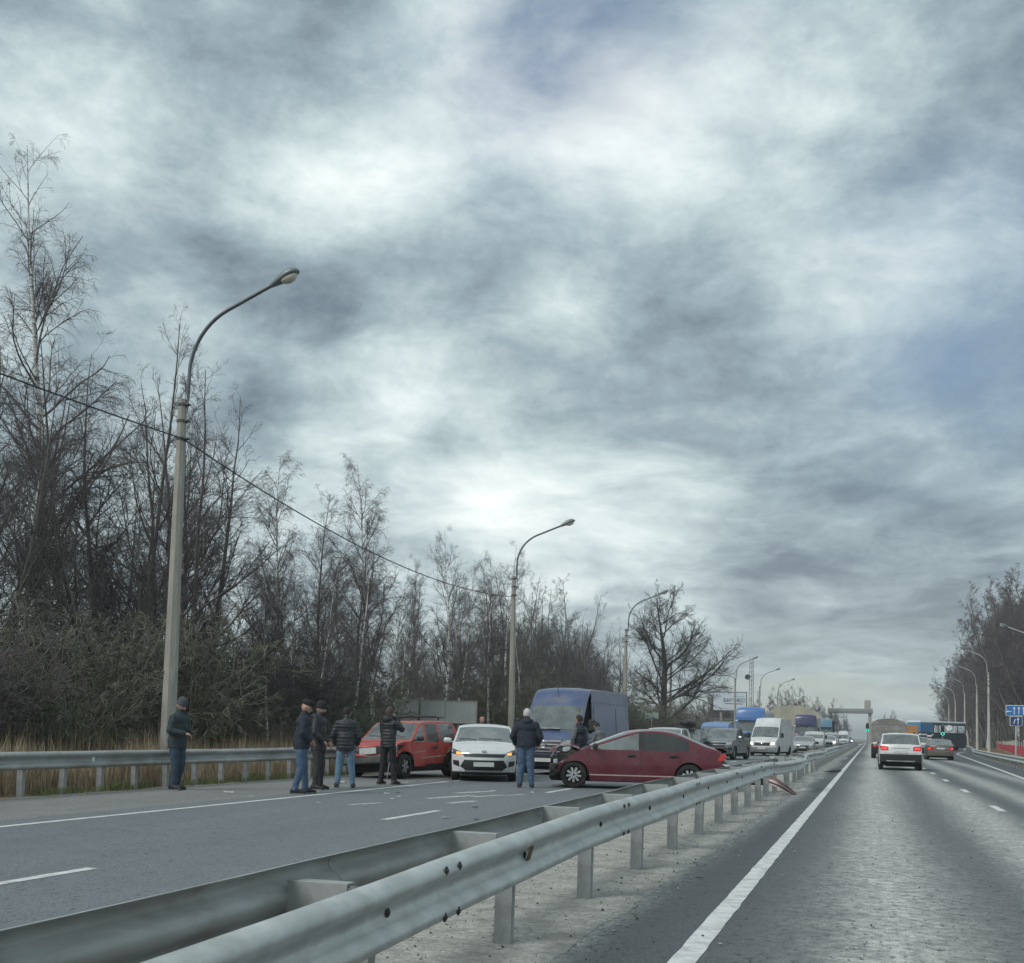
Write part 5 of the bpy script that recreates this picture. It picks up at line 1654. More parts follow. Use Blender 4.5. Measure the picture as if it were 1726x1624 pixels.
# red mesh fence along the wood on the right
M_redmesh = mat('red_plastic_mesh', (.46, .05, .07), .6, vary=.3, scale=4)
M_stake = mat('pale_stake', (.48, .46, .42), .9)
rf = thing('red_mesh_fence', 'red plastic mesh fence on pale stakes along the wood beyond the exit rail', 'fence', (11, 70, 0))
fx = lambda y: float(rgx(y)) + 3.0 + .012 * (y - 60)
yy = np.arange(52, 210, 2.6)
for k, y in enumerate(yy):
    st_ = MB().tube([(fx(y) - 11, y - 70, -.05), (fx(y) - 11, y - 70, 1.45 + rnd.uniform(-.1, .15))], .035, 6).build('stake', M_stake, rf, 30)
    if k + 1 < len(yy):
        y2 = yy[k + 1]
        P0, P1 = np.array([fx(y) - 11.03, y - 70]), np.array([fx(y2) - 11.03, y2 - 70])
        m_ = MB()
        sg = rnd.uniform(-.06, .06)
        for j in range(4):
            z0 = .25 + .24 * j + sg
            m_.add([(*P0, z0), (*P1, z0 + sg), (*P1, z0 + .03 + sg), (*P0, z0 + .03), (P0[0] - .015, P0[1], z0), (P1[0] - .015, P1[1], z0 + sg), (P1[0] - .015, P1[1], z0 + .03 + sg), (P0[0] - .015, P0[1], z0 + .03)], [(0, 1, 2, 3), (4, 5, 6, 7), (3, 2, 6, 7), (0, 1, 5, 4)])
        for j in range(9):
            q = P0 + (P1 - P0) * (j + .5) / 9
            m_.box((q[0] - .008, q[1], .66 + sg), (.012, .022, .8))
        m_.build('mesh_panel', M_redmesh, rf, 0)

# traffic lights
M_tlcase = mat('signal_case', (.02, .022, .024), .6)
M_green = mat('green_signal', (.05, .6, .5), .3, emit=((.03, .85, .62), 6.0))
M_redoff = mat('dark_lens', (.08, .012, .012), .3)
def signal(loc, lab, arm=0.0, z=3.0):
    t = thing('traffic_light', lab, 'traffic light', loc)
    MB().tube([(0, .1, -.05), (0, .1, z + .9)], .07, 8).build('post', M_post, t, 40)
    MB().box((arm, 0, z + .1), (.42, .28, 1.25), ch=.05).build('signal_case', M_tlcase, t, 20)
    if arm:
        MB().tube([(0, .1, z - .1), (arm, .1, z - .1)], .05, 6).build('arm', M_post, t, 40)
    rt_ = [[1, 0, 0], [0, 0, 1], [0, -1, 0]]
    for k, m_ in enumerate((M_green, M_redoff, M_redoff)):
        MB().lathe([(0, .08), (.13, .07), (.20, .0)], 16, rot=rt_).build('lens', m_, t, 40, (arm, -.15, z - .30 + .40 * k))
        P = np.array([[(arm + .21 * math.cos(a), -.14 - .12 * s_, z - .30 + .40 * k + .21 * math.sin(a)) for a in np.linspace(-.3, PI + .3, 9)] for s_ in (0, 1)])
        MB().grid(P).build('hood', M_tlcase, t, 40)
    return t
signal((-.35, 171, 0), 'green traffic light on the median end beside the tipper lorry', 0, 2.95)
t = signal((9.0, 150, 0), 'green traffic light with round sign beside the blue bus', 0, 2.55)
MB().lathe([(0, .03), (.36, .03), (.38, 0)], 20, rot=[[1, 0, 0], [0, 0, 1], [0, -1, 0]]).build('round_sign', M_swhite, t, 30, (.75, -.1, 3.05))
MB().box((.8, 0, 2.45), (1.6, .08, .08)).build('arm', M_arm_w, t, 0)
kb = thing('lane_marker', 'black and white striped lane marker board at the exit nose', 'road sign', (6.9, 140, 0))
for k in range(6):
    MB().box((0, 0, 1.1 + .2 * k), (.5, .05, .2)).build('stripe', M_swhite if k % 2 == 0 else M_black, kb, 0)
MB().tube([(0, .06, -.05), (0, .06, 1.2)], .05, 6).build('post', M_post, kb, 40)

# bus crossing the junction on the right
bs = thing('bus', 'blue fronted bus with pale roof crossing the junction beyond the brown grey saloon', 'bus', (8.9, 161, 0), R(222))
M_busdark = mat('bus_dark', (.04, .055, .075), .4, vary=.25)
M_busblue = paint('bus_blue', (.05, .21, .42), .4, .25, 0.0)
MB().box((0, 0, 1.35), (8.6, 2.5, 1.9), ch=.12).build('body', M_busdark, bs, 30)
MB().box((0, 0, 3.0), (8.5, 2.44, 1.5), ch=.15).build('upper_body', M_busdark, bs, 30)
MB().box((0, 0, 3.86), (8.6, 2.5, .34), ch=.12).build('roof', mat('bus_roof', (.60, .68, .71), .5), bs, 30)
MB().box((3.05, 0, 3.05), (2.5, 2.53, 1.35), ch=.10).build('front_panel', M_busblue, bs, 30)
MB().box((3.05, 0, 2.12), (2.5, 2.54, .26), ch=.05).build('pale_band', M_swhite, bs, 30)
for k in range(4):
    for sd in (1, -1):
        MB().box((1.1 - 1.45 * k, sd * 1.225, 2.95), (1.3, .04, 1.05), ch=.01).build('side_window', G_dark, bs, 0)
MB().box((4.26, 0, 2.5), (.06, 2.1, 1.7), ch=.02).build('windscreen', G_dark, bs, 0)
for x in (2.6, -2.4):
    for sd in (1, -1):
        add_wheel(bs, x, sd * 1.08, .48, .3, 6, 'steel')

# low buildings beyond the queue on the left
ar = thing('arched_hall', 'hall with a pale rounded roof behind the queue of lorries', 'building', (-12.0, 186, 0))
th = np.linspace(0, PI, 15)
P = np.array([[(5.0 * -math.cos(a), y, 3.6 + 2.9 * math.sin(a)) for a in th] for y in (-6, 6)])
mb = MB().grid(P)
mb.ng += [tuple(range(15)), tuple(range(15, 30))]
mb.build('roof', mat('pale_arch', (.36, .34, .27), .8, vary=.2, scale=.5), ar, 40)
MB().box((0, 0, 1.8), (10, 12, 3.6)).build('wall', mat('hall_wall', (.33, .34, .33), .8, vary=.15, scale=.5), ar, 0)
for k in range(4):
    MB().box((-3.5 + 2.3 * k, -6.03, 2.0), (1.2, .06, 1.5)).build('window', G_dark, ar, 0)
fb = thing('flat_hall', 'long flat roofed grey hall beside the arched hall', 'building', (-4.9 - 3.3, 232, 0))
MB().box((-3, 0, 2.9), (7, 16, 5.8), ch=.05).build('wall', mat('pale_wall', (.44, .46, .46), .8, vary=.1, scale=.4), fb, 0)
MB().box((-3, 0, 5.9), (7.5, 16.5, .25)).build('roof', M_post, fb, 0)
for k in range(4):
    MB().box((-5.4 + 1.6 * k, -8.03, 3.6), (1.0, .06, 1.4)).build('window', G_dark, fb, 0)
br = thing('footbridge', 'covered footbridge with a stair tower at the far junction', 'bridge', (-5, 300, 0))
MB().box((0, 0, 8.4), (11.5, 3, .7), ch=.05).build('deck', mat('bridge_grey', (.20, .21, .21), .8), br, 0)
MB().box((0, -1.4, 9.0), (11.5, .12, .6)).build('railing', M_post, br, 0)
MB().box((4.4, 0, 10.2), (1.6, 2.6, 2.8), ch=.05).build('stair_tower', mat('bridge_tower', (.34, .33, .31), .8), br, 0)
for x in (-5, 5):
    MB().box((x, 0, 4.1), (.8, 1.6, 8.2)).build('pier', M_conc, br, 0)
tw = thing('lattice_mast', 'thin lattice radio mast behind the billboard', 'mast', (-31, 300, 0))
M_mast = mat('mast_steel', (.33, .33, .34), .6, metal=.3)
for sx, sy in ((-1, -1), (1, -1), (0, 1)):
    MB().tube([(sx * .7, sy * .6, 0), (sx * .5, sy * .45, 23)], .10, 6).build('leg', M_mast, tw, 30)
lt = MB()
for k in range(18):
    z = 1.2 * k + .6
    s_ = .7 - .2 * z / 23
    a_, b_ = (-s_, -.6 * s_ / .7, z), (s_, -.6 * s_ / .7, z + 1.1)
    lt.tube([a_, b_], .05, 5).tube([(s_, -.6 * s_ / .7, z), (0, .6 * s_ / .7, z + 1.1)], .05, 5).tube([(0, .6 * s_ / .7, z), (-s_, -.6 * s_ / .7, z + 1.1)], .05, 5)
lt.build('bracing', M_mast, tw, 0)
MB().lathe([(0, .15), (.7, .05), (.75, -.15)], 14, rot=[[1, 0, 0], [0, 0, 1], [0, -1, 0]]).build('dish', M_black, tw, 40, (-1.0, -.8, 17.5))

# ================================================================== people
M_skin = mat('skin', (.42, .26, .20), .6, vary=.08, scale=9)
M_shoe = mat('dark_shoe', (.02, .02, .022), .6)
M_sole = mat('shoe_sole', (.16, .155, .15), .8)
M_eye = mat('eye', (.03, .025, .02), .3)


def capsule(p, q, r0, r1, n=12, squash=None):
    """closed tapered capsule, returns V, quads"""
    p, q = np.array(p, float), np.array(q, float)
    d = q - p
    L = np.linalg.norm(d) + 1e-9
    t = d / L
    a = np.cross(t, (0, 1, 0) if abs(t[1]) < .9 else (1, 0, 0))
    a /= np.linalg.norm(a)
    b = np.cross(t, a)
    rows = []
    for k in range(4):
        e = -PI / 2 + PI / 2 * (k + .25) / 4
        rows.append((r0 * math.sin(e), r0 * math.cos(e)))
    for k in range(4):
        e = PI / 2 * (k + .75) / 4
        rows.append((L + r1 * math.sin(e), r1 * math.cos(e)))
    th = np.linspace(0, 2 * PI, n, endpoint=False)
    P = np.array([p + t * s_ + r_ * (np.cos(th)[:, None] * a + np.sin(th)[:, None] * b) for s_, r_ in rows])
    return P


def ell(c, r, rot=None, n=16):
    th = np.linspace(0, 2 * PI, n, endpoint=False)
    rows = []
    for e in np.linspace(-PI / 2 + .12, PI / 2 - .12, 10):
        rows.append(np.stack([np.cos(e) * np.cos(th) * r[0], np.cos(e) * np.sin(th) * r[1], np.full(n, np.sin(e) * r[2])], -1))
    P = np.array(rows)
    if rot is not None:
        P = P @ np.asarray(rot).T
    return P + np.array(c, float)


def ecyl(z0, z1, r, lean_, n=20):
    th = np.linspace(0, 2 * PI, n, endpoint=False)
    P = []
    for t in np.linspace(0, 1, 5):
        z = z0 + (z1 - z0) * t
        P.append(np.stack([np.cos(th) * r[0], np.sin(th) * r[1], np.full(n, z)], -1))
    return np.array(P)


def blob(name, parts, voxel, m, parent=None, smooth_it=4, fn=None):
    """closed shapes fused into one continuous skin"""
    mb = MB()
    for P in parts:
        n = P.shape[1]
        mb.grid(P, True)
        b0 = mb.nv - P.shape[0] * n
        mb.ng.append(tuple(b0 + i for i in range(n)))
        mb.ng.append(tuple(mb.nv - n + i for i in range(n))[::-1])
    o = mb.build(name, m, None, 0)
    rm = o.modifiers.new('r', 'REMESH')
    rm.mode = 'VOXEL'
    rm.voxel_size = voxel
    rm.use_smooth_shade = True
    if smooth_it:
        sm = o.modifiers.new('s', 'SMOOTH')
        sm.factor = .5
        sm.iterations = smooth_it
    dg = bpy.context.evaluated_depsgraph_get()
    me = bpy.data.meshes.new_from_object(o.evaluated_get(dg))
    old = o.data
    o.modifiers.clear()
    o.data = me
    bpy.data.meshes.remove(old)
    me.name = name
    if fn:
        n = len(me.vertices)
        co = np.empty(n * 3)
        no = np.empty(n * 3)
        me.vertices.foreach_get('co', co)
        me.vertices.foreach_get('normal', no)
        co, no = co.reshape(-1, 3), no.reshape(-1, 3)
        co = fn(co, no)
        me.vertices.foreach_set('co', co.ravel())
    me.polygons.foreach_set('use_smooth', np.ones(len(me.polygons), bool))
    me.update()
    if not me.materials:
        me.materials.append(m)
    if parent is not None:
        o.parent = parent
    return o


def folds(amp, fr=(7, 7, 11), seed=0):
    def f_(co, no):
        d = np.array([noise.noise((c[0] * fr[0] + seed, c[1] * fr[1], c[2] * fr[2])) + .5 * noise.noise((c[0] * fr[0] * 2.3, c[1] * fr[1] * 2.3 + seed, c[2] * fr[2] * 2.3)) for c in co])
        return co + no * (amp * d)[:, None]
    return f_


def quilted(amp, pitch, z0, base):
    def f_(co, no):
        co = base(co, no)
        ph = (co[:, 2] - z0) / pitch
        d = np.abs(np.sin(ph * PI)) ** .6 - .7
        return co + no * (amp * d * (np.abs(no[:, 2]) < .7))[:, None]
    return f_


def person(label, loc, heading, h=1.78, arms=None, legs=None, head=(0, 0), lean=0.0, jacket=None, trousers=None, hat=None, hair=None, bald=False, group='men standing around the crash', beard=None, build=1.0, vest=None, phone=None):
    """local frame: +x the way the body faces, +y its left"""
    S = h / 1.78
    def J(x, y, z):
        # lean bends the trunk forwards above the hips
        if z > .93:
            d = z - .93
            return np.array([x + math.sin(lean) * d, y, .93 + math.cos(lean) * d]) * S
        return np.array([x, y, z]) * S
    legs = legs or {1: ((.03, .10, .50), (.0, .12, .09)), -1: ((.03, -.10, .50), (.0, -.12, .09))}
    arms = arms or {1: ((-.03, .27, 1.17), (.06, .25, .93)), -1: ((-.03, -.27, 1.17), (.06, -.25, .93))}
    hipz = .93
    b = build
    body = []
    # trunk
    body += [ell(J(0, 0, .98), np.array([.115, .16, .14]) * S), ell(J(.0, 0, 1.18), np.array([.11, .15, .2]) * S), ell(J(-.005, 0, 1.36), np.array([.12, .18, .15]) * S)]
    body.append(capsule(J(-.01, 0, 1.44), J(.015, 0, 1.56), .070 * S, .062 * S))
    hy, hp = head
    Rh = np.array((Matrix.Rotation(hy, 3, 'Z') @ Matrix.Rotation(hp + lean * .6, 3, 'Y')))
    hc = J(.025, 0, 1.642)
    def H(x, y, z):
        return hc + Rh @ (np.array([x, y, z]) * S)
    body += [ell(H(0, 0, .02), np.array([.103, .082, .112]) * S, Rh), ell(H(.03, 0, -.055), np.array([.062, .055, .065]) * S, Rh)]
    body.append(capsule(H(.092, 0, .01), H(.115, 0, -.025), .012 * S, .018 * S))
    for sd in (1, -1):
        body.append(ell(H(-.01, sd * .080, .0), np.array([.022, .012, .034]) * S, Rh))
    hands = {}
    for sd in (1, -1):
        k_, a_ = legs[sd]
        hip = J(0, sd * .09, hipz)
        kn, an = J(*k_), J(*a_)
        body += [capsule(hip, kn, .085 * S * b, .058 * S), capsule(kn, an, .056 * S, .04 * S), capsule(an, an + np.array([.13 * S, sd * .02, -.045 * S]), .045 * S, .032 * S)]
        e_, w_ = arms[sd]
        sh = J(-.005, sd * .160 * b, 1.39)
        el, wr = J(*e_), J(*w_)
        body += [capsule(sh, el, .055 * S, .042 * S), capsule(el, wr, .040 * S, .028 * S)]
        d = wr - el
        d /= np.linalg.norm(d)
        side_ = np.cross(d, (0, 0, 1.0)) if abs(d[2]) < .95 else np.array([0, 1.0, 0])
        side_ = side_ / (np.linalg.norm(side_) + 1e-9)
        if abs(d[2]) >= .75:
            side_ = np.array([1.0, 0, 0])
            side_ -= d * side_.dot(d)
            side_ /= np.linalg.norm(side_)
        nrm = np.cross(side_, d) * sd
        palm = wr + d * .085 * S
        body.append(capsule(wr, palm, .027 * S, .030 * S))
        body.append(capsule(palm - side_ * .022 * S, palm + side_ * .022 * S, .020 * S, .020 * S))
        for f_ in range(4):
            o_ = (f_ - 1.5) * .019 * S
            ln = (.040, .046, .043, .034)[f_] * S
            k0 = palm + side_ * o_
            k1 = k0 + d * ln + nrm * ln * .35
            k2 = k1 + d * ln * .45 + nrm * ln * .75
            body += [capsule(k0, k1, .0105 * S, .0095 * S, 8), capsule(k1, k2, .0095 * S, .0085 * S, 8)]
        t0 = wr + d * .03 * S + side_ * .028 * S * (1 if d[2] < -.5 else -1)
        t1 = t0 + (d * .04 + side_ * .022 * (1 if d[2] < -.5 else -1)) * S
        t2 = t1 + (d * .028 + nrm * .018) * S
        body += [capsule(t0, t1, .013 * S, .0115 * S, 8), capsule(t1, t2, .011 * S, .009 * S, 8)]
        hands[sd] = palm + d * .03 * S
    root = blob('person', body, .012, M_skin, None, 3)
    tag(root, label, 'person', group)
    root.location = loc
    root.rotation_euler = (0, 0, heading)
    # eyes
    for sd in (1, -1):
        MB().grid(ell(H(.086, sd * .032, .022), np.array([.012, .013, .008]) * S, Rh, 8), True).build('eye', M_eye, root, 60)
    # trousers
    tr = [ell(J(0, 0, .96), np.array([.138, .178, .13]) * S * b)]
    for sd in (1, -1):
        k_, a_ = legs[sd]
        hip, kn, an = J(0, sd * .092, hipz), J(*k_), J(*a_)
        tr += [capsule(hip, kn, .108 * S * b, .080 * S * b), capsule(kn, an + (kn - an) * .10, .078 * S * b, .068 * S)]
        tr.append(capsule(an + (kn - an) * .28, an - (kn - an) * .02, .07 * S, .068 * S))
    blob('trousers', tr, .016, trousers, root, 3, folds(.012, (6, 6, 9), loc[0]))
    for sd in (1, -1):
        an = J(*legs[sd][1])
        z0 = an[2] - .09 * S
        shp = []
        for x, w_, t in ((-.085, .034, .075), (-.045, .048, .115), (.03, .050, .115), (.10, .052, .085), (.165, .048, .062), (.205, .028, .045)):
            a = np.linspace(0, 2 * PI, 12, endpoint=False)
            shp.append(np.stack([np.full(12, an[0] + x * S), an[1] + sd * .012 + w_ * S * np.cos(a), z0 + .008 + t * S * (.5 + .5 * np.sin(a))], -1))
        P = np.array(shp)
        mb = MB().grid(P, True)
        mb.ng += [tuple(range(12))[::-1], tuple(mb.nv - 12 + i for i in range(12))]
        so_ = mb.build('shoe', M_shoe, root, 60)
        MB().box((an[0] + .05 * S, an[1] + sd * .012, z0 + .010), (.26 * S, .088 * S, .02), ch=.006).build('sole', M_sole, so_, 0)
    # jacket
    jm, hem, puff, jr = jacket
    tk = [ell(J(-.005, 0, 1.36), np.array([.145, .205, .145]) * S * b), capsule(J(-.01, -.11 * b, 1.435), J(-.01, .11 * b, 1.435), .062 * S, .062 * S), ell(J(.01, 0, 1.18), np.array([.150, .196, .22]) * S * b), ecyl((hem + .01) * S, 1.16 * S, np.array([.150, .190]) * S * b, lean),
          capsule(J(-.01, 0, 1.40), J(.008, 0, 1.525), .115 * S, .088 * S)]
    if jr == 'hood':
        tk += [ell(J(-.10, 0, 1.49), np.array([.085, .12, .075]) * S), capsule(J(-.05, -.09, 1.50), J(-.05, .09, 1.50), .05 * S, .05 * S)]
    at = []
    for sd in (1, -1):
        e_, w_ = arms[sd]
        sh, el, wr = J(-.005, sd * .165 * b, 1.39), J(*e_), J(*w_)
        at += [capsule(sh, el, .084 * S * b, .067 * S * b), capsule(el, wr - (wr - el) * .04, .068 * S * b, .050 * S)]
    base = folds(.011, (6, 6, 10), loc[1])
    fn = quilted(.013, .075, .9, base) if puff else base
    def cuthem(f2):
        def g_(co, no):
            co = f2(co, no)
            zc = hem * S
            low = co[:, 2] < zc
            arm_ = np.abs(co[:, 1]) > .245 * S
            sel = low & ~arm_
            co[sel, 2] = zc - (zc - co[sel, 2]) * .12
            return co
        return g_
    if vest:
        blob('vest', tk, .016, jm, root, 3, cuthem(fn))
        blob('sleeves', at, .016, vest, root, 3, folds(.009, (7, 7, 10), 3))
    else:
        blob('jacket', tk + at, .016, jm, root, 3, cuthem(fn))
    if hat:
        kind, hm = hat
        if kind == 'beanie':
            pr = [(.0, .142), (.035, .138), (.070, .118), (.094, .075), (.100, .03), (.104, .0), (.102, -.022), (.092, -.026)]
        else:
            pr = [(.0, .118), (.05, .118), (.092, .104), (.110, .075), (.104, .04), (.098, .02), (.09, .018)]
        pr = np.array(pr) * S * 1.05
        hb = MB().lathe(pr, 20, sq=(1.06, .86))
        if kind == 'cap':
            hb.add(np.array([(.07, -.07, .03), (.165, -.05, .018), (.165, .05, .018), (.07, .07, .03), (.07, -.07, .042), (.16, -.05, .030), (.16, .05, .030), (.07, .07, .042)]) * S, [(0, 1, 2, 3), (4, 5, 6, 7), (0, 1, 5, 4), (1, 2, 6, 5), (2, 3, 7, 6)])
        hb.V = [(v + np.array([-.005, 0, .035 * S])) @ Rh.T + hc for v in hb.V]
        hb.build('hat', hm, root, 60)
    if hair is not None:
        pts = []
        for e in np.linspace(-.55, PI / 2 - .05, 8):
            row = []
            for a in np.linspace(0, 2 * PI, 20, endpoint=False):
                fr_ = math.cos(a)
                e2 = max(e, .62 if fr_ > .55 else (.28 if fr_ > .15 else -.55))
                row.append((math.cos(e2) * math.cos(a) * .112 - .006, math.cos(e2) * math.sin(a) * .091, math.sin(e2) * .121 + .02))
            pts.append(row)
        P = np.array(pts) * S
        P = P + np.array([[[.004 * noise.noise(tuple(v * 40)) for _ in range(3)] for v in r_] for r_ in P])
        hb = MB().grid(P @ Rh.T + hc, True)
        hb.ng.append(tuple(hb.nv - 20 + i for i in range(20)))
        hb.build('hair', hair, root, 60)
    if beard is not None:
        MB().grid(ell(H(.042, 0, -.078), np.array([.060, .060, .050]) * S, Rh), True).build('beard', beard, root, 60)
    return root, hands


def cloth(name, c, rough=.85, dirt=.0):
    return mat(name, c, rough, vary=.22, scale=11, bump=.15, bscale=240)


J_teal = cloth('dark_teal_jacket', (.028, .044, .05))
J_navy = cloth('navy_fleece', (.020, .026, .040))
J_black = cloth('black_jacket', (.018, .021, .026), .6)
J_char = cloth('charcoal_jacket', (.024, .028, .032), .55)
J_grey = cloth('grey_sleeves', (.12, .13, .135))
T_jean = cloth('blue_jeans', (.060, .105, .175))
T_jean2 = cloth('light_blue_jeans', (.115, .20, .28))
T_jean3 = cloth('dark_jeans', (.030, .055, .085))
T_black = cloth('black_trousers', (.014, .015, .017))
T_grey = cloth('dark_grey_trousers', (.035, .034, .038))
K_grey = cloth('grey_beanie', (.06, .068, .078))
K_black = cloth('black_cap', (.012, .012, .013))
H_dark = mat('dark_hair', (.022, .018, .015), .8, vary=.4, scale=60)
H_grey = mat('grey_hair', (.46, .46, .45), .8, vary=.25, scale=60)
H_brown = mat('short_brown_hair', (.075, .055, .042), .8, vary=.3, scale=60)

A = lambda e, w: (e, w)
# man looking at his telephone by the lamp pole, facing the wreck
r_, hd = person('man in grey beanie and dark teal jacket looking at a telephone beside the guard rail', (-12.82, 17.75, 0), R(-4), 1.78,
                arms={1: ((.02, .26, 1.16), (.24, .13, 1.13)), -1: ((.02, -.27, 1.15), (.25, -.12, 1.10))}, head=(0, .35), lean=.05, jacket=(J_teal, .80, False, ''), trousers=T_jean3, hat=('beanie', K_grey), beard=H_dark, legs={1: ((.04, .09, .50), (-.06, .10, .09)), -1: ((.05, -.09, .50), (.03, -.10, .09))}, build=1.06)
ph = MB().box((0, 0, 0), (.075, .012, .15), np.array(Matrix.Rotation(1.1, 3, 'Y')), ch=.004).build('telephone', M_black, None, 0)
ph.location = r_.location + Vector(tuple(rotz(R(-4)) @ (hd[1] + np.array([.035, -.03, .035]))))
ph.rotation_euler = (0, 0, R(-4))
tag(ph, 'black telephone held by the man in grey beanie', 'telephone')
# the pair with dark hats
person('man in black flat cap and navy jacket with blue jeans standing on the shoulder line', (-10.42, 18.35, 0), R(28), 1.80,
       arms={1: ((-.02, .26, 1.16), (.14, .17, 1.0)), -1: ((.0, -.27, 1.15), (.16, -.14, 1.02))}, head=(-.15, .3), lean=.06, jacket=(J_navy, .83, False, ''), trousers=T_jean, hat=('cap', K_black),
       legs={1: ((.06, .10, .50), (.10, .13, .09)), -1: ((.0, -.10, .50), (-.10, -.11, .09))}, build=1.05)
person('man in black beanie and black jacket half hidden behind the man in flat cap', (-10.82, 19.75, 0), R(5), 1.80,
       arms={1: ((-.02, .27, 1.16), (.12, .20, .98)), -1: ((.02, -.27, 1.15), (.16, -.16, 1.0))}, head=(-.1, .12), jacket=(J_black, .78, False, 'hood'), trousers=T_grey, hat=('beanie', K_black), beard=H_dark, build=1.04)
# back view in a quilted jacket
person('man in black quilted jacket and light jeans seen from behind with hands in front', (-10.68, 20.7, 0), R(112), 1.74,
       arms={1: ((.0, .29, 1.15), (.10, .24, .95)), -1: ((.0, -.29, 1.15), (.10, -.24, .95))}, head=(-.45, .12), jacket=(J_char, .80, True, ''), trousers=T_jean2, hair=H_dark, build=1.08,
       legs={1: ((.0, .13, .50), (-.02, .17, .09)), -1: ((.0, -.13, .50), (-.03, -.17, .09))})
# photographing the red car
r_, hd = person('man in black quilted jacket and black trousers lifting a telephone to his face', (-10.55, 22.55, 0), R(78), 1.80,
                arms={1: ((.10, .25, 1.20), (.19, .06, 1.50)), -1: ((.16, -.26, 1.26), (.18, -.05, 1.53))}, head=(.1, .05), jacket=(J_char, .84, True, 'hood'), trousers=T_black, hair=H_brown,
                legs={1: ((.0, .12, .50), (-.04, .16, .09)), -1: ((.05, -.12, .50), (.05, -.16, .09))})
ph = MB().box((0, 0, 0), (.012, .16, .08), ch=.004).build('telephone', M_black, None, 0)
ph.location = r_.location + Vector(tuple(rotz(R(78)) @ ((hd[1] + hd[-1]) / 2 + np.array([.05, 0, .02]))))
ph.rotation_euler = (0, 0, R(78))
tag(ph, 'black telephone held up by the man in quilted jacket and black trousers', 'telephone')
# grey haired man, back view
person('grey haired man in navy hooded jacket and jeans seen from behind beside the white hatchback', (-7.55, 23.65, 0), R(105), 1.84,
       arms={1: ((.0, .31, 1.16), (.12, .26, .97)), -1: ((.0, -.31, 1.16), (.12, -.26, .97))}, head=(0, .1), jacket=(J_navy, .90, False, 'hood'), trousers=T_jean, hair=H_grey, build=1.16,
       legs={1: ((.0, .10, .50), (.0, .13, .09)), -1: ((.0, -.10, .50), (-.02, -.13, .09))})
# man in a padded vest behind the wrecked bonnet
person('man in dark padded vest with grey sleeves standing behind the crumpled bonnet', (-7.0, 26.35, 0), R(150), 1.76,
       arms={1: ((-.02, .25, 1.17), (.04, .23, .93)), -1: ((-.02, -.25, 1.17), (.06, -.20, .96))}, head=(.1, .15), jacket=(J_navy, .90, True, ''), vest=J_grey, trousers=T_black, hair=H_dark)
# far man looking over the white car
person('man looking over the white hatchback roof from behind it', (-11.35, 31.0, 0), R(-60), 1.76, jacket=(J_char, .85, False, ''), trousers=T_black, hair=H_dark)
# driver leaning at the van's door
person('dark haired man stooping beside the blue van door', (-7.35, 30.2, 0), R(150), 1.66, head=(0, .4), lean=.30, jacket=(J_grey, .9, False, ''), trousers=T_black, hair=H_dark,
       arms={1: ((.08, .25, 1.17), (.22, .2, 1.0)), -1: ((.08, -.25, 1.17), (.24, -.2, 1.0))})

# ================================================================== trees, shrubs and grass
def bark(name, lo, hi, birch=False):
    m = bpy.data.materials.new(name)
    m.use_nodes = True
    t = NT(m.node_tree)
    o = t.n('ShaderNodeOutputMaterial')
    p = t.n('ShaderNodeBsdfPrincipled')
    tc = t.n('ShaderNodeTexCoord').outputs['Object']
    f_ = t.noise(t.vm('MULTIPLY', tc, (3, 3, 1.0)), 2.0, 5, .65)
    c = t.mix(t.mrange(f_, .35, .65), (*lo, 1), (*hi, 1))
    if birch:
        b_ = t.noise(t.vm('MULTIPLY', tc, (1.2, 1.2, 7.0)), 1.6, 4, .7)
        c = t.mix(t.mrange(b_, .54, .60), c, (.025, .023, .022, 1))
    t.put(p.inputs['Base Color'], c)
    p.inputs['Roughness'].default_value = .9
    t.nt.links.new(p.outputs[0], o.inputs[0])
    return m


B_birch = bark('birch_bark', (.52, .51, .48), (.72, .71, .68), True)
B_alder = bark('alder_bark', (.07, .068, .062), (.16, .15, .135))
B_twig = bark('dark_twigs', (.085, .080, .078), (.15, .14, .135))
B_twig2 = bark('birch_twigs', (.10, .088, .090), (.17, .15, .15))
B_oak = bark('oak_bark', (.04, .037, .034), (.09, .082, .074))
B_shrub = bark('shrub_twigs', (.12, .118, .095), (.22, .21, .165))
B_shrub2 = bark('green_shrub_twigs', (.095, .115, .082), (.18, .20, .14))
B_far = bark('far_twigs', (.095, .082, .086), (.16, .14, .142))


def unit(v):
    return v / (np.linalg.norm(v, axis=-1, keepdims=True) + 1e-12)


def limbs(P0, D0, L, r0, r1, K, wob, trop, g):
    """N branches as polylines; trop (N or scalar) bends them up (+) or down (-)"""
    N = len(P0)
    pts = [P0]
    d = D0.copy()
    tr_ = np.broadcast_to(np.asarray(trop, float), (N,))
    for k in range(K):
        d = unit(d + g.normal(0, wob, (N, 3)) + np.stack([np.zeros(N), np.zeros(N), tr_ * (0.4 + k / K)], -1))
        pts.append(pts[-1] + d * (L / K)[:, None])
    pts = np.stack(pts, 1)
    t = np.linspace(0, 1, K + 1)[None]
    rad = r0[:, None] * (1 - t) + r1[:, None] * t
    return pts, rad


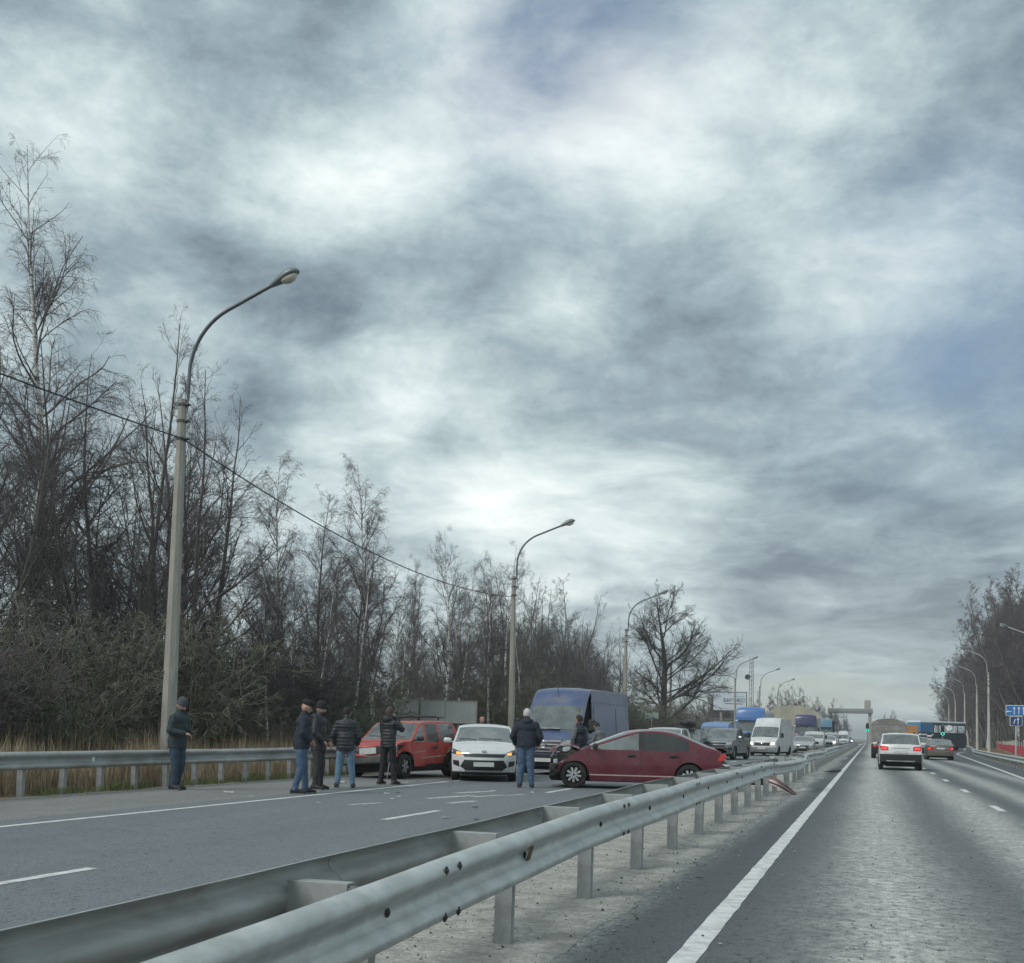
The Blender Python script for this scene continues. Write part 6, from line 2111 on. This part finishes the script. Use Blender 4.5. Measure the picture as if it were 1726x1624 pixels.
def sprout(pts, rad, per, tlo, thi, ang, asd, g, even=False):
    """choose positions and directions for children on each parent"""
    N, K1, _ = pts.shape
    tt = g.uniform(tlo, thi, (N, per)) if not even else (np.linspace(tlo, thi, per)[None] + g.normal(0, .012, (N, per)))
    tt = np.clip(tt, 0, .999)
    s = tt * (K1 - 1)
    i = s.astype(int)
    f_ = (s - i)[..., None]
    n = np.arange(N)[:, None]
    pos = pts[n, i] * (1 - f_) + pts[n, i + 1] * f_
    d = unit(pts[n, i + 1] - pts[n, i])
    rr = rad[n, i] * (1 - f_[..., 0]) + rad[n, i + 1] * f_[..., 0]
    a = g.normal(0, 1, (N, per, 3))
    a = unit(a - d * (a * d).sum(-1, keepdims=True))
    th = g.normal(ang, asd, (N, per, 1))
    nd = unit(d * np.cos(th) + a * np.sin(th))
    return pos.reshape(-1, 3), nd.reshape(-1, 3), rr.ravel(), tt.ravel(), np.repeat(np.arange(N), per)


def tubes(mb, pts, rad, n):
    N, K1, _ = pts.shape
    t = unit(np.gradient(pts, axis=1))
    ref = np.where(np.abs(t[..., 2:3]) > .9, np.array([1.0, 0, 0]), np.array([0, 0, 1.0]))
    a = unit(np.cross(t, ref))
    b = np.cross(t, a)
    th = np.linspace(0, 2 * PI, n, endpoint=False)
    V = pts[:, :, None] + rad[:, :, None, None] * (a[:, :, None] * np.cos(th)[:, None] + b[:, :, None] * np.sin(th)[:, None])
    I = np.arange(N * K1 * n).reshape(N, K1, n)
    J = np.roll(I, -1, 2)
    Q = np.stack([I[:, :-1], J[:, :-1], J[:, 1:], I[:, 1:]], -1).reshape(-1, 4)
    mb.add(V.reshape(-1, 3), Q)


def make_tree(seed, H, style, thick=1.0):
    g = np.random.default_rng(seed)
    trunk, crown = MB(), MB()
    if style == 'oak':
        p, r = limbs(np.array([[0, 0, -.1]]), np.array([[0, 0, 1.0]]), np.array([H * .96]), np.array([.40]), np.array([.03]), 14, .05, .05, g)
        spec = [(28, .17, .94, 1.0, .18, 9, .11, .06, lambda t: H * (.62 - .40 * t)), (14, .12, 1, .68, .3, 6, .13, .04, None), (9, .12, 1, .68, .3, 3, .14, .02, None), (6, .12, 1, .65, .3, 2, .15, .01, None)]
        ratios, minr = (.48, .54, .62), .006
    elif style == 'birch':
        p, r = limbs(np.array([[0, 0, -.1]]), np.array([[.0, 0, 1.0]]), np.array([H]), np.array([.0085 * H]), np.array([.008]), 16, .032, .02, g)
        spec = [(38, .22, .975, .60, .14, 9, .07, .05, lambda t: H * (.34 - .27 * t)), (11, .12, 1, .62, .2, 6, .10, -.06, None), (8, .12, 1, .7, .3, 4, .11, -.30, None), (4, .15, 1, .5, .3, 2, .08, -.75, None)]
        ratios, minr = (.46, .56, .95), .0027
    elif style == 'multi':
        n0 = 4
        a = np.linspace(0, 2 * PI, n0, endpoint=False) + g.uniform(0, 1)
        D = unit(np.stack([np.cos(a) * .30, np.sin(a) * .30, np.ones(n0)], -1))
        p, r = limbs(np.stack([np.cos(a) * .15, np.sin(a) * .15, np.full(n0, -.1)], -1), D, H * g.uniform(.85, 1.02, n0), np.full(n0, .0085 * H), np.full(n0, .008), 14, .05, .035, g)
        spec = [(17, .22, .98, .70, .18, 8, .09, .06, lambda t: H * (.40 - .32 * t)), (10, .12, 1, .64, .2, 5, .11, .02, None), (7, .12, 1, .66, .3, 3, .12, .01, None), (5, .12, 1, .6, .3, 1, .12, .0, None)]
        ratios, minr = (.46, .56, .66), .0028
    else:   # alder / aspen: slim, ascending
        p, r = limbs(np.array([[0, 0, -.1]]), np.array([[0, 0, 1.0]]), np.array([H]), np.array([.0085 * H]), np.array([.008]), 14, .042, .02, g)
        spec = [(34, .24, .98, .66, .15, 8, .09, .07, lambda t: H * (.34 - .27 * t)), (10, .12, 1, .62, .2, 5, .11, .03, None), (7, .12, 1, .64, .3, 3, .12, .02, None), (5, .12, 1, .58, .3, 1, .12, .01, None)]
        ratios, minr = (.46, .56, .66), .0028
    minr *= thick
    tubes(trunk, p, r, 10)
    L = None
    for li, (per, tlo, thi, ang, asd, K, wob, trop, lf) in enumerate(spec):
        pos, d, rr, tt, par = sprout(p, r, per, tlo, thi, ang, asd, g, even=(li == 0))
        if lf is None:
            ref = np.percentile(L, 80)
            keep = g.random(len(pos)) < np.clip(1.5 * L[par] / ref, .3, 1.0)
            pos, d, rr, tt, par = pos[keep], d[keep], rr[keep], tt[keep], par[keep]
        N = len(pos)
        if lf is not None:
            Ln = np.array([max(.25, lf(t)) for t in tt]) * g.uniform(.55, 1.15, N)
        else:
            Ln = np.maximum(.12, L[par] * ratios[li - 1] * (1.15 - .7 * tt) * g.uniform(.6, 1.2, N))
        r0 = np.clip(Ln * (.0125 if style != 'oak' else .0145), minr, None)
        r0 = np.minimum(r0, np.maximum(minr, rr * (.75 if li else .55)))
        r1 = np.maximum(minr * .7, r0 * .3)
        p, r = limbs(pos, d, Ln, r0, r1, K, wob, trop, g)
        L = Ln
        if style == 'oak' and li == 0:
            tubes(trunk, p, r, 7)
        else:
            tubes(crown, p, r, 5 if li == 0 else 3)
    return trunk, crown


def make_shrub(seed, H, dense=1.0):
    g = np.random.default_rng(seed)
    n0 = int(16 * dense)
    a = g.uniform(0, 2 * PI, n0)
    D = unit(np.stack([np.cos(a) * g.uniform(.1, .6, n0), np.sin(a) * g.uniform(.1, .6, n0), np.ones(n0)], -1))
    crown = MB()
    p, r = limbs(np.stack([np.cos(a) * .2, np.sin(a) * .2, np.full(n0, -.05)], -1), D, H * g.uniform(.6, 1.05, n0), np.full(n0, .016), np.full(n0, .005), 7, .09, .02, g)
    tubes(crown, p, r, 4)
    L = np.full(n0, H)
    for per, rat, K in ((9, .34, 4), (6, .42, 2), (4, .5, 1)):
        pos, d, rr, tt, par = sprout(p, r, per, .15, 1, .7, .25, g)
        Ln = np.maximum(.10, L[par] * rat * (1.15 - .6 * tt) * g.uniform(.6, 1.2, len(pos)))
        p, r = limbs(pos, d, Ln, np.full(len(pos), .0065), np.full(len(pos), .004), K, .13, .01, g)
        tubes(crown, p, r, 3)
        L = Ln
    return crown


def tree_proto(seed, H, style, barkm, twigm, thick=1.0):
    tr, cr = make_tree(seed, H, style, thick)
    root = put('tree_proto', None)
    tr.build('trunk', barkm, root, 180)
    cr.build('crown', twigm, root, 180)
    return dict(root=root, H=H, used=False)


protos = dict(
    birchA=tree_proto(11, 18, 'birch', B_birch, B_twig2), birchB=tree_proto(12, 13, 'birch', B_birch, B_twig2),
    alderB=tree_proto(22, 12, 'alder', B_alder, B_twig), alderC=tree_proto(23, 14, 'alder', B_birch, B_twig),
    multiA=tree_proto(31, 13, 'multi', B_alder, B_twig), multiB=tree_proto(32, 12, 'multi', B_alder, B_twig2),
    oak=tree_proto(44, 13.5, 'oak', B_oak, B_oak), farA=tree_proto(51, 14, 'alder', B_alder, B_far, 2.6), farB=tree_proto(52, 14, 'multi', B_alder, B_far, 2.6), farC=tree_proto(53, 14, 'birch', B_birch, B_far, 2.6))


def plant(kind, x, y, H, label, group, name='bare_tree', lean=(0, 0), rz=None, cat='tree'):
    pr = protos[kind]
    o = pr['root'] if not pr['used'] else copy_tree(pr['root'])
    pr['used'] = True
    o.name = name
    s_ = H / pr['H']
    o.location = (x, y, -.03)
    o.scale = (s_ * rnd.uniform(.92, 1.1), s_ * rnd.uniform(.92, 1.1), s_)
    o.rotation_euler = (lean[0], lean[1], rnd.uniform(0, 6.28) if rz is None else rz)
    return tag(o, label, cat, group)


def topix(x, y, z):
    v = Vector((x, y, z - CAM_H))
    dz = v.dot(fw)
    return 863 + 1800 * v.dot(rt2) / dz, 1136.4 - 1800 * v.dot(up2) / dz, dz


SKY_X = [-400, 0, 130, 210, 300, 335, 350, 385, 430, 470, 540, 600, 640, 690, 760, 840, 900, 950, 1000, 1040, 1100, 1180, 1300, 1400]
SKY_Y = [300, 520, 520, 560, 590, 760, 940, 985, 900, 880, 880, 920, 950, 930, 910, 930, 950, 955, 985, 1050, 1125, 1155, 1190, 1205]


def allowed(x, y, sx, sy):
    """greatest height a tree at x, y has in the wood's outline"""
    px = topix(x, y, 0)[0]
    yy = np.interp(px, sx, sy)
    z0, z1 = topix(x, y, 0)[1], topix(x, y, 10)[1]
    return 10 * (z0 - yy) / (z0 - z1), px


ZX = [-1e9, 200, 330, 430, 560, 660, 785, 890, 1080]
ZN = ['near the weeping birches', 'behind the thick lamp pole', 'past the thick lamp pole', 'behind the men in dark hats', 'behind the quilted jackets', 'behind the grey sign backs', 'behind the white hatchback', 'behind the blue van', 'near the spreading oak']


def zone(x, y):
    px = topix(x, y, 0)[0]
    k = max(i for i in range(len(ZX)) if px >= ZX[i])
    dp = 'in front ' if x > -20.5 else ('within the wood ' if x > -27 else 'deep in the wood ')
    return dp + ZN[k]


GW = 'bare trees in the wood behind the roadside guard rail'
# named individuals first
plant('birchA', -24.6, 26.5, 20.2, 'tall weeping birch with long hanging twigs, tallest of the wood', None, 'birch_tree', (0, R(3)), 1.0)
plant('birchA', -27.5, 23.5, 19.5, 'second tall weeping birch beside the tallest birch', None, 'birch_tree', (0, R(5)), 2.6)
plant('multiA', -21.9, 27.0, 13.6, 'spreading tree with several dark stems behind the thick lamp pole', None, 'alder_tree', (0, R(2)), .4)
plant('multiB', -19.8, 27.8, 13.0, 'bushy tree with many fine branches reaching past the thick lamp pole', None, 'alder_tree', (0, R(1)), 2.0)
plant('multiA', -24.5, 24.0, 13.5, 'dark stemmed tree under the weeping birches', None, 'alder_tree', (0, R(4)), 3.3)
plant('birchB', -24.2, 40, 13.3, 'slim pointed birch standing above its neighbours beyond the gap in the wood', None, 'birch_tree', (0, 0), .7)
plant('alderB', -22.6, 41, 11.4, 'slim dark alder next to the pointed birch', None, 'alder_tree')
plant('alderB', -21.4, 42, 10.6, 'dark alder in front of the leaning birch', None, 'alder_tree')
plant('birchB', -19.4, 40.3, 12.6, 'leaning birch with a bright white trunk behind the man lifting his telephone', None, 'birch_tree', (0, R(4)), 2.9)
plant('birchB', -19.6, 34, 7.5, 'small birch with bright white trunk behind the men in dark hats', None, 'birch_tree', (0, R(2)))
plant('birchB', -17.9, 29.5, 6.5, 'young birch with thin white trunk beside the thick lamp pole', None, 'birch_tree', (0, R(5)))
plant('birchB', -18.6, 36.5, 8.2, 'slender white trunked birch behind the man in light jeans', None, 'birch_tree', (0, R(-2)))
plant('alderC', -20.2, 50, 11.8, 'pale trunked tree beyond the grey sign backs', None, 'birch_tree')
plant('birchB', -17.6, 49, 9.8, 'slender birch with white trunk between the sign backs and the lamp pole', None, 'birch_tree', (0, R(1)))
plant('alderC', -20.6, 60, 12.4, 'pale trunked tree behind the second lamp pole', None, 'birch_tree')
plant('oak', -18.3, 98, 14.8, 'broad spreading oak with heavy dark limbs beyond the blue van', None, 'oak_tree', (0, 0), .9)
pool = ['multiA', 'alderB', 'alderC', 'multiB', 'alderC', 'birchB', 'multiA', 'alderB']
LBL = {'alderA': 'slim dark bare tree', 'alderB': 'dark bare tree with rising branches', 'alderC': 'bare tree with pale trunk', 'multiA': 'bare tree with several stems', 'multiB': 'reddish bare tree with several stems', 'birchB': 'bare birch'}
cnt = 0
tries = 0
taken = []
while cnt < 66 and tries < 4000:
    tries += 1
    y = 14 + 125 * rnd.random() ** 1.15
    x = -17.8 - abs(rnd.gauss(0, 1)) * 7 - (y > 60) * 1.0
    if x < -38:
        continue
    hmax, px = allowed(x, y, SKY_X, SKY_Y)
    if px < -160 or px > 1120:
        continue
    if any((x - a) ** 2 + (y - b) ** 2 < 4.5 for a, b in taken):
        continue
    if 1030 < px < 1120 and y > 85:
        continue
    H = min(hmax * (rnd.uniform(.45, .85) if cnt % 3 else rnd.uniform(.85, 1.0)), 15.5)
    if H < 4.5:
        continue
    if (y < 20 and x > -21) or (630 < px < 800 and y < 45 and x > -21):
        continue
    taken.append((x, y))
    k = pool[cnt % len(pool)]
    plant(k, x, y, H, ('tall ' if H > 10.5 else 'low ' if H < 7 else '') + LBL[k] + ' ' + zone(x, y), GW, lean=(rnd.gauss(0, .03), rnd.gauss(0, .03)))
    cnt += 1
# wood on the right
RSX = [1450, 1530, 1560, 1600, 1640, 1690, 1726, 1800]
RSY = [1230, 1195, 1150, 1085, 1030, 975, 960, 940]
cnt = tries = 0
while cnt < 215 and tries < 9000:
    tries += 1
    y = 75 + 330 * rnd.random() ** 1.5
    px = rnd.uniform(1545, 1760)
    dr_ = rt2 * ((px - 863) / 1800) - up2 * ((1240 - 1136.4) / 1800) + fw
    x = dr_.x / dr_.y * y
    if x < float(rgx(min(y, 260))) + 5.5:
        continue
    hmax, px = allowed(x, y, RSX, RSY)
    if hmax < 4:
        continue
    if 150 < y < 172 and x < 16:
        continue
    H = min(hmax * rnd.uniform(.84, 1.04), 26)
    k = ('farA', 'farB', 'farC', 'farA')[cnt % 4]
    plant(k, x, y, H, ('tall ' if H > 15 else 'low ' if H < 9 else '') + {'farA': 'slim bare tree ', 'farB': 'bushy bare tree ', 'farC': 'pale trunked bare birch '}[k] + ('just behind' if x < float(rgx(min(y, 260))) + 11 else 'well behind') + ' the red mesh fence' + (' near the lane sign' if y < 105 else ' by the pale lamps' if y < 190 else ' by the blue bus' if y < 260 else ' beyond the blue bus'), 'trees behind the red mesh fence', lean=(rnd.gauss(0, .03), rnd.gauss(0, .03)))
    cnt += 1
# far trees round the junction
for i, (x, y, H, k) in enumerate([(-12.6, 204, 12.0, 'farB'), (-14.5, 210, 11.5, 'farB'), (-10.8, 222, 9.5, 'farA'), (-19, 196, 9.5, 'farA'), (-22, 190, 8.5, 'farB'), (-16.8, 192, 9.0, 'farA'), (-10.4, 262, 9.0, 'farC'), (-12.5, 290, 13, 'farB'), (-9.0, 292, 11, 'farB'), (-7.2, 305, 9, 'farB'), (-6.2, 330, 8.5, 'farA'), (4.2, 330, 9, 'farC'), (6.3, 345, 9.5, 'farC'), (8, 360, 11, 'farA'), (2.4, 420, 9, 'farB')]):
    plant(k, x, y, H, ('slim', 'bushy', 'pale trunked')['ABC'.index(k[-1])] + ' hazy tree ' + ('beside the arched hall' if x < -10.5 and y < 230 else 'beside the footbridge' if y < 310 and x < 0 else 'beyond the tipper lorry' if x > 0 else 'beyond the footbridge'), 'far trees round the junction')
for i in range(34):
    y = rnd.uniform(150, 330)
    x = -rnd.uniform(21, 34) * y / 190
    if topix(x, y, 0)[0] > 1230:
        continue
    plant(('farA', 'farB', 'farC')[i % 3], x, y, rnd.uniform(7, 10.5), ('slim', 'bushy', 'pale trunked')[i % 3] + ' hazy tree in the far wood ' + ('beyond the blue van' if topix(x, y, 0)[0] < 1080 else 'beyond the oak' if topix(x, y, 0)[0] < 1165 else 'beyond the billboard') + (', farthest back' if y > 240 else ''), 'far wood behind the billboard')

# shrubs
SH = []
for s_, H, m_ in ((61, 3.2, B_shrub), (62, 2.6, B_shrub2), (63, 3.6, B_twig2)):
    o = make_shrub(s_, H).build('shrub', m_, None, 180)
    SH.append((o.data, H))
    bpy.data.objects.remove(o)
def shrub(x, y, H, lab, grp, k):
    me, h0 = SH[k]
    o = put('shrub', me, None, (x, y, -.03), rnd.uniform(0, 6.28))
    s_ = H / h0
    o.scale = (s_ * rnd.uniform(1.0, 1.5), s_ * rnd.uniform(1.0, 1.5), s_)
    tag(o, lab, 'shrub', grp)
SL = ['leafless olive brown shrub ', 'leafless greenish shrub ', 'leafless dark shrub ']
for i in range(190):
    y = 12 + 100 * rnd.random() ** 1.4
    x = -17.2 - abs(rnd.gauss(0, 1)) * 6.5
    if 610 < topix(x, y, 0)[0] < 815 and y < 46:
        continue
    k = i % 3
    H = rnd.uniform(1.6, 4.6)
    shrub(x, y, H, ('tall ' if H > 3.4 else 'low ' if H < 2.4 else '') + SL[k] + zone(x, y), 'shrubs at the edge of the wood', k)
for i in range(70):
    y = rnd.uniform(75, 240)
    x = float(rgx(min(y, 260))) + 6 + abs(rnd.gauss(0, 1)) * 6
    H = rnd.uniform(1.5, 3.6)
    shrub(x, y, H, ('tall ' if H > 2.8 else 'low ' if H < 2.1 else '') + SL[i % 3] + 'behind the red mesh fence' + (' near the lane sign' if y < 115 else ' by the pale lamps' if y < 190 else ' by the blue bus'), 'shrubs behind the red mesh fence', i % 3)
for i in range(60):
    y = rnd.uniform(95, 240)
    x = -rnd.uniform(17.5, 30)
    H = rnd.uniform(1.8, 4.0)
    pxx = topix(x, y, 0)[0]
    shrub(x, y, H, ('tall ' if H > 3.2 else 'low ' if H < 2.4 else '') + SL[i % 3] + ('beyond the blue van' if pxx < 1080 else 'beside the oak' if pxx < 1180 else 'beside the billboard' if pxx < 1260 else 'beside the arched hall'), 'shrubs round the billboard', i % 3)

# tangled undergrowth deeper in the wood
def twig_mass(name, N, xf, yf, zf, lab, m_, lr=(.5, 1.6), r=.007, seed=5):
    g = np.random.default_rng(seed)
    y = yf(g, N)
    x = xf(g, N, y)
    z = zf(g, N)
    D = unit(np.stack([g.normal(0, .5, N), g.normal(0, .5, N), np.abs(g.normal(.8, .5, N))], -1))
    p, rr = limbs(np.stack([x, y, z], -1), D, g.uniform(*lr, N), np.full(N, r), np.full(N, r * .5), 1, .2, .0, g)
    mb = MB()
    tubes(mb, p, rr, 3)
    o = mb.build(name, m_, None, 180)
    tag(o, lab, 'undergrowth', kind='stuff')
twig_mass('undergrowth', 22000, lambda g, N, y: -18.0 - np.abs(g.normal(0, 1, N)) * 11, lambda g, N: 10 + 135 * g.random(N) ** 1.25, lambda g, N: 4.2 * g.random(N) ** 1.7, 'tangled brown undergrowth between the trunks of the wood', B_shrub, (.5, 1.7), .0075)
twig_mass('undergrowth', 14000, lambda g, N, y: rgx(np.minimum(y, 260)) + 6 + np.abs(g.normal(0, 1, N)) * 10, lambda g, N: 70 + 230 * g.random(N), lambda g, N: 3.4 * g.random(N) ** 1.6, 'tangled undergrowth in the wood behind the red mesh fence', B_far, (.6, 1.8), .011, 6)


# dry grass
def blades(name, x, y, H, wd, m_, lab, seed, bend=.5):
    g = np.random.default_rng(seed)
    N = len(x)
    a = g.uniform(0, 2 * PI, N)
    lean = g.normal(0, bend, N) * H * .5
    dx, dy = np.cos(a) * lean, np.sin(a) * lean
    px_, py_ = -np.sin(a + g.normal(0, .6, N)) * wd / 2, np.cos(a) * wd / 2
    b0 = np.stack([x - px_, y - py_, np.full(N, -.03)], -1)
    b1 = np.stack([x + px_, y + py_, np.full(N, -.03)], -1)
    m0 = np.stack([x + dx * .35 - px_ * .8, y + dy * .35 - py_ * .8, H * .55], -1)
    m1 = np.stack([x + dx * .35 + px_ * .8, y + dy * .35 + py_ * .8, H * .55], -1)
    tp = np.stack([x + dx, y + dy, H * g.uniform(.8, 1, N)], -1)
    V = np.stack([b0, b1, m1, m0, tp], 1).reshape(-1, 3)
    I = np.arange(N)[:, None] * 5
    mb = MB().add(V, I + np.array([[0, 1, 2, 3]]), I + np.array([[3, 2, 4]]))
    o = mb.build(name, m_, None, 0)
    tag(o, lab, 'grass', kind='stuff')


def grass_mat(name, a, b_):
    m = bpy.data.materials.new(name)
    m.use_nodes = True
    t = NT(m.node_tree)
    o = t.n('ShaderNodeOutputMaterial')
    p = t.n('ShaderNodeBsdfPrincipled')
    tc = t.n('ShaderNodeTexCoord').outputs['Object']
    f_ = t.noise(tc, 6.0, 4, .7)
    f2 = t.noise(tc, .8, 3, .6)
    c = t.mix(t.mrange(t.m('ADD', t.m('MULTIPLY', f_, .6), t.m('MULTIPLY', f2, .4)), .35, .65), a, b_)
    t.put(p.inputs['Base Color'], c)
    p.inputs['Roughness'].default_value = .85
    t.nt.links.new(p.outputs[0], o.inputs[0])
    return m


G_dry = grass_mat('dry_grass', (.24, .19, .125, 1), (.50, .41, .28, 1))
G_green = grass_mat('green_grass', (.07, .10, .03, 1), (.17, .20, .075, 1))
G_brown = grass_mat('brown_weeds', (.16, .115, .07, 1), (.34, .25, .15, 1))
g = np.random.default_rng(77)
N = 44000
y = 7 + 70 * g.random(N) ** 1.6
x = -13.85 - np.abs(g.normal(0, 1, N)) * 1.3
clump = np.array([noise.noise((a * .9, b * .5, 0)) for a, b in zip(x, y)])
H = np.clip(.66 + .5 * clump + g.normal(0, .2, N), .2, 1.4)
blades('dry_grass', x, y, H, .011 + .006 * g.random(N), G_dry, 'tall dry straw coloured grass behind the roadside guard rail', 1, .45)
N = 16000
y = 7 + 90 * g.random(N) ** 1.4
x = -15.3 - np.abs(g.normal(0, 1, N)) * 2.2
blades('brown_weeds', x, y, np.clip(1.0 + g.normal(0, .3, N), .3, 1.8), .010 + .005 * g.random(N), G_brown, 'tall brown weeds at the foot of the wood', 2, .3)
N = 12000
y = 7 + 60 * g.random(N) ** 1.5
x = -13.42 - np.abs(g.normal(0, .22, N))
clump = np.array([noise.noise((a * 2, b * .8, 4)) for a, b in zip(x, y)])
keep = clump > -.1
x, y, clump = x[keep], y[keep], clump[keep]
blades('green_grass', x, y, np.clip(.12 + .25 * clump, .04, .34), .008 + .004 * g.random(len(x)), G_green, 'short green grass tufts along the foot of the roadside guard rail', 3, .6)
N = 9000
y = 40 + 150 * g.random(N)
x = rgx(y) + .5 + np.abs(g.normal(0, 1, N)) * 2.5
blades('dry_grass', x, y, np.clip(.3 + g.normal(0, .12, N), .08, .7), .02, G_brown, 'dry grass on the verge below the red mesh fence', 4, .5)

# pale air that far things fade into
m = bpy.data.materials.new('haze_air')
m.use_nodes = True
t = NT(m.node_tree)
o_ = t.n('ShaderNodeOutputMaterial')
v_ = t.n('ShaderNodeVolumePrincipled')
v_.inputs['Color'].default_value = (.86, .90, .92, 1)
v_.inputs['Density'].default_value = 0.0006
v_.inputs['Anisotropy'].default_value = 0.2
t.nt.links.new(v_.outputs[0], o_.inputs['Volume'])
hz = MB().box((0, 2100, 14.5), (5100, 4900, 33)).build('haze', m, None, 0)
tag(hz, kind='stuff')
